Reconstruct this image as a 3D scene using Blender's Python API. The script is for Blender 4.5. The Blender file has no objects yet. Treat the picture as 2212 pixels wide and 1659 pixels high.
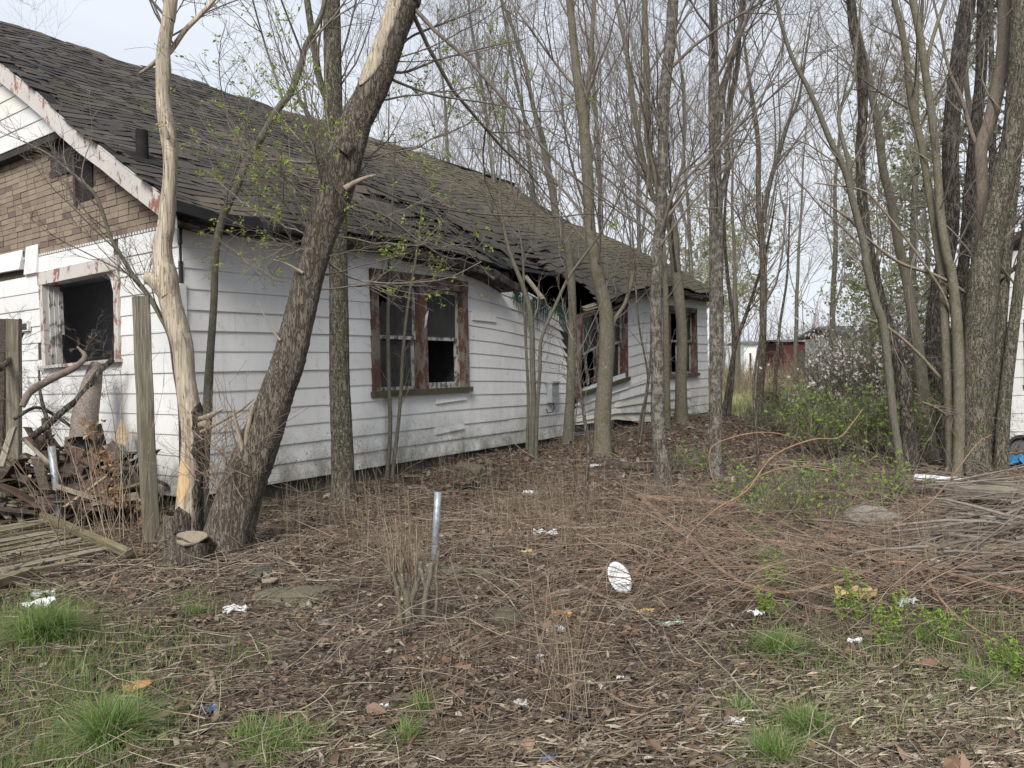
import bpy, math, random
import numpy as np
from mathutils import Vector, Matrix

random.seed(7)
rng = np.random.default_rng(7)
scene = bpy.context.scene
COL = scene.collection

# ------------------------------------------------------------------ camera
F = 1680.0; CX = 1106.0; CY = 829.5; W = 2212.0
CAM = np.array([0.0, 0.0, 1.4])
pitch = math.atan(26.0 / F); roll = 0.022
r0 = np.array([1.0, 0, 0]); fw = np.array([0, math.cos(pitch), -math.sin(pitch)])
u0 = np.array([0, math.sin(pitch), math.cos(pitch)])
cr = r0 * math.cos(roll) - u0 * math.sin(roll)
cu = u0 * math.cos(roll) + r0 * math.sin(roll)
cam_d = bpy.data.cameras.new("camera"); cam = bpy.data.objects.new("camera", cam_d); COL.objects.link(cam)
cam_d.sensor_width = 36.0; cam_d.lens = 36.0 * F / W; cam_d.clip_end = 2000; cam_d.clip_start = 0.05
m = Matrix.Identity(4)
for i in range(3):
    m[i][0] = cr[i]; m[i][1] = cu[i]; m[i][2] = -fw[i]; m[i][3] = CAM[i]
cam.matrix_world = m
scene.camera = cam

# ------------------------------------------------------------------ light
scene.view_settings.view_transform = 'Standard'
scene.view_settings.look = 'None'
scene.view_settings.exposure = 0.55
scene.view_settings.gamma = 1.0
world = bpy.data.worlds.new("World"); scene.world = world; world.use_nodes = True
SUN = Vector((-0.20, -0.72, 0.66)).normalized()
sun_el = math.asin(SUN.z); sun_az = math.atan2(SUN.x, SUN.y)
nt = world.node_tree; nt.nodes.clear()
out = nt.nodes.new("ShaderNodeOutputWorld"); bg = nt.nodes.new("ShaderNodeBackground")
sky = nt.nodes.new("ShaderNodeTexSky"); sky.sky_type = 'NISHITA'; sky.sun_disc = False
sky.sun_elevation = sun_el; sky.sun_rotation = sun_az; sky.air_density = 1.5; sky.dust_density = 3.0
tc = nt.nodes.new("ShaderNodeTexCoord"); mp = nt.nodes.new("ShaderNodeMapping"); mp.inputs['Scale'].default_value = (1, 1, 3)
nz = nt.nodes.new("ShaderNodeTexNoise"); nz.inputs['Scale'].default_value = 1.6; nz.inputs['Detail'].default_value = 5
rp = nt.nodes.new("ShaderNodeValToRGB")
rp.color_ramp.elements[0].position = 0.35; rp.color_ramp.elements[0].color = (5.1, 5.6, 6.45, 1)
rp.color_ramp.elements[1].position = 0.68; rp.color_ramp.elements[1].color = (6.3, 6.6, 7.1, 1)
mx = nt.nodes.new("ShaderNodeMixRGB"); mx.inputs[0].default_value = 0.93
nt.links.new(tc.outputs['Generated'], mp.inputs[0]); nt.links.new(mp.outputs[0], nz.inputs['Vector'])
nt.links.new(nz.outputs['Fac'], rp.inputs[0]); nt.links.new(sky.outputs[0], mx.inputs[1])
nt.links.new(rp.outputs[0], mx.inputs[2]); nt.links.new(mx.outputs[0], bg.inputs[0])
bg.inputs[1].default_value = 0.1
nt.links.new(bg.outputs[0], out.inputs[0])
sd = bpy.data.lights.new("sun", 'SUN'); sd.energy = 2.9; sd.angle = math.radians(25); sd.color = (1.0, 0.96, 0.90)
so = bpy.data.objects.new("sun", sd); COL.objects.link(so)
so.rotation_euler = SUN.to_track_quat('Z', 'Y').to_euler()
scene.cycles.max_bounces = 6; scene.cycles.transparent_max_bounces = 12

# ------------------------------------------------------------------ materials
class NT:
    def __init__(s, name, rough=0.9, spec=0.2):
        s.m = bpy.data.materials.new(name); s.m.use_nodes = True
        s.t = s.m.node_tree; s.b = s.t.nodes['Principled BSDF']
        s.b.inputs['Roughness'].default_value = rough
        s.b.inputs['Specular IOR Level'].default_value = spec
    def n(s, typ, **kw):
        o = s.t.nodes.new(typ)
        for k, v in kw.items():
            if k in o.inputs: 
                o.inputs[k].default_value = v
            else: setattr(o, k, v)
        return o
    def l(s, a, b): s.t.links.new(a, b)
    def coord(s, scale=(1, 1, 1), rot=(0, 0, 0), kind='Object', rnd=False):
        c = s.n("ShaderNodeTexCoord"); mp = s.n("ShaderNodeMapping")
        mp.inputs['Scale'].default_value = scale; mp.inputs['Rotation'].default_value = rot
        s.l(c.outputs[kind], mp.inputs[0])
        if rnd:
            oi = s.n("ShaderNodeObjectInfo"); mu = s.n("ShaderNodeMath", operation='MULTIPLY'); mu.inputs[1].default_value = 37.0
            s.l(oi.outputs['Random'], mu.inputs[0]); cb = s.n("ShaderNodeCombineXYZ")
            s.l(mu.outputs[0], cb.inputs[0]); s.l(mu.outputs[0], cb.inputs[2]); s.l(cb.outputs[0], mp.inputs['Location'])
        return mp.outputs[0]
    def noise(s, vec, scale=5, detail=4, rough=0.6, dist=0.0):
        o = s.n("ShaderNodeTexNoise"); o.inputs['Scale'].default_value = scale; o.inputs['Detail'].default_value = detail
        o.inputs['Roughness'].default_value = rough; o.inputs['Distortion'].default_value = dist
        s.l(vec, o.inputs['Vector']); return o.outputs['Fac']
    def voro(s, vec, scale=5, feature='F1'):
        o = s.n("ShaderNodeTexVoronoi"); o.feature = feature; o.inputs['Scale'].default_value = scale
        s.l(vec, o.inputs['Vector']); return o
    def ramp(s, fac, stops, interp='LINEAR'):
        o = s.n("ShaderNodeValToRGB"); cr_ = o.color_ramp; cr_.interpolation = interp
        while len(cr_.elements) < len(stops): cr_.elements.new(0.5)
        for e, (p, c) in zip(cr_.elements, stops):
            e.position = p; e.color = (c[0], c[1], c[2], 1) if not isinstance(c, (int, float)) else (c, c, c, 1)
        s.l(fac, o.inputs[0]); return o.outputs[0]
    def mix(s, fac, a, b, mode='MIX'):
        o = s.n("ShaderNodeMixRGB"); o.blend_type = mode
        for k, v in ((0, fac), (1, a), (2, b)):
            if hasattr(v, 'is_linked') or hasattr(v, 'links'): s.l(v, o.inputs[k])
            elif isinstance(v, (int, float)): o.inputs[k].default_value = v if k == 0 else (v, v, v, 1)
            else: o.inputs[k].default_value = (v[0], v[1], v[2], 1)
        return o.outputs[0]
    def bump(s, h, strength=0.5, dist=0.01):
        o = s.n("ShaderNodeBump"); o.inputs['Strength'].default_value = strength; o.inputs['Distance'].default_value = dist
        s.l(h, o.inputs['Height']); s.l(o.outputs[0], s.b.inputs['Normal'])
    def base(s, c):
        if isinstance(c, tuple): s.b.inputs['Base Color'].default_value = (*c, 1)
        else: s.l(c, s.b.inputs['Base Color'])
    def math(s, op, a, b=None):
        o = s.n("ShaderNodeMath"); o.operation = op
        for k, v in ((0, a), (1, b)):
            if v is None: continue
            if isinstance(v, (int, float)): o.inputs[k].default_value = v
            else: s.l(v, o.inputs[k])
        return o.outputs[0]

def bark(name, dark, mid, light, moss=0.0, fiss=1.0, lich=0.0, rough_scale=1.0, band=0.0, bumpd=0.014):
    t = NT(name, 0.95, 0.1)
    v = t.coord((1, 1, 0.26)); v1 = t.coord((1, 1, 1))
    n1 = t.noise(v, 40 * rough_scale, 6, 0.75, 0.5)
    n9 = t.noise(t.coord((1, 1, 0.2), rot=(0.05, 0.04, 0)), 34 * rough_scale, 3, 0.6, 1.2)
    edge = t.ramp(t.math('ABSOLUTE', t.math('SUBTRACT', n9, 0.5)), [(0.0, 0.12), (0.07, 1.0)])
    h = t.mix(fiss, n1, t.mix(1.0, n1, edge, 'MULTIPLY'))
    c = t.ramp(h, [(0.22, dark), (0.45, mid), (0.66, light)])
    big = t.noise(v1, 2.3, 3)
    c = t.mix(t.math('MULTIPLY', big, 0.6), c, tuple(0.6 * a + 0.4 * b for a, b in zip(mid, dark)))
    if moss:
        mn = t.noise(v1, 7, 6, 0.7)
        f = t.ramp(mn, [(0.62 - 0.3 * moss, 0.0), (0.78 - 0.2 * moss, 0.85)])
        c = t.mix(f, c, (0.085, 0.085, 0.028))
    if lich:
        ln = t.noise(v1, 60, 3, 0.7)
        f = t.ramp(ln, [(0.66 - 0.12 * lich, 0.0), (0.72 - 0.1 * lich, 0.8)])
        c = t.mix(f, c, (0.34, 0.34, 0.28))
    if band:
        vb = t.coord((1, 1, 1.2)); bn = t.noise(vb, 11, 6, 0.75)
        f = t.ramp(bn, [(0.50, 0.0), (0.58, band)])
        c = t.mix(f, c, (0.33, 0.315, 0.28))
    t.base(c); t.bump(h, 0.9, bumpd); return t.m

M = {}
M['bark_dark'] = bark('bark_dark', (0.025, 0.021, 0.018), (0.115, 0.10, 0.085), (0.27, 0.245, 0.215), moss=0.05, rough_scale=0.8, bumpd=0.02)
M['bark_brown'] = bark('bark_brown', (0.05, 0.041, 0.032), (0.155, 0.132, 0.108), (0.29, 0.255, 0.21), moss=0.1, rough_scale=1.0)
M['bark_moss'] = bark('bark_moss', (0.04, 0.035, 0.026), (0.145, 0.13, 0.10), (0.28, 0.26, 0.205), moss=0.3, lich=0.7, rough_scale=1.1)
M['bark_grey'] = bark('bark_grey', (0.055, 0.05, 0.038), (0.135, 0.125, 0.098), (0.22, 0.21, 0.17), moss=0.35, fiss=0.15, lich=0.35, rough_scale=1.4, bumpd=0.006)
M['bark_smooth'] = bark('bark_smooth', (0.075, 0.065, 0.048), (0.155, 0.138, 0.105), (0.24, 0.22, 0.175), moss=0.4, fiss=0.1, lich=0.5, rough_scale=1.5, bumpd=0.004)
M['bark_birch'] = bark('bark_birch', (0.05, 0.042, 0.034), (0.17, 0.15, 0.125), (0.30, 0.28, 0.24), moss=0.1, rough_scale=1.3, band=0.6)
M['bark_pink'] = bark('bark_pink', (0.10, 0.075, 0.06), (0.20, 0.165, 0.135), (0.30, 0.26, 0.22), fiss=0.3, rough_scale=1.3, lich=0.5, bumpd=0.008)
M['bark_red'] = bark('bark_red', (0.12, 0.075, 0.05), (0.24, 0.15, 0.10), (0.40, 0.28, 0.19), fiss=0.0, rough_scale=1.0, lich=0.4, bumpd=0.003)
M['bark_dead'] = bark('bark_dead', (0.12, 0.095, 0.07), (0.27, 0.225, 0.17), (0.42, 0.37, 0.29), fiss=0.1, rough_scale=1.2, bumpd=0.004)

def bare_wood():
    t = NT('bare_wood', 0.75, 0.25)
    v = t.coord((1, 1, 0.07)); n1 = t.noise(v, 45, 4, 0.6, 0.4); v1 = t.coord((1, 1, 0.5)); n2 = t.noise(v1, 3.0, 4)
    c = t.ramp(n1, [(0.28, (0.22, 0.17, 0.12)), (0.5, (0.41, 0.345, 0.26)), (0.7, (0.59, 0.52, 0.41))])
    c = t.mix(t.ramp(n2, [(0.42, 0.0), (0.62, 0.45)]), c, (0.36, 0.32, 0.26))
    n3 = t.noise(t.coord((1, 1, 0.3)), 9, 4)
    c = t.mix(t.ramp(n3, [(0.62, 0.0), (0.72, 0.6)]), c, (0.10, 0.07, 0.045))
    cr1 = t.noise(t.coord((1, 1, 0.035)), 34, 2, 0.5, 0.8); ce = t.ramp(t.math('ABSOLUTE', t.math('SUBTRACT', cr1, 0.5)), [(0.0, 1.0), (0.018, 0.0)])
    c = t.mix(t.math('MULTIPLY', ce, 0.75), c, (0.05, 0.038, 0.028))
    t.base(c); t.bump(t.mix(ce, n1, 0.0), 0.9, 0.008); return t.m
M['bare_wood'] = bare_wood()
def fresh_wood():
    t = NT('fresh_wood', 0.75, 0.25)
    v = t.coord((1, 1, 0.07)); n1 = t.noise(v, 40, 4, 0.6, 0.4)
    c = t.ramp(n1, [(0.25, (0.36, 0.22, 0.11)), (0.5, (0.56, 0.40, 0.23)), (0.8, (0.68, 0.54, 0.35))])
    t.base(c); t.bump(n1, 0.5, 0.004); return t.m
M['fresh_wood'] = fresh_wood()

def twig(name, cols, spec=0.15):
    t = NT(name, 0.85, spec)
    g = t.n("ShaderNodeNewGeometry")
    c = t.ramp(g.outputs['Random Per Island'], [(i / max(1, len(cols) - 1), c_) for i, c_ in enumerate(cols)])
    n1 = t.noise(t.coord(), 18, 3)
    c = t.mix(t.ramp(n1, [(0.4, 0.0), (0.7, 0.5)]), c, tuple(x * 0.55 for x in cols[0]))
    t.base(c); return t.m
M['twig'] = twig('twig', [(0.12, 0.10, 0.085), (0.18, 0.155, 0.13), (0.26, 0.23, 0.20)])
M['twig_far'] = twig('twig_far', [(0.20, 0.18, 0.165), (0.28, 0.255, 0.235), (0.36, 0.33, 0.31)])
M['twig_red'] = twig('twig_red', [(0.15, 0.10, 0.075), (0.24, 0.165, 0.12), (0.36, 0.28, 0.21), (0.20, 0.15, 0.12)])
M['stalk'] = twig('stalk', [(0.14, 0.10, 0.07), (0.25, 0.185, 0.13), (0.42, 0.35, 0.25), (0.15, 0.105, 0.075)])
M['litter_twig'] = twig('litter_twig', [(0.08, 0.06, 0.046), (0.16, 0.125, 0.095), (0.27, 0.22, 0.17), (0.42, 0.36, 0.27)])

def leafm(name, cols, trans=0.0):
    t = NT(name, 0.7, 0.25)
    g = t.n("ShaderNodeNewGeometry")
    c = t.ramp(g.outputs['Random Per Island'], [(i / max(1, len(cols) - 1), c_) for i, c_ in enumerate(cols)])
    t.base(c)
    if trans:
        d = t.n("ShaderNodeBsdfTranslucent"); t.l(c, d.inputs['Color']); ms = t.n("ShaderNodeMixShader"); ms.inputs[0].default_value = trans
        o = t.t.nodes['Material Output']; t.l(t.b.outputs[0], ms.inputs[1]); t.l(d.outputs[0], ms.inputs[2]); t.l(ms.outputs[0], o.inputs['Surface'])
    return t.m
M['litter'] = leafm('leaf_litter', [(0.050, 0.037, 0.028), (0.11, 0.083, 0.062), (0.18, 0.14, 0.105), (0.085, 0.066, 0.053), (0.27, 0.22, 0.17), (0.14, 0.11, 0.085), (0.21, 0.135, 0.08), (0.12, 0.098, 0.08), (0.36, 0.31, 0.25)])
M['straw'] = leafm('straw', [(0.20, 0.16, 0.11), (0.32, 0.27, 0.19), (0.48, 0.42, 0.31), (0.14, 0.11, 0.08), (0.25, 0.20, 0.14)])
M['grass'] = leafm('grass_blade', [(0.07, 0.13, 0.03), (0.13, 0.22, 0.05), (0.19, 0.29, 0.08), (0.36, 0.33, 0.19), (0.11, 0.185, 0.05), (0.28, 0.27, 0.14)], 0.3)
M['grass_far'] = leafm('grass_far', [(0.14, 0.18, 0.06), (0.22, 0.26, 0.10), (0.40, 0.36, 0.22), (0.18, 0.24, 0.09)], 0.2)
M['grass_tuft'] = leafm('grass_tuft_blade', [(0.075, 0.15, 0.028), (0.13, 0.235, 0.05), (0.19, 0.31, 0.08), (0.34, 0.33, 0.17), (0.11, 0.20, 0.045)], 0.35)
M['leaf_green'] = leafm('young_leaf', [(0.19, 0.27, 0.045), (0.28, 0.36, 0.07), (0.36, 0.42, 0.12)], 0.4)
M['leaf_shrub'] = leafm('shrub_leaf', [(0.12, 0.15, 0.06), (0.19, 0.23, 0.09), (0.28, 0.32, 0.14)], 0.35)
M['leaf_bright'] = leafm('bright_leaf', [(0.18, 0.32, 0.04), (0.27, 0.42, 0.07), (0.22, 0.36, 0.05)], 0.4)
M['leaf_haze'] = leafm('hazy_leaf', [(0.26, 0.29, 0.14), (0.33, 0.35, 0.19), (0.30, 0.29, 0.20)], 0.3)
M['needle'] = leafm('needle', [(0.12, 0.14, 0.09), (0.17, 0.19, 0.12)], 0.2)
M['blossom'] = leafm('blossom', [(0.76, 0.60, 0.61), (0.80, 0.74, 0.73), (0.84, 0.81, 0.78)], 0.3)
M['dry_leaf'] = leafm('dry_leaf', [(0.28, 0.16, 0.09), (0.36, 0.23, 0.14), (0.42, 0.31, 0.20)], 0.2)

def siding(name, warm=0.0):
    t = NT(name, 0.55, 0.35)
    v = t.coord((1, 1, 1), kind='Object')
    n1 = t.noise(v, 1.3, 5, 0.65); st = t.noise(t.coord((3.3, 3.3, 0.5)), 3.0, 5, 0.65)
    c = t.mix(t.ramp(n1, [(0.38, 0.0), (0.7, 0.55)]), (0.73, 0.725, 0.71), (0.60, 0.61, 0.61))
    c = t.mix(t.ramp(st, [(0.50, 0.0), (0.74, 0.32)]), c, (0.42, 0.43, 0.43))
    oi = t.n('ShaderNodeObjectInfo'); c = t.mix(t.ramp(oi.outputs['Random'], [(0.0, 0.0), (1.0, 0.22)]), c, (0.50, 0.48, 0.43))
    rs_ = t.noise(t.coord((22, 22, 1.1)), 2.0, 3, 0.5); c = t.mix(t.ramp(rs_, [(0.68, 0.0), (0.78, 0.45)]), c, (0.34, 0.25, 0.17))
    g = t.noise(v, 9, 6, 0.75)
    c = t.mix(t.ramp(g, [(0.57, 0.0), (0.70, 0.5)]), c, (0.33, 0.33, 0.30))
    # algae and splashed soil that sit on the lowest boards
    sx = t.n("ShaderNodeSeparateXYZ"); gm = t.n("ShaderNodeTexCoord"); t.l(gm.outputs['Object'], sx.inputs[0])
    low = t.ramp(sx.outputs[2], [(0.20, 1.0), (0.95, 0.0)])
    a = t.math('MULTIPLY', low, t.ramp(t.noise(v, 3.2, 6, 0.75), [(0.36, 0.0), (0.62, 0.9)]))
    c = t.mix(a, c, (0.13, 0.135, 0.085))
    sp = t.noise(v, 40, 2, 0.5); mid = t.ramp(sx.outputs[2], [(0.5, 1.0), (1.5, 0.0)])
    c = t.mix(t.math('MULTIPLY', mid, t.ramp(sp, [(0.64, 0.0), (0.68, 0.9)])), c, (0.08, 0.075, 0.06))
    if warm: c = t.mix(warm, c, (0.70, 0.64, 0.50))
    t.base(c); t.bump(t.noise(t.coord((1, 1, 14)), 6, 3), 0.12, 0.004); return t.m
M['siding'] = siding('white_siding'); M['siding_warm'] = siding('cream_siding', 0.35)

def peel(name, paint, under, k=0.5, sc=7):
    t = NT(name, 0.8, 0.2)
    v = t.coord((1, 1, 0.55)); n1 = t.noise(v, sc, 6, 0.75)
    f = t.ramp(n1, [(k - 0.02, 0.0), (k + 0.02, 1.0)])
    g = t.noise(t.coord((1, 1, 0.1)), 40, 3)
    u = t.mix(g, under, tuple(x * 0.55 for x in under))
    c = t.mix(f, u, t.mix(t.noise(v, 3, 3), paint, tuple(x * 0.8 for x in paint)))
    t.base(c); t.bump(t.mix(0.3, f, g), 0.5, 0.004); return t.m
M['trim_red'] = peel('red_trim', (0.125, 0.062, 0.046), (0.24, 0.205, 0.18), 0.49)
M['trim_white_red'] = peel('peeling_white_over_red', (0.56, 0.53, 0.50), (0.33, 0.16, 0.11), 0.455, 5)
M['sash'] = peel('peeling_white_sash', (0.52, 0.51, 0.49), (0.17, 0.155, 0.14), 0.47, 12)
M['sill_moss'] = peel('mossy_sill', (0.085, 0.08, 0.04), (0.12, 0.10, 0.08), 0.5)
M['fascia'] = peel('fascia_paint', (0.10, 0.085, 0.073), (0.045, 0.037, 0.032), 0.5)

def wood(name, a, b, c_, moss=0.0):
    t = NT(name, 0.85, 0.15)
    n1 = t.noise(t.coord((1, 14, 14)), 4, 5, 0.65, 0.3); n2 = t.noise(t.coord(rnd=True), 2.2, 4)
    c = t.ramp(n1, [(0.28, a), (0.5, b), (0.75, c_)])
    c = t.mix(t.math('MULTIPLY', n2, 0.5), c, tuple(x * 0.55 for x in b))
    if moss:
        c = t.mix(t.ramp(t.noise(t.coord(rnd=True), 6, 6, 0.7), [(0.5 - 0.1 * moss, 0.0), (0.66, 0.55)]), c, (0.15, 0.145, 0.07))
    t.base(c); t.bump(n1, 0.8, 0.006); return t.m
M['wood_grey'] = wood('weathered_wood', (0.10, 0.085, 0.065), (0.24, 0.21, 0.165), (0.38, 0.34, 0.275))
M['wood_moss'] = wood('mossy_wood', (0.075, 0.065, 0.045), (0.19, 0.165, 0.105), (0.33, 0.285, 0.19), 0.9)
M['wood_dark'] = wood('dark_wood', (0.025, 0.02, 0.018), (0.08, 0.065, 0.055), (0.15, 0.125, 0.105))
M['wood_pale'] = wood('pale_wood', (0.20, 0.15, 0.10), (0.38, 0.30, 0.20), (0.52, 0.43, 0.31))
def woodv(name, a, b, c_):
    t = NT(name, 0.85, 0.15)
    n1 = t.noise(t.coord((14, 14, 0.8)), 4, 5, 0.65, 0.3); n2 = t.noise(t.coord((1, 1, .5)), 2.2, 4)
    c = t.ramp(n1, [(0.28, a), (0.5, b), (0.75, c_)])
    c = t.mix(t.ramp(n2, [(0.4, 0.0), (0.65, 0.6)]), c, (0.12, 0.115, 0.08))
    t.base(c); t.bump(n1, 0.9, 0.006); return t.m
M['post'] = woodv('post_wood', (0.06, 0.053, 0.040), (0.20, 0.18, 0.14), (0.36, 0.335, 0.27))

def shingle(name, k):
    t = NT(name, 0.95, 0.08)
    v = t.coord(rnd=False)
    g = t.n("ShaderNodeNewGeometry"); oi = t.n("ShaderNodeObjectInfo")
    r = t.math('FRACT', t.math('ADD', g.outputs['Random Per Island'], oi.outputs['Random']))
    base = t.ramp(r, [(0, (0.030, 0.027, 0.026)), (0.5, (0.055, 0.048, 0.044)), (1, (0.085, 0.073, 0.064))])
    gp = t.n("ShaderNodeMapping"); gc = t.n("ShaderNodeNewGeometry"); t.l(gc.outputs['Position'], gp.inputs[0])
    n1 = t.noise(gp.outputs[0], 0.55, 5, 0.65); n2 = t.noise(gp.outputs[0], 3.0, 5, 0.7)
    c = t.mix(t.ramp(n1, [(0.48, 0.0), (0.64, 0.6)]), base, (0.062, 0.060, 0.034))
    c = t.mix(t.ramp(n2, [(0.5, 0.0), (0.66, 0.7)]), c, (0.034, 0.036, 0.042))
    c = t.mix(t.ramp(t.noise(gp.outputs[0], 0.33, 3), [(0.52, 0.0), (0.60, 0.55)]), c, (0.145, 0.115, 0.09))
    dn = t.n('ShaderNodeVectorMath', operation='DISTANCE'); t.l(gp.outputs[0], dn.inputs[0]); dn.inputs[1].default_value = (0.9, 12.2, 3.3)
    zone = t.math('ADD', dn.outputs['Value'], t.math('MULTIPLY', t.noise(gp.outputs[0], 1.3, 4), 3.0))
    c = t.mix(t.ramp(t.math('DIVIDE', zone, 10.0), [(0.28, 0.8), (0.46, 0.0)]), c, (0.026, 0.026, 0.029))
    sy = t.n('ShaderNodeSeparateXYZ'); t.l(gp.outputs[0], sy.inputs[0])
    c = t.mix(t.ramp(t.math('DIVIDE', t.math('ADD', sy.outputs[1], t.math('MULTIPLY', n1, 6.0)), 30.0), [(0.56, 0.0), (0.70, 0.7)]), c, (0.135, 0.12, 0.078))
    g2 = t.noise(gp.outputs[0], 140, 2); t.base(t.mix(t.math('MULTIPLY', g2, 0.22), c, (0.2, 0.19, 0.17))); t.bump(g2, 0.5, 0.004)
    return t.m
M['shingle'] = shingle('asphalt_shingle', 0)

def brickm():
    t = NT('asphalt_brick', 0.95, 0.08)
    oi = t.n("ShaderNodeObjectInfo"); g = t.n("ShaderNodeNewGeometry")
    r = t.math('FRACT', t.math('ADD', oi.outputs['Random'], g.outputs['Random Per Island']))
    c = t.ramp(r, [(0.0, (0.265, 0.215, 0.165)), (0.40, (0.30, 0.245, 0.185)), (0.72, (0.245, 0.19, 0.15)), (0.86, (0.185, 0.14, 0.12)), (0.94, (0.165, 0.12, 0.11))], 'CONSTANT')
    gp = g.outputs['Position']
    n = t.noise(gp, 130, 2); c = t.mix(t.ramp(n, [(0.4, 0.0), (0.7, 0.45)]), c, (0.13, 0.10, 0.08))
    n = t.noise(gp, 1.6, 4); c = t.mix(t.ramp(n, [(0.45, 0.0), (0.7, 0.35)]), c, (0.16, 0.12, 0.10))
    t.base(c); t.bump(n, 0.4, 0.003); return t.m
M['brick'] = brickm()
def flat(name, col, rough=0.8, spec=0.2, metal=0.0, var=0.25, sc=8, bump=0.2):
    t = NT(name, rough, spec); t.b.inputs['Metallic'].default_value = metal
    n = t.noise(t.coord(), sc, 5, 0.65)
    t.base(t.mix(t.ramp(n, [(0.35, 0.0), (0.7, 1.0)]), col, tuple(x * (1 - var * 1.6) for x in col)))
    if bump: t.bump(n, bump, 0.004)
    return t.m
M['felt'] = flat('tar_felt', (0.032, 0.030, 0.030), 0.95, 0.1)
M['mortar'] = flat('brick_joint', (0.11, 0.088, 0.072), 0.95, 0.1)
M['sheathing'] = flat('dark_sheathing', (0.06, 0.055, 0.052), 0.9, 0.1)
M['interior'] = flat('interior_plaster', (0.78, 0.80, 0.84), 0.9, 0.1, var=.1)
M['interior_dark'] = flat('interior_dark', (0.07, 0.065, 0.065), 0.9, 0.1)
M['foundation'] = flat('foundation_block', (0.12, 0.115, 0.10), 0.95, 0.1, var=0.4)
M['metal'] = flat('galvanised_metal', (0.38, 0.41, 0.44), 0.5, 0.5, 0.55, 0.3, 30, 0.1)
M['gutter'] = flat('gutter_black', (0.03, 0.03, 0.032), 0.6, 0.3)
M['white_plastic'] = flat('white_plastic', (0.78, 0.79, 0.80), 0.45, 0.4, var=0.08, sc=20)
M['white_paper'] = flat('white_paper', (0.72, 0.73, 0.74), 0.8, 0.2, var=0.2, sc=14)
M['grey_bag'] = flat('translucent_bag', (0.50, 0.50, 0.48), 0.4, 0.5, var=0.3)
M['blue'] = flat('blue_plastic', (0.04, 0.14, 0.36), 0.5, 0.4)
M['blue_tarp'] = flat('blue_tarp', (0.03, 0.17, 0.33), 0.6, 0.3)
M['black_plastic'] = flat('black_plastic', (0.012, 0.012, 0.014), 0.35, 0.5)
M['red_plastic'] = flat('red_plastic', (0.60, 0.05, 0.04), 0.5, 0.4)
M['yellow'] = flat('yellow_petal', (0.75, 0.55, 0.03), 0.6)
M['concrete'] = flat('mossy_concrete', (0.27, 0.26, 0.22), 0.95, 0.1, var=0.35, sc=12, bump=0.8)
M['concrete_moss'] = flat('mossy_block', (0.22, 0.205, 0.145), 0.95, 0.1, var=0.55, sc=45, bump=1.0)
M['carpet'] = flat('old_carpet', (0.26, 0.225, 0.20), 1.0, 0.0, var=0.4, sc=60, bump=1.0)
M['roofing_brown'] = flat('roofing_felt_brown', (0.105, 0.072, 0.058), 0.9, 0.15, var=0.35, sc=5)
M['box_grey'] = flat('painted_box', (0.38, 0.40, 0.42), 0.5, 0.3)
M['foam'] = flat('yellow_foam', (0.55, 0.42, 0.20), 0.9, 0.1)
M['barn_red'] = flat('barn_red', (0.085, 0.028, 0.03), 0.8, 0.2)
M['roof_grey'] = flat('far_roof_grey', (0.16, 0.16, 0.18), 0.8, 0.2)
M['window_green'] = flat('grey_green_glass', (0.10, 0.13, 0.12), 0.2, 0.5, var=0.1)
M['mesh_green'] = flat('green_netting', (0.05, 0.085, 0.07), 0.9, 0.1)
M['orange_leaf'] = flat('tan_card', (0.45, 0.25, 0.12), 0.9, 0.1)

def glass():
    t = NT('dusty_window_glass', 0.12, 0.5)
    n = t.noise(t.coord(), 6, 5, 0.7)
    tr = t.n("ShaderNodeBsdfTransparent"); tr.inputs[0].default_value = (0.75, 0.78, 0.78, 1)
    t.base((0.10, 0.10, 0.095)); ms = t.n("ShaderNodeMixShader")
    t.l(t.ramp(n, [(0.3, 0.35), (0.75, 0.7)]), ms.inputs[0])
    t.l(tr.outputs[0], ms.inputs[1]); t.l(t.b.outputs[0], ms.inputs[2])
    t.l(ms.outputs[0], t.t.nodes['Material Output'].inputs['Surface']); return t.m
M['glass'] = glass()

def ground_mat():
    t = NT('forest_floor', 0.95, 0.1)
    g = t.n("ShaderNodeNewGeometry"); p = g.outputs['Position']
    n1 = t.noise(p, 1.1, 5, 0.6); n2 = t.noise(p, 24, 5, 0.75); vo = t.voro(p, 22)
    c = t.ramp(n2, [(0.3, (0.036, 0.028, 0.021)), (0.5, (0.10, 0.077, 0.058)), (0.72, (0.20, 0.16, 0.12))])
    c = t.mix(t.ramp(n1, [(0.42, 0.0), (0.62, 0.6)]), c, (0.045, 0.034, 0.027))
    sx = t.n("ShaderNodeSeparateXYZ"); t.l(p, sx.inputs[0])
    # the meadow beyond the trees
    far = t.ramp(t.math('DIVIDE', t.math('ADD', sx.outputs[1], t.math('MULTIPLY', t.noise(p, 0.35, 3), 7.0)), 60.0), [(0.33, 0.0), (0.40, 1.0)])
    gm = t.ramp(t.noise(p, 0.5, 6, 0.7), [(0.35, (0.17, 0.20, 0.08)), (0.5, (0.27, 0.27, 0.14)), (0.65, (0.38, 0.31, 0.21))])
    c = t.mix(far, c, gm)
    t.base(c); t.bump(t.mix(0.5, n2, vo.outputs['Distance']), 1.0, 0.03); return t.m
M['ground'] = ground_mat()

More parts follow.
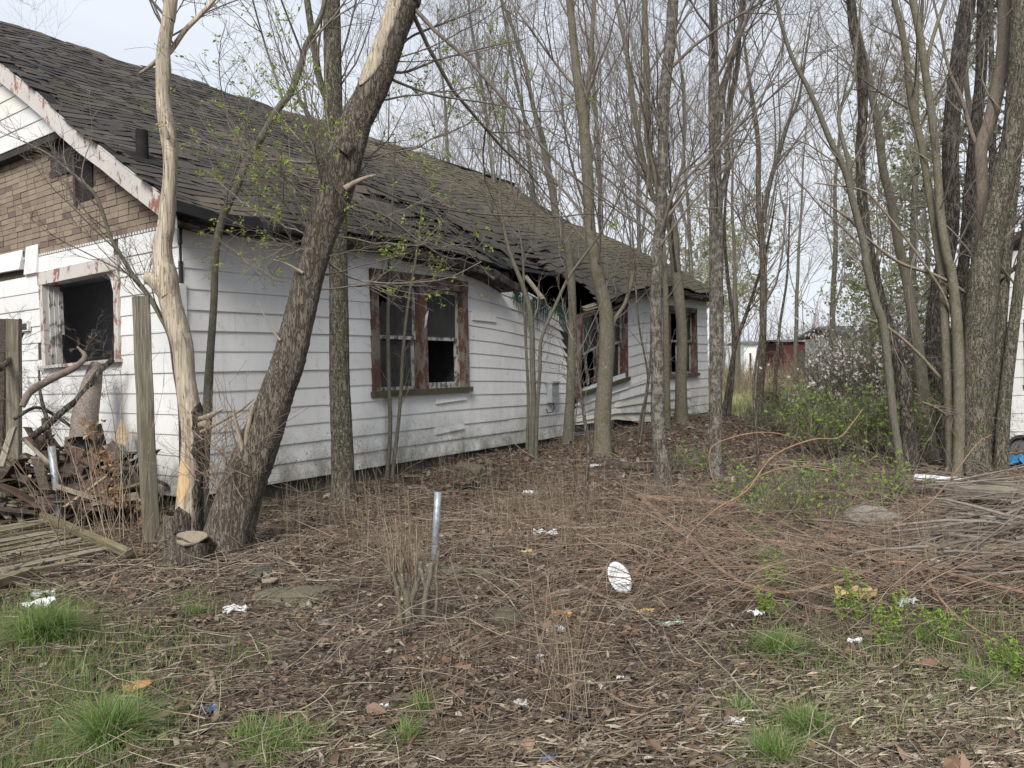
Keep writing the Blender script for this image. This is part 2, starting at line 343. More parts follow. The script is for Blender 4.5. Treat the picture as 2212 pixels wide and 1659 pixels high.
# ------------------------------------------------------------------ geometry helpers
def A3(v): return np.array(v, dtype=float)
def ray(px, py):
    return fw + cr * ((px - CX) / F) - cu * ((py - CY) / F)
def P(px, py, Y):
    d = ray(px, py); return CAM + d * (Y / d[1])
def on_plane(px, py, p0, n):
    d = ray(px, py); k = np.dot(p0 - CAM, n) / np.dot(d, n); return CAM + d * k
_rn = np.random.default_rng(3); _ph = _rn.uniform(0, 6.28, (14, 2)); _fr = _rn.normal(0, 1, (14, 2)) * np.array([[0.5]] * 4 + [[1.4]] * 5 + [[3.5]] * 5)
_am = np.array([0.03] * 4 + [0.014] * 5 + [0.006] * 5)
def G(x, y):
    x = np.asarray(x, float); y = np.asarray(y, float)
    z = np.interp(y, [0, 4, 8, 18, 30, 60, 200], [0.0, 0.02, 0.09, 0.26, 0.32, 0.36, 0.5])
    w = np.clip(1.4 - y / 40, 0.0, 1) 
    for (f, a, p) in zip(_fr, _am, _ph): z = z + w * a * np.sin(f[0] * x + f[1] * y + p[0])
    return z
def ghit(px, py):
    d = ray(px, py); lo, hi = 0.5, 200.0
    for _ in range(50):
        mid = (lo + hi) / 2; q = CAM + d * mid
        if q[2] > G(q[0], q[1]): lo = mid
        else: hi = mid
    return CAM + d * lo

def mesh_np(name, V, Fq, mat, smooth=True):
    """V (n,3), Fq (m,k) all faces k-gons"""
    me = bpy.data.meshes.new(name); V = np.asarray(V, np.float32); Fq = np.asarray(Fq, np.int32)
    k = Fq.shape[1]
    me.vertices.add(len(V)); me.vertices.foreach_set('co', V.ravel())
    me.loops.add(Fq.size); me.loops.foreach_set('vertex_index', Fq.ravel())
    me.polygons.add(len(Fq)); me.polygons.foreach_set('loop_start', np.arange(0, Fq.size, k, dtype=np.int32))
    me.polygons.foreach_set('loop_total', np.full(len(Fq), k, dtype=np.int32))
    me.polygons.foreach_set('use_smooth', np.full(len(Fq), smooth))
    me.update(calc_edges=True)
    if mat: me.materials.append(M[mat] if isinstance(mat, str) else mat)
    return me
def link(name, me, parent=None, kind=None):
    o = bpy.data.objects.new(name, me); COL.objects.link(o)
    if parent: o.parent = parent; o.matrix_parent_inverse = parent.matrix_world.inverted() if parent.type != 'EMPTY' else Matrix.Translation(-Vector(parent.location)) 
    if kind: o['kind'] = kind
    return o
def tag(o, label, cat, group=None, kind=None):
    if label: o['label'] = label
    if cat: o['category'] = cat
    if group: o['group'] = group
    if kind: o['kind'] = kind
    return o
def thing(name, label, cat, loc, group=None):
    o = bpy.data.objects.new(name, None); COL.objects.link(o); o.location = Vector(loc); o.empty_display_size = 0.1
    return tag(o, label, cat, group)

class MB:
    def __init__(s): s.v = []; s.f = []; s.mi = []
    def box8(s, pts, mi=0):
        b = len(s.v); s.v += [tuple(p) for p in pts]
        for q in ((0, 3, 2, 1), (4, 5, 6, 7), (0, 1, 5, 4), (1, 2, 6, 5), (2, 3, 7, 6), (3, 0, 4, 7)):
            s.f.append(tuple(b + i for i in q)); s.mi.append(mi)
    def mbox(s, fn, a0, a1, b0, b1, c0, c1, mi=0):
        s.box8([fn(a0, b0, c0), fn(a1, b0, c0), fn(a1, b1, c0), fn(a0, b1, c0), fn(a0, b0, c1), fn(a1, b0, c1), fn(a1, b1, c1), fn(a0, b1, c1)], mi)
    def poly(s, pts, mi=0):
        b = len(s.v); s.v += [tuple(p) for p in pts]; s.f.append(tuple(range(b, b + len(pts)))); s.mi.append(mi)
    def build(s, name, mats, parent=None, kind=None, smooth=False):
        me = bpy.data.meshes.new(name); me.from_pydata(s.v, [], s.f)
        for mt in (mats if isinstance(mats, (list, tuple)) else [mats]): me.materials.append(M[mt])
        me.polygons.foreach_set('material_index', s.mi)
        if smooth: me.polygons.foreach_set('use_smooth', [True] * len(s.f))
        me.update(); return link(name, me, parent, kind)

def beam(mb, a, b, w, h, up=(0, 0, 1), jag=0.0, mi=0):
    """a plank from a to b, w across, h thick, optional ragged ends"""
    a = A3(a); b = A3(b); t = b - a; L = np.linalg.norm(t); t /= L
    s_ = np.cross(t, A3(up)); s_ /= np.linalg.norm(s_) + 1e-9; u = np.cross(s_, t)
    pts = []
    for e, p in ((0, a), (1, b)):
        pass
    def j(): return random.uniform(-jag, jag)
    q = [a - s_ * w / 2 - u * h / 2 + t * j(), b - s_ * w / 2 - u * h / 2 + t * j(), b + s_ * w / 2 - u * h / 2 + t * j(), a + s_ * w / 2 - u * h / 2 + t * j(),
         a - s_ * w / 2 + u * h / 2 + t * j(), b - s_ * w / 2 + u * h / 2 + t * j(), b + s_ * w / 2 + u * h / 2 + t * j(), a + s_ * w / 2 + u * h / 2 + t * j()]
    mb.box8(q, mi)

# ---- tubes in bulk: PL (m,n,3), R (m,n)
def tubes(PL, R, k):
    m_, n, _ = PL.shape
    T = np.empty_like(PL); T[:, 1:-1] = PL[:, 2:] - PL[:, :-2]; T[:, 0] = PL[:, 1] - PL[:, 0]; T[:, -1] = PL[:, -1] - PL[:, -2]
    T /= np.linalg.norm(T, axis=2, keepdims=True) + 1e-9
    ref = np.where(np.abs(T[:, :1, 2:3]) > 0.85, np.array([1.0, 0.1, 0]), np.array([0.05, 0.1, 1.0]))
    U = np.cross(T, np.broadcast_to(ref, T.shape)); U /= np.linalg.norm(U, axis=2, keepdims=True) + 1e-9
    Vv = np.cross(T, U)
    ang = np.arange(k) * 2 * math.pi / k
    V = PL[:, :, None, :] + R[:, :, None, None] * (np.cos(ang)[None, None, :, None] * U[:, :, None, :] + np.sin(ang)[None, None, :, None] * Vv[:, :, None, :])
    V = V.reshape(-1, 3)
    i = np.arange(m_)[:, None, None] * n * k; j = np.arange(n - 1)[None, :, None] * k; a = np.arange(k)[None, None, :]; a2 = (a + 1) % k
    Fq = np.stack([i + j + a, i + j + a2, i + j + k + a2, i + j + k + a], axis=-1).reshape(-1, 4)
    return V, Fq
class Batch:
    def __init__(s): s.V = []; s.F = []; s.n = 0
    def add(s, V, Fq):
        if len(V): s.V.append(V); s.F.append(Fq + s.n); s.n += len(V)
    def tube(s, PL, R, k): s.add(*tubes(PL, R, k))
    def build(s, name, mat, parent=None, kind=None, smooth=True):
        return link(name, mesh_np(name, np.concatenate(s.V), np.concatenate(s.F), mat, smooth), parent, kind)

def nrm(v): return v / (np.linalg.norm(v, axis=-1, keepdims=True) + 1e-9)
def grow(st, d, L, n, up=0.15, wob=0.12, g=None):
    """curving shoots: st (m,3), d (m,3) unit, L (m,) -> (m,n,3)"""
    g = g or rng; m_ = len(st); out_ = np.empty((m_, n, 3)); out_[:, 0] = st; d = d.copy(); seg = (L / (n - 1))[:, None]
    for i in range(1, n):
        out_[:, i] = out_[:, i - 1] + d * seg
        d = nrm(d + g.normal(0, wob, (m_, 3)) + np.array([0, 0, up]))
    return out_
def kids(PL, R, c, ang=(0.5, 1.0), tmin=0.2, g=None):
    g = g or rng; m_, n, _ = PL.shape
    t = g.uniform(tmin, 0.98, (m_, c)) * (n - 1); i0 = np.minimum(t.astype(int), n - 2); fr = (t - i0)[..., None]
    idx = np.arange(m_)[:, None]
    pos = PL[idx, i0] * (1 - fr) + PL[idx, i0 + 1] * fr; tan = nrm(PL[idx, i0 + 1] - PL[idx, i0])
    rr = R[idx, i0] * (1 - fr[..., 0]) + R[idx, i0 + 1] * fr[..., 0]
    q = g.normal(0, 1, tan.shape); q = nrm(q - (q * tan).sum(-1, keepdims=True) * tan)
    a = g.uniform(*ang, (m_, c))[..., None]
    d = tan * np.cos(a) + q * np.sin(a)
    return pos.reshape(-1, 3), d.reshape(-1, 3), rr.reshape(-1), (t / (n - 1)).reshape(-1)

def spline(pts, n):
    """Catmull-Rom through rows of pts"""
    p = np.asarray(pts, float); p = np.vstack([2 * p[0] - p[1], p, 2 * p[-1] - p[-2]])
    k = len(p) - 3; out_ = []
    for t in np.linspace(0, k - 1e-6, n):
        i = int(t); f = t - i; a, b, c, d = p[i:i + 4]
        out_.append(0.5 * ((2 * b) + (-a + c) * f + (2 * a - 5 * b + 4 * c - d) * f * f + (-a + 3 * b - 3 * c + d) * f ** 3))
    return np.array(out_)

def trunk_mesh(name, path, rad, mat, sides=14, flare=0.5, lump=0.06, parent=None, seed=0, cap=True, fl=0.18):
    """path (n,3), rad (n,), from the ground up"""
    g = np.random.default_rng(seed + 11)
    n = len(path); s_ = np.concatenate([[0], np.cumsum(np.linalg.norm(np.diff(path, axis=0), axis=1))])
    R = np.asarray(rad)[None, :].copy()
    V, Fq = tubes(path[None], R, sides); V = V.reshape(n, sides, 3)
    ang = np.arange(sides) * 2 * math.pi / sides
    prof = np.zeros((n, sides))
    for k_ in range(7):
        m_ = g.integers(1, 6); prof += g.normal(0, 1) * np.sin(m_ * ang[None, :] + g.uniform(0, 6) + s_[:, None] * g.uniform(-1.5, 1.5)) / m_ ** 0.5
    sc = 1 + lump * prof * 0.5 + g.normal(0, lump * 0.25, (n, sides))
    roots = 1 + flare * np.exp(-s_ / fl)[:, None] * (1 + 0.45 * np.sin(4 * ang + g.uniform(0, 6)) + 0.2 * np.sin(7 * ang))[None, :]
    V = path[:, None, :] + (V - path[:, None, :]) * (sc * (roots if flare else 1))[..., None]
    V = V.reshape(-1, 3)
    me = bpy.data.meshes.new(name)
    faces = [tuple(f) for f in Fq]
    if cap: faces.append(tuple(range((n - 1) * sides, n * sides)))
    me.from_pydata([tuple(v) for v in V], [], faces); me.materials.append(M[mat]); me.polygons.foreach_set('use_smooth', [True] * len(faces)); me.update()
    return link(name, me, parent)

def leaves_mesh(pos, size, g=None, flat_=0.0, elong=1.6, fold=0.3, nrmdir=None):
    """folded diamond leaves, 4 verts + 2 tris each -> V, F(tris)"""
    g = g or rng; m_ = len(pos); size = np.broadcast_to(size, (m_,))
    a = g.normal(0, 1, (m_, 3)); a[:, 2] *= (1 - flat_); a = nrm(a)
    b = g.normal(0, 1, (m_, 3)); b[:, 2] *= (1 - flat_); b = nrm(b - (b * a).sum(1, keepdims=True) * a); c = np.cross(a, b)
    s_ = size[:, None]
    V = np.stack([pos, pos + a * s_ * 0.5 * elong + b * s_ * 0.5 + c * s_ * fold, pos + a * s_ * elong, pos + a * s_ * 0.5 * elong - b * s_ * 0.5 + c * s_ * fold], 1).reshape(-1, 3)
    i = np.arange(m_)[:, None] * 4
    Ft = np.concatenate([i + np.array([[0, 1, 2]]), i + np.array([[0, 2, 3]])], 0)
    return V, Ft

def crumpled(pos, size, g):
    m_ = len(pos); s_ = np.broadcast_to(size, (m_,))[:, None]
    a = g.normal(0, 1, (m_, 3)); a[:, 2] *= .35; a = nrm(a); b = g.normal(0, 1, (m_, 3)); b[:, 2] *= .5; b = nrm(b - (b * a).sum(1, keepdims=True) * a); c = np.cross(a, b)
    r = lambda lo, hi: g.uniform(lo, hi, (m_, 1))
    cur = r(-.5, .6); wd = r(.28, .75)
    f = lambda x, y, k: pos + s_ * (a * x + b * y * wd + c * (k * cur + (r(-.12, .12))))
    V = np.stack([f(0, 0, 0), f(r(.25, .45), r(.5, 1.1), .5), f(r(.3, .45), r(-.1, .1), .1), f(r(.2, .45), -r(.5, 1.1), .6), f(r(.8, 1.2), r(.3, .9), .7), f(r(.9, 1.05), 0, .35), f(r(.75, 1.2), -r(.3, .9), .8), f(r(1.4, 1.8), r(-.2, .2), r(.2, 1.2))], 1).reshape(-1, 3)
    i = np.arange(m_)[:, None] * 8
    Ft = np.concatenate([i + np.array([t]) for t in ((0, 2, 1), (0, 3, 2), (1, 2, 5), (1, 5, 4), (2, 3, 6), (2, 6, 5), (4, 5, 7), (5, 6, 7))], 0)
    return V, Ft
def blades(pos, h, w, lean, g=None, n=3, flop=0.6):
    """bent grass blades, ribbons tapering to the tip -> V, F(quads)"""
    g = g or rng; m_ = len(pos)
    az = g.uniform(0, 2 * math.pi, m_); d = np.stack([np.cos(az), np.sin(az), np.zeros(m_)], 1)
    sd_ = np.stack([-np.sin(az + g.normal(0, .6, m_)), np.cos(az), np.zeros(m_)], 1)
    pts = []
    for i in range(n + 1):
        t = i / n
        pts.append(pos + d * (lean * h * (t ** 1.8))[:, None] + np.array([0, 0, 1.0]) * (h * (t - flop * (lean * 0.6) * t * t).clip(-.1))[:, None])
    V = []
    for i, p in enumerate(pts):
        ww = (w * (1 - 0.93 * (i / n) ** 1.3))[:, None]; V += [p - sd_ * ww / 2, p + sd_ * ww / 2]
    V = np.stack(V, 1).reshape(-1, 3); k = 2 * (n + 1); b = np.arange(m_)[:, None] * k
    Fq = np.concatenate([b + np.array([[2 * i, 2 * i + 1, 2 * i + 3, 2 * i + 2]]) for i in range(n)], 0)
    return V, Fq

def proj(p):
    d = A3(p) - CAM; x = d @ cr; y = d @ cu; z = d @ fw
    return CX + F * x / z, CY - F * y / z
def inpoly(x, y, poly):
    c = False; n = len(poly)
    for i in range(n):
        x0, y0 = poly[i]; x1, y1 = poly[(i + 1) % n]
        if (y0 > y) != (y1 > y) and x < (x1 - x0) * (y - y0) / (y1 - y0) + x0: c = not c
    return c

# ------------------------------------------------------------------ ground
xs = np.concatenate([-np.geomspace(400, 9, 26), np.linspace(-8.8, 12.8, 190), np.geomspace(13, 400, 26)])
ys = np.concatenate([[-60, -20, -6, -1], np.linspace(0.5, 12, 190), np.linspace(12.2, 32, 60), np.geomspace(33, 900, 30)])
XX, YY = np.meshgrid(xs, ys)
ZZ = G(XX, YY)
near = np.clip(1.2 - YY / 20, 0, 1) * (np.abs(XX) < 13)
ZZ = ZZ + near * rng.normal(0, 0.012, ZZ.shape)
nx = len(xs); ii, jj = np.meshgrid(np.arange(len(ys) - 1), np.arange(nx - 1), indexing='ij'); b = (ii * nx + jj).reshape(-1, 1)
gr = link('ground', mesh_np('ground', np.stack([XX, YY, ZZ], -1).reshape(-1, 3), np.concatenate([b, b + 1, b + nx + 1, b + nx], 1), 'ground'))
gr['kind'] = 'structure'

# ------------------------------------------------------------------ the collapsing house
C0 = P(405, 1075, 7.6); C1 = P(1530, 890, 18.7)
U = C1 - C0; tilt = U[2]; U[2] = 0; LH = float(np.linalg.norm(U)); U /= LH; tilt /= LH
V_ = np.array([-U[1], U[0], 0.0]); Nn = -V_; ZB = float(C0[2]); C0h = np.array([C0[0], C0[1], 0.0]); UP = np.array([0, 0, 1.0])
def lw(px, py, n=0.0):
    p = on_plane(px, py, C0h + Nn * n, Nn); s_ = float((p - C0h) @ U); return s_, float(p[2] - tilt * s_)
def gw(px, py, n=0.0):
    p = on_plane(px, py, C0h - U * n, -U); return float((p - C0h) @ V_), float(p[2])
SK = lw(1238, 800)[0]; SR = lw(1395, 800)[0]; SL = lw(960, 800)[0]
def sag(s_, z):
    h = max(0.0, z - ZB)
    if s_ < SK:
        a = 0.60 * max(0.0, (s_ - SL) / (SK - SL)) ** 1.5
        return a * (h / 2.68) ** 1.5
    k = max(0.0, 1 - (s_ - SK) / (SR - SK))
    return 0.30 * k * min(1.0, h / 0.6) + 0.22 * max(0, h / 2.68) * k * k - 0.16 * max(0.0, 1 - h / 0.9) * min(1.0, k * 2.0) 
def LW(s_, z, n=0.0):
    k = math.exp(-((s_ - SK) / 0.9) ** 2) if s_ < SK else max(0.0, 1 - (s_ - SK) / 0.7)
    h = max(0.0, z - ZB)
    n2 = n - 0.20 * k * (h / 2.7)
    return C0h + U * s_ + Nn * n2 + UP * (z + tilt * s_ - sag(s_, z))
def GW(t, z, n=0.0): return C0h + V_ * t - U * n + UP * z

house = thing('house', 'abandoned single-storey house with white lap siding and a caved-in shingle roof', 'house', C0)
TW = 5.67; TA = 2 * TW
_e = on_plane(400, 447, C0h - V_ * 0.35, Nn); zE = float(_e[2]) + 0.02
zR = 6.69; slope = (zR - zE) / (TW + 0.35); aS = math.atan(slope); QL = (TW + 0.35) / math.cos(aS)
S0, S1 = -0.27, LH + 0.25
sE = lw(1215, 640)[0]
def sagR(s_, q):
    g1 = 0.58 * math.exp(-((s_ - sE) / 1.9) ** 2) * math.exp(-(q / 2.6) ** 2)
    g2 = 0.36 * math.exp(-((s_ - LH) / 3.0) ** 2) * math.exp(-((q - 5.4) / 1.6) ** 2)
    s2 = sE - 3.2 + 1.2 * 0
    g3 = 0.16 * math.exp(-((s_ - (sE - 2.6) + 0.9 * (q - 1.0)) / 1.1) ** 2) * math.exp(-((q - 1.2) / 1.3) ** 2)
    w = 0.018 * math.sin(2.1 * s_ + 1.3 * q) + 0.014 * math.sin(3.7 * s_ - 2.2 * q + 1) + 0.012 * math.sin(6.3 * s_ + 4.1 * q)
    return g1 + g2 + g3 + w
def RS(s_, q, n=0.0):
    t = -0.35 + q * math.cos(aS)
    return C0h + U * s_ + V_ * t + UP * (zE + q * math.sin(aS) + tilt * s_ - sagR(s_, q)) + n * (UP * math.cos(aS) - V_ * math.sin(aS))
HOLE = [(1050, 572), (1075, 574), (1108, 584), (1132, 582), (1160, 590), (1207, 594), (1240, 612), (1282, 622), (1294, 650), (1294, 760), (1085, 760), (1105, 625), (1060, 608)]
TEAR = [[(838, 440), (880, 446), (895, 462), (850, 462)], [(905, 476), (948, 484), (960, 500), (915, 494)], [(980, 500), (1020, 506), (1045, 530), (1000, 527)], [(1092, 596), (1060, 560), (1030, 540), (1060, 540), (1100, 560)]]

# roof deck (boards under the shingles), with the hole
ns, nq = 70, 42
grid = [[RS(S0 + (S1 - S0) * i / ns, QL * j / nq) for j in range(nq + 1)] for i in range(ns + 1)]
mb = MB(); vid = {}
def gv(i, j, lo):
    k = (i, j, lo)
    if k not in vid:
        s_ = S0 + (S1 - S0) * i / ns; q = QL * j / nq
        vid[k] = len(mb.v); mb.v.append(tuple(RS(s_, q, -0.03 if lo else 0.0)))
    return vid[k]
holec = set()
for i in range(ns):
    for j in range(nq):
        c = (grid[i][j] + grid[i + 1][j + 1]) / 2; x, y = proj(c)
        if inpoly(x, y, HOLE) and j < 14: holec.add((i, j))
for i in range(ns):
    for j in range(nq):
        if (i, j) in holec: continue
        mb.f.append((gv(i, j, 0), gv(i + 1, j, 0), gv(i + 1, j + 1, 0), gv(i, j + 1, 0))); mb.mi.append(0)
        mb.f.append((gv(i, j, 1), gv(i, j + 1, 1), gv(i + 1, j + 1, 1), gv(i + 1, j, 1))); mb.mi.append(0)
roof = mb.build('roof', 'felt', house)
mb = MB()
rb = lambda s_, t, n: C0h + U * s_ + V_ * t + UP * n
mb.box8([rb(S0, TW, zR + tilt * S0 - .06), rb(S1, TW, zR + tilt * S1 - .06), rb(S1, TA + .35, zE + tilt * S1 - .06), rb(S0, TA + .35, zE - .06),
         rb(S0, TW, zR - .02), rb(S1, TW, zR + tilt * S1 - .02), rb(S1, TA + .35, zE + tilt * S1), rb(S0, TA + .35, zE)])
mb.build('back_roof_slope', 'felt', roof)

# shingles
def tab_mesh(k):
    g = random.Random(k); w = 0.30; d = 0.20
    x0 = -w / 2 + g.uniform(-.006, .006); x1 = w / 2 + g.uniform(-.006, .006)
    y = [g.uniform(-.012, .006) for _ in range(3)]; z = [g.uniform(.006, .016) for _ in range(3)]
    me = bpy.data.meshes.new('shingle')
    v = [(x0, y[0], z[0] + .002), (0, y[1], z[1]), (x1, y[2], z[2] + .002), (x1, d, .001), (x0, d, .001), (x0, y[0] + .003, -.002), (0, y[1] + .003, -.002), (x1, y[2] + .003, -.002)]
    f = [(0, 1, 3, 4), (1, 2, 3), (5, 6, 1, 0), (6, 7, 2, 1), (5, 0, 4), (7, 3, 2)]
    me.from_pydata(v, [], f); me.materials.append(M['shingle']); me.update(); return me
tabs = [tab_mesh(k) for k in range(8)]
tabv = [(np.array([v.co[:] for v in t.vertices]), [tuple(p.vertices) for p in t.polygons]) for t in tabs]
items = []
exp = 0.142; row = 0; q = -0.02
while q < QL - 0.03:
    s_ = S0 - random.uniform(0, .3)
    while s_ < S1:
        w = 0.31; sc = s_ + w / 2
        if sc > S0 + .05 and sc < S1 - .05:
            p = RS(sc, q); x, y = proj(p)
            ci = int((sc - S0) / (S1 - S0) * ns); cj = int(min(max(q, 0) / QL * nq, nq - 1))
            if not (ci, cj) in holec and not any(inpoly(x, y, t) for t in TEAR) and not (random.random() < 0.006):
                dx = nrm(RS(sc + .12, q) - RS(sc - .12, q)); dy = nrm(RS(sc, q + .1) - RS(sc, q - .02)); dz = nrm(np.cross(dx, dy)); dy = np.cross(dz, dx)
                ruin = math.exp(-((sc - sE + 1.2) / 2.4) ** 2) * math.exp(-((q - .8) / 1.7) ** 2)
                a = random.gauss(0, 0.018 + 0.16 * ruin); l = random.gauss(0, .012 + .14 * ruin)
                ca, sa = math.cos(a), math.sin(a); dx2 = dx * ca + dy * sa; dy2 = dy * ca - dx * sa
                dy3 = dy2 * math.cos(l) + dz * math.sin(l) * (1 if ruin < .2 else 1); dz3 = np.cross(dx2, dy3)
                rr = np.stack([dx2, dy3, dz3], 1)
                pp = p + dz * (.004 + abs(l) * .1 + random.uniform(0, .05) * ruin) + dx * random.gauss(0, .008) + dy * random.gauss(0, .006 + .03 * ruin)
                items.append((np.linalg.norm(p - CAM), pp, rr, random.randrange(8)))
        s_ += w
    q += exp * random.uniform(.97, 1.03); row += 1
items.sort(key=lambda t: t[0])
for k, (d, p, R_, ti) in enumerate(items[:295]):
    o = bpy.data.objects.new('shingle', tabs[ti]); COL.objects.link(o); o.parent = roof
    mm = Matrix(R_.tolist()).to_4x4(); mm.translation = Vector(p); o.matrix_basis = mm
mb = MB()
for (d, p, R_, ti) in items[295:]:
    v, fs = tabv[ti]; b0 = len(mb.v); mb.v += [tuple(x) for x in (v @ R_.T + p)]
    for f_ in fs: mb.f.append(tuple(b0 + i for i in f_)); mb.mi.append(0)
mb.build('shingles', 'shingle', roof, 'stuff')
# torn felt and curled shingle scraps round the hole
mb = MB()
for k in range(120):
    if k % 2: x, y = random.choice([(random.uniform(840, 1060), None), (random.uniform(1050, 1300), None)])
    else: x, y = random.uniform(1050, 1300), None
    yl = np.interp(x, [840, 900, 960, 1050, 1120, 1207, 1240, 1300], [452, 480, 502, 558, 574, 584, 600, 624]) + random.gauss(0, 6)
    p = on_plane(x, yl, RS(sE, .5), UP * math.cos(aS) - V_ * math.sin(aS)) + UP * random.uniform(-.02, .10)
    a = random.gauss(0, .6); dx = nrm(U * math.cos(a) + V_ * math.sin(a) + UP * random.gauss(0, .25)); dy = nrm(np.cross(UP, dx) * -1 + UP * random.gauss(.3, .4)); w, l = random.uniform(.08, .3), random.uniform(.06, .22)
    dz = nrm(np.cross(dx, dy)); pts = [p, p + dx * w, p + dx * w * 1.05 + dy * l, p + dy * l * random.uniform(.5, 1.2)]
    mb.box8([q_ - dz * .004 for q_ in pts] + [q_ + dz * .004 for q_ in pts])
mb.build('torn_shingle_scraps', 'shingle', roof, 'stuff')
# rafters and broken deck boards seen in the hole
for k, sx in enumerate(np.linspace(sE - 2.0, sE + 2.2, 4)):
    mb = MB(); a = RS(sx, 0.35 + random.uniform(0, .5), -.12); b_ = RS(sx + random.uniform(-.15, .15), 2.6, -.12); a = RS(sx, 1.0 + random.uniform(0, .4), -.16); beam(mb, a, b_, .045, .12, up=np.cross(U, b_ - a)); mb.build('rafter', 'wood_dark', roof)
def rpx(px, py, up=0.0): 
    return on_plane(px, py, RS(sE, .4), UP * math.cos(aS) - V_ * math.sin(aS)) + UP * up
for (a, b_, w, h, mt) in [((1132, 596), (1172, 642), .075, .03, 'wood_grey'), ((1083, 540), (1112, 566), .07, .03, 'white_paper'), ((1070, 585), (1096, 592), .08, .03, 'wood_grey'),
                          ((1262, 670), (1335, 640), .09, .035, 'wood_grey'), ((1262, 676), (1310, 655), .07, .03, 'wood_moss'), 
                          ((1262, 590), (1288, 636), .05, .03, 'wood_dark'), ((1078, 562), (1095, 592), .07, .04, 'wood_grey')]:
    mb = MB(); beam(mb, rpx(*a, .03), rpx(*b_, -.02), w, h, up=(.3, -.5, 1), jag=.05); mb.build('broken_board', mt, roof)

# eaves: gutter, fascia, soffit
def eave_run(name, mat, sa, sb, q, n0, n1, w0, w1, step=.4):
    mb = MB(); n = max(1, int((sb - sa) / step)); prev = None
    for i in range(n + 1):
        s_ = sa + (sb - sa) * i / n; e = RS(s_, q)
        ring = [e + Nn * w0 + UP * n0, e + Nn * w1 + UP * n0, e + Nn * w1 + UP * n1, e + Nn * w0 + UP * n1]
        if prev is not None: mb.box8([prev[0], prev[1], ring[1], ring[0], prev[3], prev[2], ring[2], ring[3]])
        prev = ring
    return mb.build(name, mat, roof)
sg = lw(655, 500)[0]; sb1 = lw(1012, 600)[0]; sb2 = lw(1120, 640)[0]; sb3 = lw(1296, 650)[0]
eave_run('gutter', 'gutter', -.30, sg, 0, -.115, -.015, -.01, .10)
eave_run('fascia_board', 'fascia', -.25, sb2 - .2, 0, -.13, -.018, -.06, -.03)
eave_run('fascia_board', 'fascia', sb3, S1, 0, -.12, -.018, -.06, -.03)
eave_run('soffit', 'fascia', -.25, sb2 - .5, 0, -.145, -.135, -.36, -.035)
eave_run('soffit', 'fascia', sb3 + .2, S1, 0, -.135, -.125, -.36, -.035)

# rake boards on the near gable and the far gable
def rake(sa, sb, za, zb_, name, mat, q0=0.0, q1=QL, par=house):
    mb = MB(); n = 14; prev = None
    for i in range(n + 1):
        q = q0 + (q1 - q0) * i / n; e = RS(sa, q); e2 = RS(sb, q)
        ring = [e + UP * za, e2 + UP * za, e2 + UP * zb_, e + UP * zb_]
        if prev is not None: mb.box8([prev[0], prev[1], ring[1], ring[0], prev[3], prev[2], ring[2], ring[3]])
        prev = ring
    return mb.build(name, mat, par)
rake(S0 + .003, S0 + .03, -.25, -.02, 'rake_board', 'trim_white_red')
rake(S0 + .03, -.01, -.20, -.17, 'rake_soffit', 'fascia')
rake(S1 - .03, S1 - .003, -.25, -.02, 'rake_board', 'fascia')

# walls behind the siding, windows cut out
def rects_minus(s0, s1, z0, z1, holes):
    """rectangle minus rectangles -> rectangles"""
    out_ = [(s0, s1, z0, z1)]
    for (a, b_, c, d) in holes:
        nw = []
        for (p, q, r, t) in out_:
            if b_ <= p or a >= q or d <= r or c >= t: nw.append((p, q, r, t)); continue
            if p < a: nw.append((p, a, r, t))
            if b_ < q: nw.append((b_, q, r, t))
            pa, qb = max(p, a), min(q, b_)
            if r < c: nw.append((pa, qb, r, c))
            if d < t: nw.append((pa, qb, d, t))
        out_ = nw
    return out_
A_l, A_b = lw(803, 852); A_r, A_b2 = lw(1010, 850); A_t = lw(803, 580)[1]; A_b = (A_b + A_b2) / 2
B_l = lw(1246, 800)[0]; B_r, B_b = lw(1352, 823); B_t = lw(1352, 655)[1]
Cw_l = lw(1443, 800)[0]; Cw_r, Cw_b = lw(1504, 812); Cw_t = lw(1504, 668)[1]
WT = 2.93
openL = [(A_l, A_r, A_b, A_t), (B_l, B_r, B_b, WT + 1), (Cw_l, Cw_r, Cw_b, Cw_t)]
G_l = gw(90, 700)[0]; G_r = gw(262, 700)[0]; G_b = gw(262, 782)[1] ; G_t = gw(262, 557)[1]
openG = [(G_r, G_l, G_b, G_t)]
topsag = lambda s_: 0
mb = MB()
for (a, b_, c, d) in rects_minus(0.0, LH, ZB - .02, WT, openL):
    n = max(1, int((b_ - a) / .4))
    for i in range(n):
        mb.mbox(lambda s_, z, k: LW(s_, z, k), a + (b_ - a) * i / n, a + (b_ - a) * (i + 1) / n, c, d, -.12, -.004)
mb.build('long_wall', 'sheathing', house)
def roofline(t): return zE + (t + .35) * slope - .10
mb = MB()
for (a, b_, c, d) in rects_minus(0.02, TA, ZB, 2.88, openG): mb.mbox(GW, a, b_, c, d, -.12, -.004)
n = 20
HV = [gw(168, 400)[0], gw(200, 400)[0], gw(185, 437)[1], gw(185, 345)[1]]
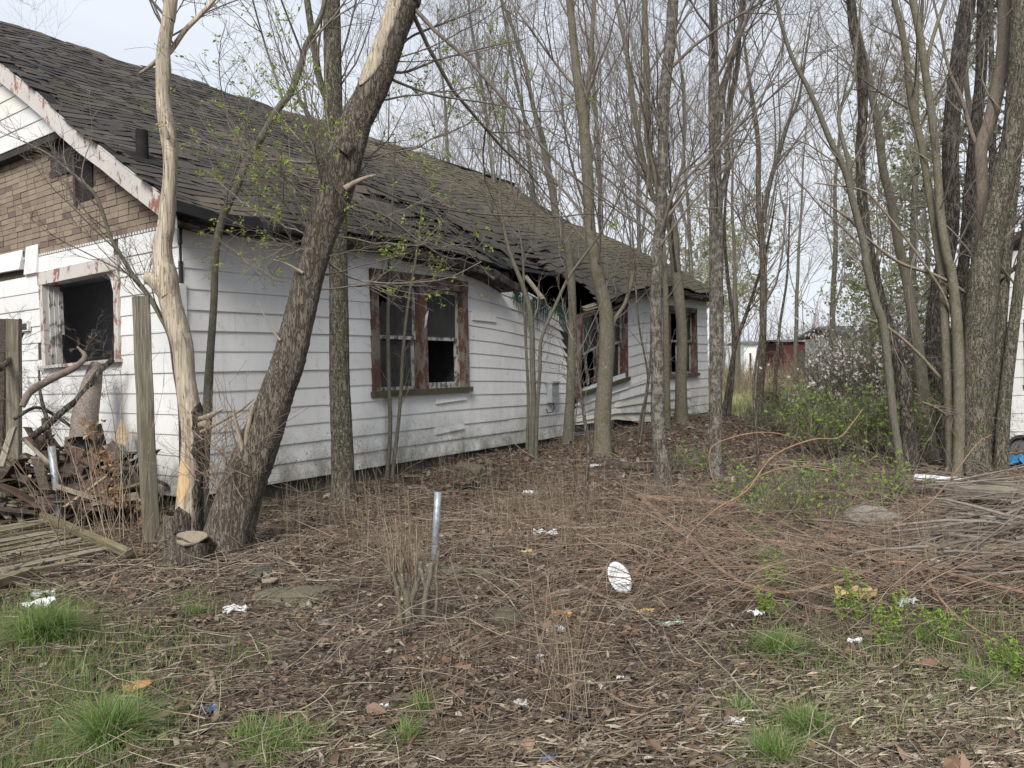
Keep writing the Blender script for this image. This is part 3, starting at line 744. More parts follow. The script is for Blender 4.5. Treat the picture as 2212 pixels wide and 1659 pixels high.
for i in range(n):
    a = TW * i / n; b_ = TW * (i + 1) / n
    for (c0, c1_) in ((a, b_),):
        mb.box8([GW(c0, 2.88, -.12), GW(c1_, 2.88, -.12), GW(c1_, 2.88, -.01), GW(c0, 2.88, -.01), GW(c0, roofline(c0), -.12), GW(c1_, roofline(c1_), -.12), GW(c1_, roofline(c1_), -.01), GW(c0, roofline(c0), -.01)])
        d0, d1 = TA - c0, TA - c1_
        mb.box8([GW(d1, 2.88, -.12), GW(d0, 2.88, -.12), GW(d0, 2.88, -.01), GW(d1, 2.88, -.01), GW(d1, roofline(c1_), -.12), GW(d0, roofline(c0), -.12), GW(d0, roofline(c0), -.01), GW(d1, roofline(c1_), -.01)])
mb.build('gable_wall', 'mortar', house)
mb = MB()   # far gable and back wall, floor
fg = lambda t, z, n_: C0h + U * (LH + n_) + V_ * t + UP * (z + tilt * LH)
mb.mbox(fg, 0, TA, ZB, 2.9, -.12, 0)
mb.box8([fg(0, 2.9, -.12), fg(TA, 2.9, -.12), fg(TA, 2.9, 0), fg(0, 2.9, 0), fg(TW - .01, roofline(TW) - .1, -.12), fg(TW + .01, roofline(TW) - .1, -.12), fg(TW + .01, roofline(TW) - .1, 0), fg(TW - .01, roofline(TW) - .1, 0)])
bw_ = lambda s_, z, n_: C0h + U * s_ + V_ * (TA + n_) + UP * z
mb.mbox(bw_, .13, LH - .13, ZB, 2.9, -.12, 0)
mb.build('rear_walls', 'sheathing', house)
mb = MB(); fl_ = lambda s_, t, z: C0h + U * s_ + V_ * t + UP * z
mb.mbox(fl_, .13, LH - .13, .13, TA - .13, ZB - .02, ZB + .05); mb.build('floor', 'interior', house)
mb = MB(); mb.mbox(fl_, 1.15, 1.25, .14, 5.5, ZB + .05, 2.75); mb.mbox(fl_, .14, 1.15, 4.9, 5.0, ZB + .05, 2.75); mb.build('partition_wall', 'interior', house)
mb = MB(); mb.mbox(fl_, .14, 4.4, .14, 5.5, 2.76, 2.82); mb.build('ceiling', 'interior', house)
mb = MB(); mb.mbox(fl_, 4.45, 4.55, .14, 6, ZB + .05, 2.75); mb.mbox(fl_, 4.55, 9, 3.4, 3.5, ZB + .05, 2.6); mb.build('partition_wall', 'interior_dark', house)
mb = MB(); g_ = -.5
mb.mbox(lambda s_, z, k: C0h + U * s_ + Nn * k + UP * (z + tilt * s_), 0.05, SK - .2, g_, ZB - .01, -.3, -.05)
mb.mbox(lambda s_, z, k: C0h + U * s_ + Nn * k + UP * (z + tilt * s_), SK - .2, LH - .05, g_, ZB - .01, -.5, -.25)
mb.mbox(GW, 0.06, TA, g_, ZB - .01, -.3, -.05); mb.build('foundation', 'foundation', house)
# corrugated crawl-space skirting below the broken window
mb = MB(); a0 = lw(1318, 900)[0]; a1 = lw(1395, 900)[0]
for i in range(40):
    s_ = a0 + (a1 - a0) * i / 40; mb.mbox(lambda s__, z, k: C0h + U * s__ + Nn * k + UP * (z + tilt * s__), s_, s_ + (a1 - a0) / 80, ZB - .25, ZB + .12, -.22, -.20)
mb.build('crawl_space_grille', 'metal', house)

# lap siding, board by board
def plank(fn, a, b_, c, d, mat='siding', droop=0.0, lift=0.0, ob=.017, step=.33, nm='plank'):
    v = []; f = []; n = max(1, int(math.ceil((b_ - a) / step)))
    for i in range(n + 1):
        s_ = a + (b_ - a) * i / n; k = i / n
        dz = -droop * (1 - k) if droop > 0 else droop * k
        v += [fn(s_, c + dz, 0.002), fn(s_, c + dz, ob + lift), fn(s_, c + dz + .008, ob + lift * .95 + .001), fn(s_, d + dz * .5, .007 + lift * .2)]
    for i in range(n):
        q = i * 4
        for r in range(3): f.append((q + r, q + 4 + r, q + 5 + r, q + 1 + r))
    f += [(0, 1, 2, 3), (n * 4 + 3, n * 4 + 2, n * 4 + 1, n * 4)]
    me = bpy.data.meshes.new(nm); me.from_pydata([tuple(x) for x in v], [], f); me.materials.append(M[mat]); me.update()
    return link(nm, me, house)
EX = 0.2045
z = ZB; row = 0
skip = {}
while z < WT - .02:
    z1 = min(z + EX, WT)
    seams = [0.012]
    s_ = random.uniform(1.6, 3.4)
    while s_ < LH - .6: seams.append(s_); s_ += random.uniform(3.0, 3.7)
    if all(abs(x - SK) > .3 for x in seams): seams = sorted([x for x in seams] + [SK])
    else: seams = sorted([x if abs(x - SK) > .3 else SK for x in seams])
    seams.append(LH)
    for a, b_ in zip(seams[:-1], seams[1:]):
        for (p, q, r, t) in rects_minus(a, b_, z, z1, [(x0 - .002, x1 + .002, y0, y1) for x0, x1, y0, y1 in openL]):
            if q - p < .03 or t - r < .03: continue
            if z > WT - 2.5 * EX and p < sE + 1.3 and q > sE - 1.6 and q > SK + .01: continue
            dr = random.choice([0, 0, 0, .006, -.006]); lf = random.choice([0, 0, .003, .006]); mt = 'siding'
            if q > SK + .3 and r < B_b and p < SR: lf += random.uniform(.01, .05); mt = random.choice(['siding', 'siding_warm'])
            plank(LW, p, q - .003, r, t, mt, dr, lf)
    z = z1; row += 1
for (pa, pb, ya, yb, dr, mt) in [((938), 1004, 868, 851, .03, 'siding_warm'), (938, 1000, 934, 912, .03, 'siding_warm'), (1018, 1068, 683, 656, .03, 'siding'), (1252, 1360, 868, 830, .05, 'siding_warm'), (1325, 1395, 855, 838, .07, 'siding_warm')]:
    a, c = lw(pa, ya); b_, _ = lw(pb, ya); d = lw(pa, yb)[1]; 
    if pa > 1200: 
        c += .28; d += .28
    plank(LW, a, b_, c, d, 'siding', dr, .012, .028)
# gable siding: below the brick-pattern strip
z = ZB; row = 0
while z < 2.90:
    z1 = min(z + EX, 2.905)
    seams = [0.012, 1.0 + random.uniform(0, 2.4)]; seams.append(seams[-1] + 3.6); seams.append(TA)
    for a, b_ in zip(seams[:-1], seams[1:]):
        for (p, q, r, t) in rects_minus(a, b_, z, z1, [(openG[0][0] - .002, openG[0][1] + .002, openG[0][2], openG[0][3])]):
            if q - p < .03 or t - r < .03: continue
            if t > 2.88 and q > 3.3: q = 3.3
            if q - p < .1: continue
            plank(lambda s__, z__, k: GW(s__, z__, k), p, q - .003, r, t, 'siding', random.choice([0, 0, .005]), random.choice([0, .003]), step=1.2)
    z = z1
GWf = lambda s__, z__, k: GW(s__, z__, k)
a = gw(86, 560); b_ = gw(60, 590); plank(GWf, gw(86, 560)[0], gw(59, 560)[0], gw(72, 592)[1] , gw(72, 530)[1], 'siding', 0, .03)
plank(GWf, gw(53, 560)[0], 5.5, gw(40, 580)[1], gw(40, 540)[1], 'siding', .03, .05)
# upper gable siding, standing proud
z = 4.21
while z < zR:
    tl = (z - zE + .30) / slope - .35 + .05
    tr = TA - tl
    if tr - tl > .3: plank(lambda a_, b_, c_: GW(a_, b_, c_ + .115), tl, tr, z, z + EX, random.choice(['siding', 'siding_warm', 'siding']), step=2)
    z += EX
mb = MB(); tl = (4.21 - zE + .3) / slope - .3; mb.mbox(GW, tl, TA - tl, 4.13, 4.205, .004, .12); mb.build('gap_shade_strip', 'sheathing', house)  # dark strip added for the shaded gap under the overhanging siding

# brick-pattern sheets on the gable, each brick raised
bricks = []
z = 2.93; row = 0
while z < 4.13:
    tl = max(0.04, (z + .06 - zE + .2) / slope - .35)
    t = tl - random.uniform(0, .05) - (row % 2) * .1
    while t < 6.2:
        a = max(tl, t); b_ = t + .192
        cx, cy = proj(GW((a + b_) / 2, z + .03, 0)); 
        if b_ - a > .05 and not (HV[0] > (a + b_) / 2 > HV[1] and HV[2] < z < HV[3]) and not (110 < cx < 169 and cy < 378 - (cx - 110) * .0 and cy > 285 and cx > 110) and not (cx > 168 and cy < 350 and cx < 205):
            bricks.append((np.linalg.norm(GW(a, z) - CAM), a + .001, b_ + .001, z, z + .0625))
        t += .2
    z += .0665; row += 1
bricks.sort()
bm = []
for k in range(4):
    mb = MB(); x = .189 / 2; mb.mbox(lambda a, b_, c: np.array([a, b_, c]), -x, x, -.03, .03, 0, .006 + .0025 * k); me = bpy.data.meshes.new('brick'); me.from_pydata(mb.v, [], mb.f); me.materials.append(M['brick']); bm.append(me)
gwall_par = house
rowt = {}
for k, (d, a, b_, c, e) in enumerate(bricks[:295]):
    o = bpy.data.objects.new('brick', bm[random.randrange(4)]); COL.objects.link(o); o.parent = house; o.matrix_parent_inverse = Matrix.Translation(-house.location)
    rr = np.stack([V_ * -1, UP, -U], 1); mm = Matrix(rr.tolist()).to_4x4(); mm.translation = Vector(GW((a + b_) / 2, (c + e) / 2, -.009)); mm = mm @ Matrix.Diagonal(((b_ - a) / .189, 1, 1, 1)); o.matrix_basis = mm
mb = MB()
for (d, a, b_, c, e) in bricks[295:]: mb.mbox(GW, a, b_, c, e, -.009, random.uniform(.0, .006))
if mb.v: mb.build('bricks', 'brick', house, 'stuff')
mb = MB(); mb.mbox(GW, HV[1], HV[0], HV[2], HV[3], -.008, .004); mb.build('gable_hole_shade_panel', 'felt', house)  # solid dark panel standing in for the shade inside the hole
mb = MB(); mb.mbox(GW, HV[0], HV[0] + .05, HV[2] - .02, HV[3] + .1, -.008, .03); mb.build('broken_frame_strip', 'wood_dark', house)
mb = MB(); a = gw(112, 378); mb.mbox(GW, gw(166, 340)[0], a[0], gw(140, 376)[1], 4.12, -.008, .012); mb.build('exposed_sheathing_sheet', 'sheathing', house)
# strip with nail fringe above the gable siding
mb = MB()
for i in range(60): t = .1 + i * .055; mb.mbox(GW, t, t + .03, 2.905, 2.93, 0, .012)
mb.build('nail_flange', 'siding', house, 'stuff')
# corner trims, with solid black strips in place of the shaded slits
mb = MB()
cf = lambda a, b_, c: C0h + U * a + V_ * b_ + UP * c
mb.mbox(cf, -.035, .03, -.035, .03, ZB + .02, 2.33); mb.build('corner_post', 'siding', house)
for za_, zb__ in ((2.33, 2.55), (2.72, 2.9)):
    mb = MB(); mb.mbox(cf, -.022, .01, -.022, .01, za_, zb__); mb.build('corner_shade_strip', 'black_plastic', house)

# ---- windows
def quad_fn(c, nrmv):
    """c: world points TL,TR,BR,BL -> fn(u, v, n) u right, v up"""
    TL, TR, BR, BL = [A3(x) for x in c]; w = np.linalg.norm(BR - BL); h = np.linalg.norm(TL - BL)
    def f(u, v, n): 
        u_, v_ = u / w, v / h
        return (BL * (1 - u_) + BR * u_) * (1 - v_) + (TL * (1 - u_) + TR * u_) * v_ + nrmv * n
    return f, w, h
def sash_unit(fn, u0_, u1_, v0, v1, par, broken=False, mat='sash', pane=True, dn=-.05, wl=.045):
    mb = MB(); mb.mbox(fn, u0_, u0_ + wl, v0, v1, dn - .03, dn); mb.mbox(fn, u1_ - wl, u1_, v0, v1, dn - .03, dn)
    mb.mbox(fn, u0_ + wl, u1_ - wl, v0, v0 + wl, dn - .03, dn); mb.mbox(fn, u0_ + wl, u1_ - wl, v1 - wl, v1, dn - .03, dn); mb.build('sash', mat, par)
    if pane:
        a, b_, c, d = u0_ + wl, u1_ - wl, v0 + wl, v1 - wl; mb = MB(); n = dn - .015
        if broken:
            pts = [(a, c), (b_, c), (b_, d), (a + .38 * (b_ - a), d), (a + .42 * (b_ - a), d - .12), (a + .3 * (b_ - a), d - .2), (a + .18 * (b_ - a), d - .17), (a + .12 * (b_ - a), d - .26), (a, d - .22)]
        else: pts = [(a, c), (b_, c), (b_, d), (a, d)]
        mb.poly([fn(x, y, n) for x, y in pts]); mb.poly([fn(x, y, n - .004) for x, y in pts[::-1]]); mb.build('pane', 'glass', par)
def casing(fn, w, h, cw, mat, sillmat, parent, name='window', head=None, sillh=.07, mull=None):
    head = head or cw; mb = MB()
    mb.mbox(fn, 0, cw, sillh, h - head, -.10, .045); mb.mbox(fn, w - cw, w, sillh, h - head, -.10, .045); mb.mbox(fn, -.01, w + .01, h - head, h, -.10, .05)
    if mull: mb.mbox(fn, mull - .07, mull + .07, sillh, h - head, -.10, .043)
    win = mb.build(name, mat, parent)
    mb = MB(); mb.mbox(fn, -.03, w + .03, 0, sillh, -.12, .085); mb.build('sill', sillmat, win)
    return win
# double window on the long wall
cs = [LW(A_l, A_t), LW(A_r, A_t), LW(A_r, A_b), LW(A_l, A_b)]
fn, w, h = quad_fn(cs, Nn); cw = .12; mid = w * .5
win = casing(fn, w, h, cw, 'trim_red', 'sill_moss', house, head=.16, mull=mid)
hm = .07 + (h - .23) * .5
sash_unit(fn, cw, mid - .07, hm - .02, h - .16, win, True); sash_unit(fn, cw, mid - .07, .07, hm + .025, win, dn=-.085)
sash_unit(fn, mid + .07, w - cw, hm - .02, h - .16, win)
mb = MB(); mb.mbox(fn, w - cw - .05, w - cw, .07, hm, -.10, -.04); mb.mbox(fn, mid + .07, mid + .10, .07, hm, -.10, -.05); mb.mbox(fn, mid + .10, w - cw - .05, .07, .15, -.11, -.03); mb.build('stop_strip', 'sash', win)
# flakes of white paint hanging off the mullion
mb = MB(); mb.poly([fn(mid + .01, h * .66, .06), fn(mid + .05, h * .71, .09), fn(mid + .04, h * .58, .05), fn(mid - .01, h * .55, .055)]); mb.build('paint_flake', 'white_paper', win)
# buckled window at the collapse
def lpx(px, py, n=0.0): return on_plane(px, py, C0h + Nn * n, Nn)
cs = [lpx(1251, 680), lpx(1352, 655), lpx(1353, 822), lpx(1247, 858)]
fn, w, h = quad_fn(cs, Nn)
win = casing(fn, w, h, .07, 'trim_red', 'sill_moss', house, mull=w * .47)
cs2 = [lpx(1258, 680, -.05), lpx(1294, 668, -.05), lpx(1297, 748, -.05), lpx(1259, 768, -.05)]; f2, w2, h2 = quad_fn(cs2, Nn); sash_unit(f2, 0, w2, 0, h2, win, dn=0, wl=.04)
sash_unit(fn, w * .47 + .07, w - .10, h * .5, h - .1, win); sash_unit(fn, w * .47 + .07, w - .10, .07, h * .52, win, dn=-.085)
mb = MB(); beam(mb, lpx(1284, 668, -.03), lpx(1297, 742, -.03), .05, .03, up=Nn); beam(mb, lpx(1262, 760, -.15), lpx(1270, 830, -.15), .06, .03, up=Nn); beam(mb, lpx(1284, 756, -.2), lpx(1287, 820, -.2), .08, .03, up=Nn); mb.build('hanging_strip', 'sash', win)
# curtain-like torn netting hanging from the wall top
mb = MB()
for k in range(260):
    x = random.uniform(1108, 1232); yt = np.interp(x, [1108, 1150, 1190, 1232], [632, 650, 662, 676]) + random.uniform(-6, 6)
    ln = random.uniform(6, 46) * (1 - .4 * math.cos((x - 1108) / 14)); a = lpx(x, yt, .06); b_ = lpx(x + random.gauss(0, 2), yt + ln, .05); beam(mb, a, b_, .006, .004, up=Nn)
for k in range(30):
    if random.random() < .45: continue
    x = 1108 + k * 4.2; yt = np.interp(x, [1108, 1150, 1190, 1232], [628, 646, 658, 672]); pts = [lpx(x, yt - random.uniform(0, 9), .07), lpx(x + 8, yt - random.uniform(-3, 7), .08), lpx(x + 8, yt + random.uniform(4, 12), .07), lpx(x, yt + random.uniform(4, 14), .06)]; mb.poly(pts)
mb.build('green_netting', 'mesh_green', house, 'stuff')
# far window
cs = [LW(Cw_l, Cw_t), LW(Cw_r, Cw_t), LW(Cw_r, Cw_b), LW(Cw_l, Cw_b)]
fn, w, h = quad_fn(cs, Nn); win = casing(fn, w, h, .10, 'trim_red', 'trim_red', house, mull=w * .5)
for (a, b_) in ((.10, w * .5 - .07), (w * .5 + .07, w - .10)):
    sash_unit(fn, a, b_, h * .5, h - .1, win, pane=a > .2); sash_unit(fn, a, b_, .07, h * .52, win, dn=-.085, pane=a > .2)
# gable window (t runs away from the corner: right edge = G_r)
def gpx(px, py, n=0.0): return on_plane(px, py, C0h - U * n, -U)
cs = [gpx(90, 590), gpx(262, 552), gpx(265, 782), gpx(100, 797)]
fn, w, h = quad_fn(cs, -U)
win = casing(fn, w, h, .085, 'trim_white_red', 'trim_white_red', house, head=.15, sillh=.035)
for (a_, b_, c_, d_, n0_, n1_) in ((.085, .11, .035, h - .15, -.14, -.02), (.12, .14, .035, h * .85, -.13, -.06), (.15, .165, .35 * h, h * .8, -.15, -.1), (w - .11, w - .085, .035, h - .15, -.12, -.02)):
    mb = MB(); mb.mbox(fn, a_, b_, c_, d_, n0_, n1_); mb.build('frame_strip', 'sash', win)
mb = MB(); mb.poly([fn(w - .12, h - .16, -.02), fn(w - .12, h - .6, -.02), fn(w - .16, h - .5, -.02), fn(w - .26, h - .22, -.02), fn(w - .34, h - .16, -.02)]); mb.build('torn_panel', 'white_paper', win)
mb = MB(); a, c = gw(60, 705); mb.mbox(GW, a - .13, a + .13, c - .06, c + .06, .02, .05)
vf = mb.build('vent_flap', 'siding_warm', house)
mb = MB(); mb.mbox(GW, a - .09, a + .10, c - .045, c + .03, .051, .054); mb.build('vent_shade_plate', 'black_plastic', vf)  # black plate standing in for the dark inside of the vent
# second window at the far left
fn2 = lambda t, z, n: GW(t, z, n)
# utility box on the wall, roof vent pipe
mb = MB(); a, c = lw(1188, 838); bx_ = lambda s_, z, n: LW(a, c, 0) + U * s_ + UP * z + Nn * n
mb.mbox(bx_, -.11, .11, -.17, .15, .03, .14); ub = mb.build('meter_box', 'box_grey', house)
mb = MB(); mb.mbox(bx_, -.12, .12, .15, .18, .02, .16); mb.build('box_lid', 'box_grey', ub)
b = Batch(); b.tube(np.array([[bx_(0, -.17, .08), bx_(.03, -.26, .09), bx_(-.02, -.33, .08), bx_(-.12, -.34, .06), bx_(-.16, -.27, .05)]]), np.full((1, 5), .008), 5); b.build('cable', 'black_plastic', ub)
d_ = on_plane(308, 345, RS(0, 2.5), UP * math.cos(aS) - V_ * math.sin(aS))
b = Batch(); pth = np.array([[d_ - UP * .1, d_ + UP * .12, d_ + UP * .30]]); b.tube(pth, np.array([[.062, .062, .062]]), 12)
b.tube(np.array([[d_ + UP * .3, d_ + UP * .301]]), np.array([[.062, .001]]), 12); vp = b.build('vent_pipe', 'felt', roof)
mb = MB(); mb.mbox(lambda a, b_, c: d_ + U * a + nrm(V_ * math.cos(aS) + UP * math.sin(aS)) * b_ + nrm(UP * math.cos(aS) - V_ * math.sin(aS)) * c, -.16, .16, -.2, .14, .005, .03); mb.build('vent_flashing', 'felt', vp)

# ------------------------------------------------------------------ neighbouring house at the right
HY = 11.3; hx = lambda px: float(P(px, 780, HY)[0]); hz = lambda py: float(P(2140, py, HY)[2])
nh = thing('house', 'white clapboard house with a torn brown roof corner behind the right-hand tree clump', 'house', (hx(2076), HY, .2))
X0 = hx(2078); X1 = X0 + 7.5; ez = hz(612); rs = .74
NW = lambda x, z, n: np.array([x, HY - n, z])
mb = MB(); mb.mbox(NW, X0, X1, .0, ez, -.12, -.003)
mb.box8([NW(X0, ez, -.12), NW(X1, ez, -.12), NW(X1, ez, -.003), NW(X0, ez, -.003), NW((X0 + X1) / 2 - .01, ez + rs * 3.75, -.12), NW((X0 + X1) / 2 + .01, ez + rs * 3.75, -.12), NW((X0 + X1) / 2 + .01, ez + rs * 3.75, -.003), NW((X0 + X1) / 2 - .01, ez + rs * 3.75, -.003)])
SH = .95; mb.mbox(lambda a, b, c: np.array([X0 + c + a * SH, HY + a, b]), .12, 7, 0, ez, 0, .1); mb.mbox(lambda a, b, c: np.array([X1 - c + a * SH, HY + a, b]), .12, 7, 0, ez, 0, .1)
mb.build('wall', 'sheathing', nh)
EXN = .262
z = hz(972); wz0, wz1 = hz(697), hz(655)
rx0, rx1, rz0, rz1 = hx(2210), hx(2210) + .9, 1.0, 2.0
while z < ez + rs * 3.6:
    tl = X0 + max(0, (z + EXN - ez) / rs - .1); tr = X1 - max(0, (z + EXN - ez) / rs - .1)
    if tr > tl + .2:
        for (p, q, r, t) in rects_minus(tl, tr, z, z + EXN, [(hx(2072), hx(2180), wz0, wz1), (rx0, rx1, rz0, rz1)]):
            if q - p > .05 and t - r > .03:
                o = plank(NW, p, q, r, t, 'siding', 0, 0, step=3); o.parent = nh; o.matrix_parent_inverse = Matrix.Translation(-nh.location)
    z += EXN
def simple_window(x0, x1, z0, z1, mat, pane='window_green', nm=nh):
    mb = MB(); mb.mbox(NW, x0, x1, z1 - .05, z1, -.02, .045); mb.mbox(NW, x0, x0 + .05, z0 + .05, z1 - .05, -.02, .04); mb.mbox(NW, x1 - .05, x1, z0 + .05, z1 - .05, -.02, .04); w_ = mb.build('window', mat, nm)
    mb = MB(); mb.mbox(NW, x0 - .02, x1 + .02, z0, z0 + .05, -.02, .06); mb.build('sill', mat, w_)
    mb = MB(); mb.mbox(NW, x0 + .05, x1 - .05, z0 + .05, z1 - .05, -.001, .003); mb.build('pane', pane, w_)
simple_window(hx(2076), hx(2178), wz0, wz1, 'siding'); simple_window(rx0, rx1, rz0, rz1, 'trim_red')
mb = MB(); mid_ = (X0 + X1) / 2
for sx, a in ((1, X0 - .35), (-1, X1 + .35)):
    za = ez - .2; p = [np.array([a, HY - .25, za]), np.array([mid_, HY - .25, za + rs * (mid_ - X0 + .35)]), np.array([mid_ + 7 * SH, HY + 7.2, za + rs * (mid_ - X0 + .35)]), np.array([a + 7 * SH, HY + 7.2, za])]
    mb.box8([q + UP * .04 for q in p] + [q + UP * .13 for q in p])
mb.build('roof', 'roofing_brown', nh)
mb = MB()
for k in range(9): 
    a = P(2062 + random.uniform(0, 30), 590 + random.uniform(0, 30), HY - .35); beam(mb, a, a + np.array([random.uniform(.2, .5), -.1, random.uniform(-.12, .30)]), random.uniform(.05, .14), .03, jag=.04)
mb.build('torn_eave_boards', 'wood_dark', nh, 'stuff')

# ------------------------------------------------------------------ trees
def pxpath(pts, Y, lean=0.0, dy=None):
    out_ = []
    for i, p in enumerate(pts):
        y = Y + lean * i / max(1, len(pts) - 1)
        if dy is not None: y = Y + dy[i]
        q = P(p[0], p[1], y); out_.append([q[0], q[1], q[2], p[2] / 2 / F * y])
    return np.array(out_)
def crown(root, path, n1, zmin, zmax, L=(1.2, 2.6), c2=6, c3=5, mat='twig', up=.10, ang=(.5, .9), az=None, r1=.012, seed=0, leaves=None, leafn=0, name='crown', wob=.13, c4=0, tw=.0022):
    g = np.random.default_rng(seed + 101); b = Batch()
    zz = path[:, 2]; ok = np.where((zz > zmin) & (zz < zmax))[0]
    if len(ok) < 2 or n1 == 0: return None
    idx = g.choice(ok[:-1], n1); st = path[idx, :3] + (path[idx + 1, :3] - path[idx, :3]) * g.random((n1, 1))
    tan = nrm(path[idx + 1, :3] - path[idx, :3]); q = g.normal(0, 1, (n1, 3)); q[:, 2] = 0
    if az is not None: q = np.array([az[0], az[1], 0.0]) + g.normal(0, az[2], (n1, 3)); q[:, 2] = 0
    q = nrm(q); a = g.uniform(*ang, n1)[:, None]; d = nrm(tan * np.cos(a) + q * np.sin(a))
    Ls = g.uniform(*L, n1); R0 = np.minimum(path[idx, 3] * .4, r1 * Ls * .62)
    P1 = grow(st, d, Ls, 8, up, wob, g); R1 = R0[:, None] * np.linspace(1, .22, 8)[None]
    b.tube(P1, R1, 5)
    s2, d2, rr, t = kids(P1, R1, c2, (.45, .95), .2, g); L2 = np.repeat(Ls, c2) * g.uniform(.25, .55, len(s2)) * (1.15 - .6 * t)
    P2 = grow(s2, d2, L2, 5, up * .8, wob * 1.2, g); R2 = np.maximum(rr * .6, tw * 1.2)[:, None] * np.linspace(1, .35, 5)[None]
    b.tube(P2, R2, 4)
    s3, d3, rr, t = kids(P2, R2, c3, (.5, 1.0), .15, g); L3 = np.repeat(L2, c3) * g.uniform(.3, .7, len(s3))
    P3 = grow(s3, d3, L3, 4, up * .8, wob * 1.4, g); R3 = np.maximum(rr * .6, tw * .8)[:, None] * np.linspace(1, .4, 4)[None]
    b.tube(P3, R3, 3)
    tips = P3
    if c4:
        s4, d4, rr, t = kids(P3, R3, c4, (.5, 1.0), .15, g); L4 = np.repeat(L3, c4) * g.uniform(.4, .8, len(s4))
        P4 = grow(s4, d4, L4, 3, up * .6, .2, g); R4 = np.full((len(s4), 3), tw * .7) * np.array([[1, .8, .5]]); b.tube(P4, R4, 3); tips = np.concatenate([P3[:, 1:], P4], 0)
    o = b.build(name, mat, root)
    if leaves:
        tp = tips.reshape(-1, 3); sel = tp[g.choice(len(tp), min(leafn, len(tp) * 3))] + g.normal(0, .02, (min(leafn, len(tp) * 3), 3))
        Vl, Fl = leaves_mesh(sel, g.uniform(leaves[1] * .6, leaves[1] * 1.3, len(sel)), g); link('leaves', mesh_np('leaves', Vl, Fl, leaves[0], False), root)
    return o
def densify(path, step):
    L = np.sum(np.linalg.norm(np.diff(path[:, :3], axis=0), axis=1)); return spline(path, max(6, int(L / step)))
NT_ = [0]
def tree(label, pts, mat, cat='tree', name='tree', Y=None, lean=0.0, ext=2.5, flare=.3, sides=12, step=.07, lump=.05, limbs=(), cr=None, group=None, fl=.16):
    NT_[0] += 1; sd_ = NT_[0]
    if Y is None: Y = float(ghit(pts[0][0], pts[0][1])[1])
    p = pxpath(pts, Y, lean)
    base = p[0].copy(); base[2] = G(base[0], base[1]) - .06; base[3] *= 1.02
    if p[0, 2] > base[2] + .3: p = np.vstack([base, p])
    else: p[0] = base
    if ext:
        d = p[-1] - p[-2]; d[:3] = nrm(d[:3]) + np.array([0, 0, .35]); d[:3] = nrm(d[:3])
        e1 = p[-1].copy(); e1[:3] += d[:3] * ext * .5; e1[3] *= .75; e2 = e1.copy(); e2[:3] += nrm(d[:3] + np.array([0, 0, .4])) * ext * .5; e2[3] = max(.008, e1[3] * .4); p = np.vstack([p, e1, e2])
    pd = densify(p, step); pd[:, 3] = np.maximum(pd[:, 3], .003)
    root = thing(name, label, cat, (base[0], base[1], base[2] + .06), group)
    trunk_mesh('trunk', pd[:, :3], pd[:, 3], mat, sides, flare, lump, root, sd_, fl=fl)
    for lp in limbs:
        lpp = pxpath(lp, Y + lean * .6, .3); 
        d = lpp[-1] - lpp[-2]; e = lpp[-1].copy(); e[:3] += nrm(d[:3]) * .8; e[3] *= .6; lpp = np.vstack([lpp, e])
        ld = densify(lpp, step); ld[:, 3] = np.maximum(ld[:, 3], .003); trunk_mesh('limb', ld[:, :3], ld[:, 3], mat, max(7, sides - 3), 0, lump, root, sd_ + 50)
        if cr and cr.get('limb', 4): 
            c_ = dict(cr); c_.pop('limb', None); c_['n1'] = cr.get('limb', 5); c_['zmin'] = ld[2, 2]; c_['name'] = 'twigs'; crown(root, ld, seed=sd_ + 9, **c_)
    if cr: 
        c_ = dict(cr); c_.pop('limb', None); crown(root, pd, seed=sd_, **c_)
    return root, pd, Y

TB = dict(zmin=2.2, zmax=7.5)
# 1 barkless sinuous trunk in front of the house corner
t1, p1, Y1 = tree('barkless pale dead trunk with an S-bend, in front of the house corner', [(405, 1168, 58), (408, 1100, 52), (412, 1040, 48), (416, 980, 47), (417, 936, 46), (410, 880, 44), (401, 820, 40), (395, 750, 43), (382, 700, 45), (368, 650, 45), (360, 600, 48), (353, 565, 42), (352, 530, 38), (358, 493, 36), (363, 440, 33), (368, 380, 30), (368, 330, 32), (361, 277, 34), (354, 230, 31), (352, 195, 29), (353, 150, 32), (353, 110, 28), (362, 50, 26), (370, -10, 27)],
    'bare_wood', ext=3, sides=24, step=.035, lump=.05, flare=.25,
    limbs=[[(358, 118, 14), (370, 108, 11), (400, 65, 10), (430, 35, 9), (462, 0, 8), (480, -30, 7)]], cr=dict(n1=7, zmin=4.0, zmax=8, L=(1, 2.2), limb=3))
b = Batch()
def stub(par, pts, Y, mat, name='stub', sides=10):
    q = pxpath(pts, Y); qd = densify(q, .03); trunk_mesh(name, qd[:, :3], qd[:, 3], mat, sides, 0, .05, par, int(pts[0][0]))
stub(t1, [(362, 640, 34), (345, 618, 34), (328, 603, 30), (316, 600, 27)], Y1 - .03, 'bare_wood', 'cut_knob', 14)
stub(t1, [(352, 122, 14), (322, 145, 8), (300, 160, 5)], Y1, 'bark_dead')
stub(t1, [(363, 300, 8), (360, 285, 6), (357, 272, 5)], Y1 - .1, 'bark_dead', sides=6)
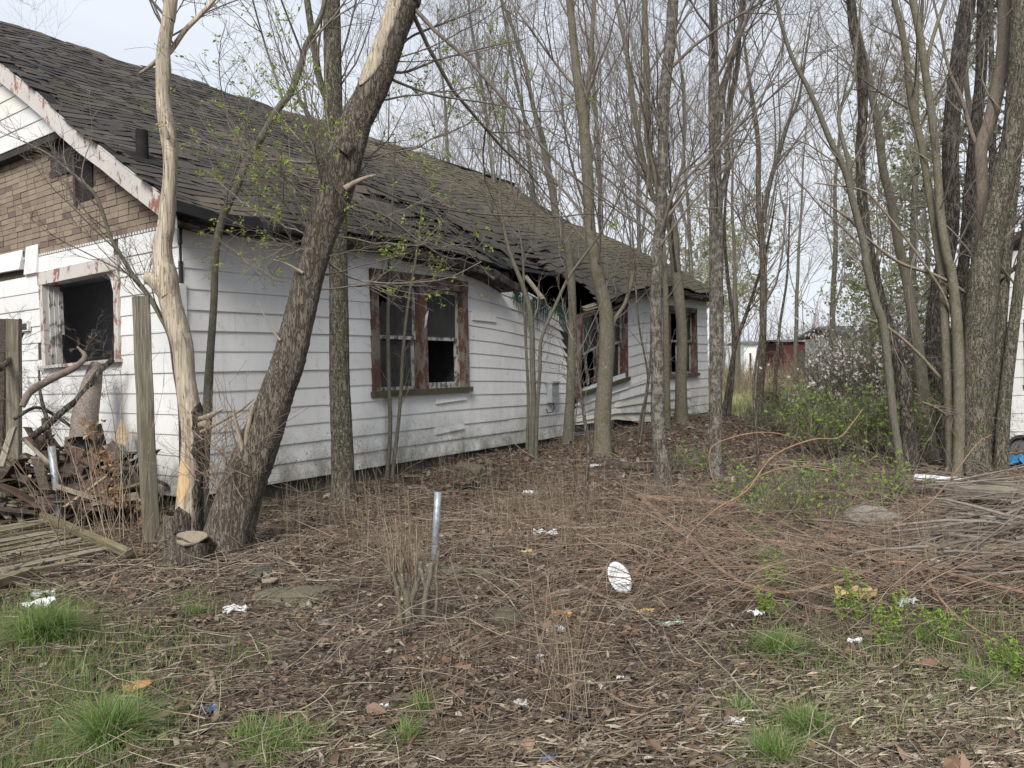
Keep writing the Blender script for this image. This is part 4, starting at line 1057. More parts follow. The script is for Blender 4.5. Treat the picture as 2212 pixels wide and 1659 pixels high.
def shell(par, path, z0, z1, a0, a1, mat, off=.012, name='bark_patch', seed=1, jag=.3, sides=22):
    """a patch of bark (or bare wood) wrapped part-way round a trunk"""
    g = random.Random(seed); idx = [i for i in range(len(path)) if z0 < path[i, 2] < z1]; mb = MB(); rings = []
    wa = [g.uniform(-jag, jag) for _ in idx]; wb = [g.uniform(-jag, jag) for _ in idx]
    for k in range(1, len(idx) - 1): wa[k] = (wa[k - 1] + wa[k] + wa[k + 1]) / 3; wb[k] = (wb[k - 1] + wb[k] + wb[k + 1]) / 3
    N = len(idx)
    for k, i in enumerate(idx):
        c = path[i, :3]; r = path[i, 3] * 1.04 + off; e = math.sin(math.pi * min(1, (k + .3) / 5) / 2) * math.sin(math.pi * min(1, (N - k - .7) / 5) / 2)
        m_ = (a0 + a1) / 2; A = m_ + (a0 - m_) * e + wa[k]; B = m_ + (a1 - m_) * e + wb[k]; sg_ = 9
        rings.append([c + np.array([math.cos(A + (B - A) * j / sg_), math.sin(A + (B - A) * j / sg_), 0]) * (r * (1 + .0 * j) if 0 < j < sg_ else path[i, 3] * .9) * (1 + g.uniform(-.03, .03)) for j in range(sg_ + 1)])
    base = len(mb.v)
    for rg in rings: mb.v += [tuple(x) for x in rg]
    n = 10
    for k in range(N - 1):
        for j in range(n - 1): q = k * n + j; mb.f.append((q, q + 1, q + n + 1, q + n)); mb.mi.append(0)
    return mb.build(name, mat, par, smooth=True)
zz = lambda py, Y: float(P(400, py, Y)[2])
shell(t1, p1, zz(1010, Y1), zz(865, Y1), -1.35, .9, 'bark_dark', .012, 'bark_remnant', 3)
shell(t1, p1, zz(1170, Y1), zz(990, Y1), -1.0, 1.2, 'bark_dark', .012, 'bark_remnant', 4)
shell(t1, p1, zz(1185, Y1), zz(1085, Y1), -3.4, -.6, 'bark_dark', .014, 'bark_remnant', 5)
shell(t1, p1, zz(1085, Y1), zz(985, Y1), -2.9, -1.2, 'fresh_wood', .004, 'fresh_wood_patch', 6)
# 2 big leaning trunk
t2, p2, Y2 = tree('big rough leaning trunk with a long stripe of stripped bark near its top', [(480, 1195, 105), (503, 1120, 96), (528, 1040, 90), (553, 976, 84), (583, 896, 74), (603, 836, 68), (622, 786, 67), (647, 686, 62), (671, 586, 60), (692, 510, 66), (712, 450, 72), (728, 400, 76), (738, 360, 80), (750, 320, 76), (770, 265, 66), (787, 233, 62), (815, 167, 66), (845, 83, 62), (874, 0, 64), (892, -50, 60)],
    'bark_brown', ext=3.5, sides=30, step=.035, lump=.055, flare=.25, cr=dict(n1=6, zmin=4.2, zmax=9, L=(1.5, 3)))
shell(t2, p2, zz(208, Y2), zz(-120, Y2), -2.9, -1.35, 'bare_wood', .006, 'stripped_patch', 7, .22)
for pts in [[(745, 408, 15), (765, 395, 11), (790, 384, 8), (812, 378, 4)], [(605, 735, 6), (585, 708, 4), (570, 680, 3), (560, 655, 2)], [(532, 1000, 14), (520, 955, 11), (509, 910, 8), (503, 880, 5)], [(536, 995, 14), (533, 945, 12), (541, 900, 9), (548, 873, 5)], [(742, 330, 34), (752, 318, 30), (756, 310, 22)], [(655, 590, 7), (620, 570, 4), (590, 560, 2)]]:
    stub(t2, pts, Y2 - .12, 'bark_dead' if pts[0][2] < 30 else 'bark_brown', 'stub', 9)
# 3 straight mossy trunk
t3, p3, Y3 = tree('straight mossy trunk standing close to the siding left of the double window', [(742, 1088, 52), (740, 1040, 47), (739, 980, 46), (736, 900, 44), (733, 820, 42), (732, 700, 40), (731, 600, 38), (728, 450, 40), (723, 300, 38), (720, 167, 37), (718, 60, 36), (716, -30, 34)],
    'bark_moss', ext=3.5, sides=22, step=.05, flare=.45, limbs=[[(716, 250, 14), (705, 215, 14), (690, 170, 15), (683, 130, 15), (672, 60, 15), (663, 0, 14), (655, -40, 13)]], cr=dict(n1=8, zmin=3.0, zmax=8, L=(1.2, 2.4), limb=6))
# 4 slender grey
tree('slender grey trunk curving up to the right across the roof', [(437, 1105, 24), (440, 1000, 23), (447, 900, 21), (451, 820, 18), (455, 753, 16), (462, 653, 15), (465, 553, 16), (477, 483, 16), (494, 440, 16), (513, 400, 16), (533, 350, 16), (563, 300, 15), (597, 240, 15), (627, 200, 15), (650, 140, 14), (660, 100, 12), (693, 33, 10), (705, -30, 9)], 'bark_grey', Y=7.1, ext=2, sides=10, flare=.2, cr=dict(n1=9, zmin=2.6, zmax=7, L=(.8, 1.8)))
# left thin tree arching left over the gable
tree('thin bare young tree arching left in front of the gable window', [(392, 1130, 10), (390, 900, 10), (378, 800, 11), (368, 730, 11), (345, 680, 11), (318, 635, 11), (290, 600, 10), (262, 553, 9), (240, 515, 8), (222, 460, 8), (205, 420, 8), (180, 395, 7), (145, 365, 5), (100, 330, 4), (50, 305, 3)], 'bark_grey', name='young_tree', cat='young tree', Y=6.9, ext=0, sides=8, flare=0, lump=.02, cr=dict(n1=17, zmin=1.8, zmax=4.6, L=(.5, 1.3), az=(-.6, 0, .9), up=.1))
# saplings in front of the window
sap = [('thin sapling in front of the left pane of the double window', [(835, 1035, 10), (843, 930, 9), (840, 820, 9), (838, 700, 8), (841, 580, 7), (845, 480, 5), (850, 400, 4)]),
       ('forked sapling in front of the window mullion', [(845, 1035, 9), (858, 940, 8), (866, 850, 8), (872, 740, 7), (884, 640, 6), (898, 560, 5), (910, 470, 4)]),
       ('sapling leaning right beside the double window sill', [(865, 1010, 7), (866, 900, 7), (862, 820, 6), (850, 740, 5), (846, 650, 4)]),
       ('twisted sapling standing left of the meter box', [(1147, 985, 13), (1152, 880, 13), (1150, 786, 12), (1147, 686, 11), (1130, 620, 10), (1104, 553, 9), (1088, 490, 7), (1080, 420, 5), (1085, 300, 4), (1095, 180, 4)]),
       ('thin pale sapling just left of the twisted one', [(1138, 975, 7), (1141, 860, 7), (1136, 750, 6), (1132, 640, 6), (1128, 540, 5), (1110, 440, 4), (1100, 350, 4)]),
       ('reddish sapling that forks in front of the meter box', [(1157, 1000, 8), (1160, 900, 8), (1166, 800, 8), (1170, 730, 8), (1200, 660, 8), (1228, 600, 7), (1260, 555, 6), (1292, 510, 5), (1330, 440, 4)]),
       ('bent grey sapling left of the rough-barked trunk', [(1380, 960, 7), (1395, 860, 7), (1405, 780, 6), (1410, 700, 6), (1420, 640, 5), (1440, 560, 4)]),
       ('crooked sapling in front of the sloping lower boards', [(1260, 1120, 9), (1268, 1040, 9), (1270, 960, 8), (1262, 900, 8), (1255, 850, 7), (1245, 780, 6), (1238, 700, 5), (1225, 600, 4)]),
       ('thin dark sapling between the buckled window and the rough trunk', [(1372, 985, 6), (1385, 900, 6), (1400, 820, 5), (1380, 700, 4), (1370, 560, 4)]),
       ('lone thin sapling at the roadside end of the path', [(1240, 1110, 4), (1243, 1040, 4), (1238, 960, 3), (1246, 880, 3)]),
       ('bent sapling in front of the far window', [(1497, 880, 6), (1502, 820, 6), (1488, 760, 5), (1500, 700, 4), (1530, 660, 4)]),
       ('slim young tree leaning over the pink blossom', [(1640, 1010, 7), (1632, 900, 7), (1628, 830, 6), (1640, 740, 5), (1655, 640, 5), (1650, 520, 4)]),
       ('twin-stemmed slim tree by the edge of the meadow', [(1668, 905, 9), (1674, 850, 8), (1676, 800, 8), (1685, 700, 6), (1700, 600, 5), (1705, 480, 4)])]
for lb, pts in sap:
    tree(lb, pts, 'bark_grey' if random.random() < .5 else 'bark_brown', name='sapling', cat='sapling', ext=.6, sides=7, flare=.15, lump=.03, step=.1, cr=dict(n1=9, zmin=.9, zmax=5.5, L=(.35, 1.1), c2=4, c3=3, up=.12))
# trunks by the wall
G1 = dict(zmin=2.6, zmax=9, L=(1.4, 3.0), c2=7, c3=5)
tree('grey trunk against the buckled wall, right of the meter box', [(1227, 957, 24), (1230, 900, 22), (1233, 836, 20), (1237, 686, 18), (1230, 553, 17), (1218, 515, 17), (1204, 483, 17), (1194, 417, 16), (1177, 333, 15), (1170, 293, 13), (1150, 225, 9), (1137, 150, 8), (1115, 80, 7), (1090, 17, 6), (1080, -20, 5)], 'bark_grey', ext=1.5, sides=12, cr=dict(n1=18, **G1))
tree('smooth olive-grey trunk in front of the buckled window', [(1300, 985, 38), (1301, 930, 35), (1302, 886, 34), (1308, 800, 32), (1311, 740, 33), (1308, 670, 29), (1293, 603, 27), (1284, 553, 25), (1277, 510, 24), (1273, 467, 24), (1270, 383, 25), (1264, 300, 24), (1257, 233, 23), (1247, 167, 20), (1237, 67, 17), (1229, -20, 16)], 'bark_smooth', ext=3, sides=18,
     limbs=[[(1264, 270, 12), (1270, 200, 11), (1277, 100, 10), (1284, 0, 9), (1286, -30, 8)], [(1316, 730, 10), (1328, 690, 9), (1350, 655, 8), (1366, 600, 8), (1378, 550, 7), (1395, 450, 5), (1402, 330, 4)]], cr=dict(n1=17, limb=7, **G1))
tree('rough trunk with pale blotched bark standing before the far siding', [(1432, 1055, 38), (1430, 1000, 36), (1424, 953, 33), (1420, 880, 30), (1420, 820, 29), (1417, 686, 26), (1419, 553, 23), (1427, 500, 22), (1430, 400, 22), (1432, 333, 22), (1436, 200, 23), (1447, 100, 24), (1454, 0, 22), (1456, -30, 20)], 'bark_birch', ext=3, sides=18, lump=.07, cr=dict(n1=16, **G1))
shell(t3, p3, 99, 100, 0, 1, 'bark_moss') if False else None
tree('dark trunk hard against the siding at the far window', [(1472, 893, 28), (1471, 830, 25), (1474, 730, 22), (1466, 640, 24), (1458, 560, 22), (1452, 500, 21), (1437, 433, 17), (1410, 367, 14), (1398, 280, 14), (1397, 167, 14), (1394, 60, 12), (1392, -20, 11)], 'bark_smooth', Y=15.3, ext=3, sides=12, limbs=[[(1420, 440, 12), (1405, 410, 12), (1384, 320, 11), (1367, 217, 11), (1355, 120, 10), (1330, 0, 8), (1325, -30, 7)]], cr=dict(n1=24, zmin=3, zmax=12, L=(1.8, 4.2), c2=8, c3=6, limb=18))
tree('brown stem just left of the dark trunk at the far window', [(1441, 905, 16), (1440, 830, 15), (1439, 720, 14), (1437, 600, 12), (1430, 500, 10), (1415, 380, 8), (1395, 280, 6)], 'bark_smooth', Y=14.4, ext=1, sides=9, cr=dict(n1=14, zmin=2, zmax=9, L=(1.2, 2.6)))
tree('tall furrowed trunk with two rising limbs at the end of the house', [(1547, 1030, 32), (1546, 986, 28), (1547, 900, 27), (1547, 820, 27), (1547, 700, 28), (1547, 553, 28), (1546, 460, 27), (1545, 367, 24), (1543, 233, 24), (1541, 133, 19), (1541, 0, 17), (1541, -30, 16)], 'bark_birch', ext=3, sides=18, lump=.07,
     limbs=[[(1552, 260, 15), (1565, 183, 13), (1588, 100, 13), (1602, 40, 11), (1610, -20, 10)], [(1552, 450, 15), (1558, 417, 14), (1571, 367, 13), (1570, 300, 12), (1575, 233, 12), (1592, 150, 11), (1598, 60, 9)]], cr=dict(n1=16, limb=9, **G1))
tree('straight brown trunk at the near edge of the meadow', [(1638, 910, 20), (1641, 870, 17), (1643, 820, 16), (1648, 720, 15), (1648, 553, 15), (1643, 500, 13), (1638, 433, 11), (1638, 317, 10), (1628, 233, 9), (1615, 150, 7), (1605, 60, 5)], 'bark_brown', ext=2, sides=12,
     limbs=[[(1648, 480, 11), (1662, 400, 10), (1682, 333, 10), (1702, 267, 8), (1725, 217, 6), (1740, 120, 5)]], cr=dict(n1=24, limb=12, zmin=2.4, zmax=12, L=(1.8, 4.0), c2=8, c3=6))
for lb, pts in [('dark thin trunk leaning right behind the furrowed trunk', [(1562, 893, 12), (1575, 820, 10), (1590, 740, 9), (1608, 690, 9), (1625, 640, 7), (1650, 560, 6)]),
                ('second dark thin leaning trunk, nearer the house end', [(1572, 895, 11), (1580, 830, 10), (1585, 760, 9), (1582, 680, 9), (1572, 600, 8), (1565, 500, 7), (1570, 380, 5)])]:
    tree(lb, pts, 'bark_dark', Y=16.5, ext=1.5, sides=8, cr=dict(n1=12, zmin=2, zmax=9, L=(1.2, 2.6)))
# right-hand clump
RC = dict(zmin=2.0, zmax=7, L=(.7, 1.8), c2=5, c3=4)
rc = [('smooth trunk leaning far left at the edge of the right clump', [(1948, 1040, 17), (1942, 986, 16), (1928, 886, 17), (1918, 786, 17), (1908, 703, 18), (1892, 653, 17), (1872, 570, 17), (1868, 533, 16), (1842, 433, 14), (1825, 367, 13), (1792, 300, 12), (1768, 240, 11), (1742, 183, 10), (1715, 133, 9), (1692, 67, 8), (1678, 0, 7)], 'bark_grey', 12, [[(1842, 433, 9), (1832, 350, 9), (1812, 250, 8), (1842, 180, 6), (1848, 120, 5)]]),
      ('leaning trunk with split peeling bark in the right clump', [(1968, 1012, 34), (1965, 960, 30), (1960, 900, 27), (1955, 853, 25), (1942, 786, 23), (1922, 720, 22), (1900, 640, 22), (1884, 570, 22), (1870, 500, 21), (1862, 433, 20), (1858, 333, 20), (1863, 250, 20), (1862, 150, 20), (1845, 67, 19), (1838, 0, 18), (1832, -40, 17)], 'bark_dark', 16, []),
      ('smooth grey trunk behind the split-bark one', [(2010, 975, 30), (2004, 940, 28), (1998, 886, 26), (1988, 786, 24), (1972, 686, 22), (1955, 586, 21), (1942, 533, 20), (1925, 433, 18), (1908, 367, 17), (1898, 283, 16), (1882, 200, 14), (1858, 83, 11), (1840, 0, 9)], 'bark_smooth', 14, []),
      ('deeply furrowed dark trunk in the middle of the right clump', [(2026, 985, 44), (2024, 940, 38), (2020, 850, 34), (2018, 720, 33), (2028, 620, 33), (2046, 540, 34), (2054, 450, 34), (2052, 333, 33), (2058, 233, 33), (2072, 117, 32), (2092, 0, 30), (2098, -40, 28)], 'bark_dark', 20, []),
      ('pair-left slim smooth stem of the right clump', [(2060, 1030, 22), (2055, 1003, 20), (2048, 853, 19), (2042, 720, 19), (2035, 600, 18), (2028, 550, 18), (2015, 467, 16), (2002, 383, 15), (1988, 300, 15), (1968, 217, 14), (1955, 100, 13), (1932, 0, 12), (1926, -30, 11)], 'bark_smooth', 14, []),
      ('pair-right smooth stem with a high fork in the right clump', [(2072, 1038, 30), (2072, 1000, 26), (2072, 853, 23), (2068, 720, 22), (2057, 600, 19), (2045, 550, 18), (2032, 467, 18), (2025, 367, 16), (2015, 267, 16), (1998, 150, 15), (1988, 83, 15), (1972, 0, 15), (1965, -40, 14)], 'bark_smooth', 16, [[(1998, 165, 9), (2010, 100, 8), (2025, 50, 8), (2042, 0, 7), (2052, -40, 6)]]),
      ('dark furrowed trunk directly behind the mossy one', [(2062, 975, 26), (2064, 850, 24), (2070, 700, 23), (2085, 533, 23), (2102, 333, 23), (2118, 167, 22), (2122, 0, 21), (2124, -40, 20)], 'bark_dark', 14, []),
      ('pinkish smooth trunk rising out of the mossy fork', [(2098, 1010, 26), (2094, 850, 26), (2100, 700, 27), (2112, 590, 27), (2121, 500, 25), (2122, 400, 25), (2119, 320, 25), (2142, 250, 27), (2165, 133, 27), (2172, 0, 25), (2174, -40, 24)], 'bark_pink', 16, [[(2119, 330, 9), (2100, 290, 9), (2078, 215, 8), (2050, 150, 6), (2030, 60, 5)]]),
      ('thickest trunk of the right clump, covered in green moss', [(2107, 1040, 66), (2107, 1005, 58), (2109, 950, 53), (2110, 886, 52), (2112, 820, 55), (2114, 753, 58), (2120, 660, 59), (2126, 600, 59), (2136, 540, 52), (2148, 480, 48), (2165, 400, 44), (2180, 330, 42), (2192, 250, 41), (2200, 130, 40), (2205, 0, 38), (2206, -40, 36)], 'bark_moss', 26, [[(2140, 610, 11), (2160, 600, 11), (2185, 585, 10), (2212, 560, 9), (2240, 520, 7)]]),
      ('mossy stem on the near side of the white house, left of a pair', [(2142, 1040, 30), (2143, 1000, 26), (2148, 900, 24), (2155, 800, 24), (2160, 730, 23), (2166, 640, 22), (2173, 553, 22), (2186, 420, 21), (2200, 300, 20), (2222, 150, 18), (2240, 0, 16)], 'bark_moss', 14, []),
      ('mossy stem leaning right over the white siding', [(2160, 1044, 34), (2162, 1010, 29), (2166, 920, 27), (2172, 850, 25), (2182, 760, 24), (2194, 670, 22), (2205, 586, 22), (2220, 480, 20), (2236, 350, 18), (2250, 180, 16), (2260, 0, 14)], 'bark_moss', 14, [])]
rY = [None, 9.3, 10.2, 10.4, 9.0, 8.85, 10.6, 9.2, 8.8, 8.95, 8.8]
for (lb, pts, mt, sd_, lm), yy in zip(rc, rY):
    tree(lb, pts, mt, Y=yy, ext=3, sides=sd_, step=.05, lump=.06, limbs=lm, cr=dict(n1=10, limb=5, **RC))
# slanting dead limbs crossing the clump
for lb, pts, yy in [('knobbly dead limb slanting down to the right across the clump', [(1770, 430, 6), (1830, 470, 8), (1880, 520, 9), (1945, 568, 11), (2010, 590, 12), (2060, 615, 12), (2095, 640, 10)], 8.6),
                    ('long dead limb lying from upper left into the mossy trunk', [(1872, 690, 7), (1905, 700, 10), (1945, 728, 11), (1990, 770, 12), (2030, 815, 12), (2068, 850, 10)], 8.8),
                    ('short dead limb under the long one', [(1990, 868, 6), (2020, 880, 7), (2050, 900, 7), (2070, 905, 6)], 8.7),
                    ('dead limb arching from the clump over the gap', [(1760, 395, 5), (1860, 410, 6), (1900, 445, 7), (1960, 520, 9), (2010, 590, 8), (2040, 640, 9), (2062, 700, 8)], 8.55)]:
    q = pxpath([(a_, b_, c_ * .62) for a_, b_, c_ in pts], yy, .4); qd = densify(q, .06); r_ = thing('dead_limb', lb, 'dead branch', q[0, :3]); trunk_mesh('limb', qd[:, :3], qd[:, 3], 'bark_dead', 8, 0, .1, r_, int(pts[0][0]))
    crown(r_, qd, 9, -1, 99, (.3, 1.1), 4, 3, up=.03, seed=int(pts[1][0]), name='twigs')

# long shoots with young leaves on the leaning trunk
def bez(a, c, e, n):
    t = np.linspace(0, 1, n)[:, None]; return a * (1 - t) ** 2 + 2 * c * t * (1 - t) + e * t ** 2
g = np.random.default_rng(21); PLs = []; RLs = []
def shoot(sx, sy, ex, ey, dY, r=.0065, sagk=.12):
    a = P(sx, sy, Y2); e = P(ex, ey, Y2 + dY); m_ = (a + e) / 2 + np.array([(e[0] - a[0]) * .1, 0, -np.linalg.norm(e - a) * sagk]) + g.normal(0, .05, 3)
    q = bez(a, m_, e, 12) + np.concatenate([[[0, 0, 0]], g.normal(0, .010, (11, 3))]); PLs.append(q); RLs.append(np.linspace(r, r * .3, 12))
for k in range(30):
    sy = g.uniform(350, 540); sx = np.interp(sy, [350, 540], [735, 685]); shoot(sx, sy, g.uniform(370, 720), g.uniform(-60, 420), g.uniform(-.6, 1.2), g.uniform(.005, .011))
for k in range(12):
    sy = g.uniform(120, 600); sx = np.interp(sy, [0, 600], [874, 668]); shoot(sx, sy, sx + g.uniform(60, 330), sy + g.uniform(-230, 60), g.uniform(-.4, 1.0), g.uniform(.004, .009), .05)
for k in range(14):
    sy = g.uniform(480, 640); shoot(np.interp(sy, [480, 640], [700, 660]), sy, g.uniform(450, 1040), g.uniform(440, 640), g.uniform(-.4, .8), g.uniform(.004, .008), .03)
for pts in [[(848, 172), (870, 182), (937, 205), (1000, 215), (1070, 225), (1150, 241), (1220, 238)], [(835, 155), (880, 155), (950, 128), (1060, 100), (1130, 85)], [(855, 110), (890, 78), (960, 50), (1010, 30), (1050, 8)], [(760, 395), (800, 400), (850, 425), (937, 447), (1030, 462), (1137, 467), (1230, 468), (1285, 460), (1327, 485)], [(755, 440), (830, 465), (905, 520), (960, 555), (1000, 560)], [(700, 560), (760, 600), (830, 612), (900, 610), (970, 600), (1040, 565)]]:
    q = np.array([P(x, y, Y2 + .15 * i) for i, (x, y) in enumerate(pts)]); q = spline(q, 12); PLs.append(q); RLs.append(np.linspace(.012, .0045, 12))
PL = np.stack(PLs); RL = np.stack(RLs); b = Batch(); b.tube(PL, RL, 6)
s2, d2, rr, t = kids(PL, RL, 9, (.35, .9), .2, g); L2 = g.uniform(.1, .55, len(s2)); P2_ = grow(s2, d2, L2, 5, .06, .12, g); R2_ = np.maximum(rr * .5, .0016)[:, None] * np.linspace(1, .5, 5); b.tube(P2_, R2_, 4)
s3, d3, rr, t = kids(P2_, R2_, 3, (.4, 1.0), .2, g); P3_ = grow(s3, d3, g.uniform(.05, .25, len(s3)), 4, .05, .15, g); b.tube(P3_, np.full((len(s3), 4), .0014), 3)
b.build('shoots', 'twig', t2)
tips = np.concatenate([P2_[:, -1], P3_[:, -1], PL[:, -1], P3_[:, 2]]); px_, py_ = CX + F * ((tips - CAM) @ cr) / ((tips - CAM) @ fw), 0
cl = tips[g.random(len(tips)) < .17]
lv = (cl[:, None, :] + g.normal(0, .012, (len(cl), 6, 3))).reshape(-1, 3)
Vl, Fl = leaves_mesh(lv, g.uniform(.006, .022, len(lv)), g, elong=1.9); link('leaves', mesh_np('leaves', Vl, Fl, 'leaf_green', False), t2)

# ------------------------------------------------------------------ background trees
def bgtree(label, px, Y, H, mat='twig_far', n1=16, seed=0, spread=(.25, .6), leaf=None, leafn=0, r=.11, leanx=0.0, c2=8, c3=6, c4=0, Lk=(.28, .5), zlow=.18, up=.13, name='tree'):
    g = np.random.default_rng(seed + 900); x = float(P(px, 790, Y)[0]); z = float(G(x, Y)); n = 14
    t = np.linspace(0, 1, n); path = np.stack([x + leanx * H * t ** 1.5 + np.cumsum(g.normal(0, .03, n)), Y + np.cumsum(g.normal(0, .03, n)), z - .05 + H * t, r * (1 - .85 * t)], 1)
    root = thing(name, label, 'tree', (x, Y, z)); pd = densify(path, .35)
    trunk_mesh('trunk', pd[:, :3], pd[:, 3], 'bark_grey' if mat == 'twig_far' else 'bark_brown', 8, .2, .04, root, seed)
    crown(root, pd, n1, z + H * zlow, z + H * .95, (H * Lk[0], H * Lk[1]), c2, c3, mat, up, spread, seed=seed, leaves=leaf, leafn=leafn, c4=c4, r1=.0085, tw=.004)
bgs = [('bare tree behind the roof, leftmost against open sky', 150, 26, 11, 7, -.05), ('bare tree above the roof ridge left of the slender trunk', 560, 27, 10.5, 8, 0), ('bare tree over the middle of the roof ridge', 850, 25, 11, 10, .02),
       ('fan-shaped bare tree behind the sagging ridge', 1010, 24, 12.5, 20, -.06), ('multi-branched grey tree right of the ridge sag', 1120, 21, 12.5, 24, -.10), ('tall bare tree behind the roof end, leaning left', 1200, 23, 14, 24, -.12),
       ('straight bare tree behind the far roof slope', 1300, 22, 13, 22, 0), ('bare tree showing over the far gable', 1375, 26, 14, 24, .04), ('pale bare tree past the house end', 1500, 27, 13, 24, -.03), ('slim bare tree beyond the furrowed trunk', 1590, 30, 13, 22, .02),
       ('bare tree over the red building', 1720, 34, 13, 22, .05), ('bare tree above the blossom shrub', 1800, 24, 11, 24, .02), ('bare tree behind the left edge of the right clump', 1880, 20, 11, 24, -.04), ('bare tree deep behind the right clump', 1980, 18, 12, 24, .05),
       ('bare tree behind the mossy trunk', 2110, 17, 12, 22, -.02), ('bare tree at the right margin behind the white house', 2260, 19, 12, 20, -.04)]
for k, (lb, px, Y, H, n1, lx) in enumerate(bgs):
    bgtree(lb, px, Y, H, 'twig_far', n1 if px < 1450 else int(n1 * .62), k, leanx=lx, spread=(.2, .6), r=.11 if px > 900 else .08, c4=2 if 950 < px < 1450 else 1)
for k, (lb, px, Y, H) in enumerate([('low tree just leafing out beyond the house end', 1490, 38, 8.5), ('yellow-green leafing tree left of the meadow trunk', 1600, 42, 9), ('hazy leafing tree over the meadow', 1560, 55, 10), ('leafing tree behind the flowering shrub', 1900, 30, 7.5), ('leafing tree between the clump trunks', 2000, 24, 8)]):
    bgtree(lb, px, Y, H, 'twig_far', 20, 60 + k, (.4, .9), ('leaf_haze', .10), 3200, .12, 0, zlow=.12)
# dark conifer behind the clump
for k, (lb, px, Y, H) in enumerate([('tall sparse evergreen behind the right clump', 2150, 15, 9.5)]):
    g = np.random.default_rng(300 + k); x = float(P(px, 790, Y)[0]); z = float(G(x, Y)); root = thing('evergreen_tree', lb, 'evergreen tree', (x, Y, z))
    path = np.stack([np.full(12, x), np.full(12, Y), z + np.linspace(-.05, H, 12), np.linspace(.12, .02, 12)], 1); trunk_mesh('trunk', path[:, :3], path[:, 3], 'bark_dark', 8, .2, .04, root, k)
    n1 = 70; zt = g.uniform(.15, .98, n1); st = np.stack([np.full(n1, x), np.full(n1, Y), z + H * zt], 1); a = g.uniform(0, 6.28, n1); d = nrm(np.stack([np.cos(a), np.sin(a), g.uniform(-.1, .3, n1)], 1)); Ls = (1.05 - zt) * H * .30
    b = Batch(); P1 = grow(st, d, Ls, 6, -.02, .08, g); R1 = np.linspace(.02, .005, 6)[None].repeat(n1, 0); b.tube(P1, R1, 4); s2, d2, rr, t = kids(P1, R1, 8, (.5, .9), .2, g); P2_ = grow(s2, d2, np.repeat(Ls, 8) * g.uniform(.15, .4, len(s2)), 4, -.03, .1, g); b.tube(P2_, np.full((len(s2), 4), .004), 3); b.build('branches', 'twig', root)
    pts = P2_[:, 1:].reshape(-1, 3); pts = (pts[:, None] + g.normal(0, .06, (len(pts), 2, 3))).reshape(-1, 3); Vl, Fl = leaves_mesh(pts, g.uniform(.03, .08, len(pts)), g, elong=2.5); link('needles', mesh_np('needles', Vl, Fl, 'needle', False), root)
# distant tree line and scrub
g = np.random.default_rng(55); b = Batch(); n = 1500
x = g.uniform(-60, 150, n); y = g.uniform(70, 120, n); st = np.stack([x, y, G(x, y)], 1); d = nrm(np.stack([g.normal(0, .2, n), g.normal(0, .1, n), np.ones(n)], 1)); Ls = g.uniform(3, 7.5, n) * (1 + .25 * np.sin(x * .3)); P1 = grow(st, d, Ls, 6, .1, .1, g); R1 = np.linspace(.10, .03, 6)[None].repeat(n, 0); b.tube(P1, R1, 3)
s2, d2, rr, t = kids(P1, R1, 8, (.4, .9), .15, g); b.tube(grow(s2, d2, np.repeat(Ls, 8) * g.uniform(.15, .4, len(s2)), 3, .1, .15, g), np.full((len(s2), 3), .022), 3)
tag(b.build('distant_tree_line', 'twig_far'), 'grey-brown line of distant bare trees along the horizon', 'trees', kind='stuff')
b = Batch(); n = 1700; x = g.uniform(6, 26, n); y = g.uniform(26, 46, n); st = np.stack([x, y, G(x, y)], 1); d = nrm(np.stack([g.normal(0, .4, n), g.normal(0, .3, n), np.ones(n)], 1)); P1 = grow(st, d, g.uniform(.6, 1.6, n), 5, .05, .15, g); R1 = np.linspace(.012, .004, 5)[None].repeat(n, 0); b.tube(P1, R1, 3)
s2, d2, rr, t = kids(P1, R1, 4, (.4, .9), .15, g); b.tube(grow(s2, d2, g.uniform(.2, .7, len(s2)), 3, .1, .15, g), np.full((len(s2), 3), .004), 3)
tag(b.build('meadow_scrub', 'stalk'), 'pale dry scrub standing in the far meadow', 'scrub', kind='stuff')
# far buildings
def gable_box(name, label, px0, px1, pytop, pyeave, Y, depth, wm, rm, low=None, parts=True):
    xa, xb = float(P(px0, 780, Y)[0]), float(P(px1, 780, Y)[0]); z0 = float(G((xa + xb) / 2, Y)) - .1; ze_ = float(P((px0 + px1) / 2, pyeave, Y)[2]); zt_ = float(P((px0 + px1) / 2, pytop, Y)[2])
    r_ = thing(name, label, 'building', ((xa + xb) / 2, Y, z0)); B_ = lambda a, b, c: np.array([a, b, c]); mb = MB(); mb.mbox(B_, xa, xb, Y, Y + depth, z0, ze_); mb.build('wall', wm, r_)
    mb = MB(); m_ = Y + depth / 2; ov = .3
    mb.box8([B_(xa - ov, Y - ov, ze_), B_(xb + ov, Y - ov, ze_), B_(xb + ov, m_, zt_), B_(xa - ov, m_, zt_), B_(xa - ov, Y - ov, ze_ + .12), B_(xb + ov, Y - ov, ze_ + .12), B_(xb + ov, m_, zt_ + .12), B_(xa - ov, m_, zt_ + .12)])
    mb.box8([B_(xa - ov, m_, zt_), B_(xb + ov, m_, zt_), B_(xb + ov, Y + depth + ov, ze_), B_(xa - ov, Y + depth + ov, ze_), B_(xa - ov, m_, zt_ + .12), B_(xb + ov, m_, zt_ + .12), B_(xb + ov, Y + depth + ov, ze_ + .12), B_(xa - ov, Y + depth + ov, ze_ + .12)]); mb.build('roof', rm, r_)
    mb = MB(); w_ = xb - xa; mb.mbox(B_, xa + w_ * .42, xa + w_ * .58, Y - .03, Y - .004, z0 + .1, z0 + (ze_ - z0) * .75); mb.build('door', 'interior_dark', r_)
    return r_
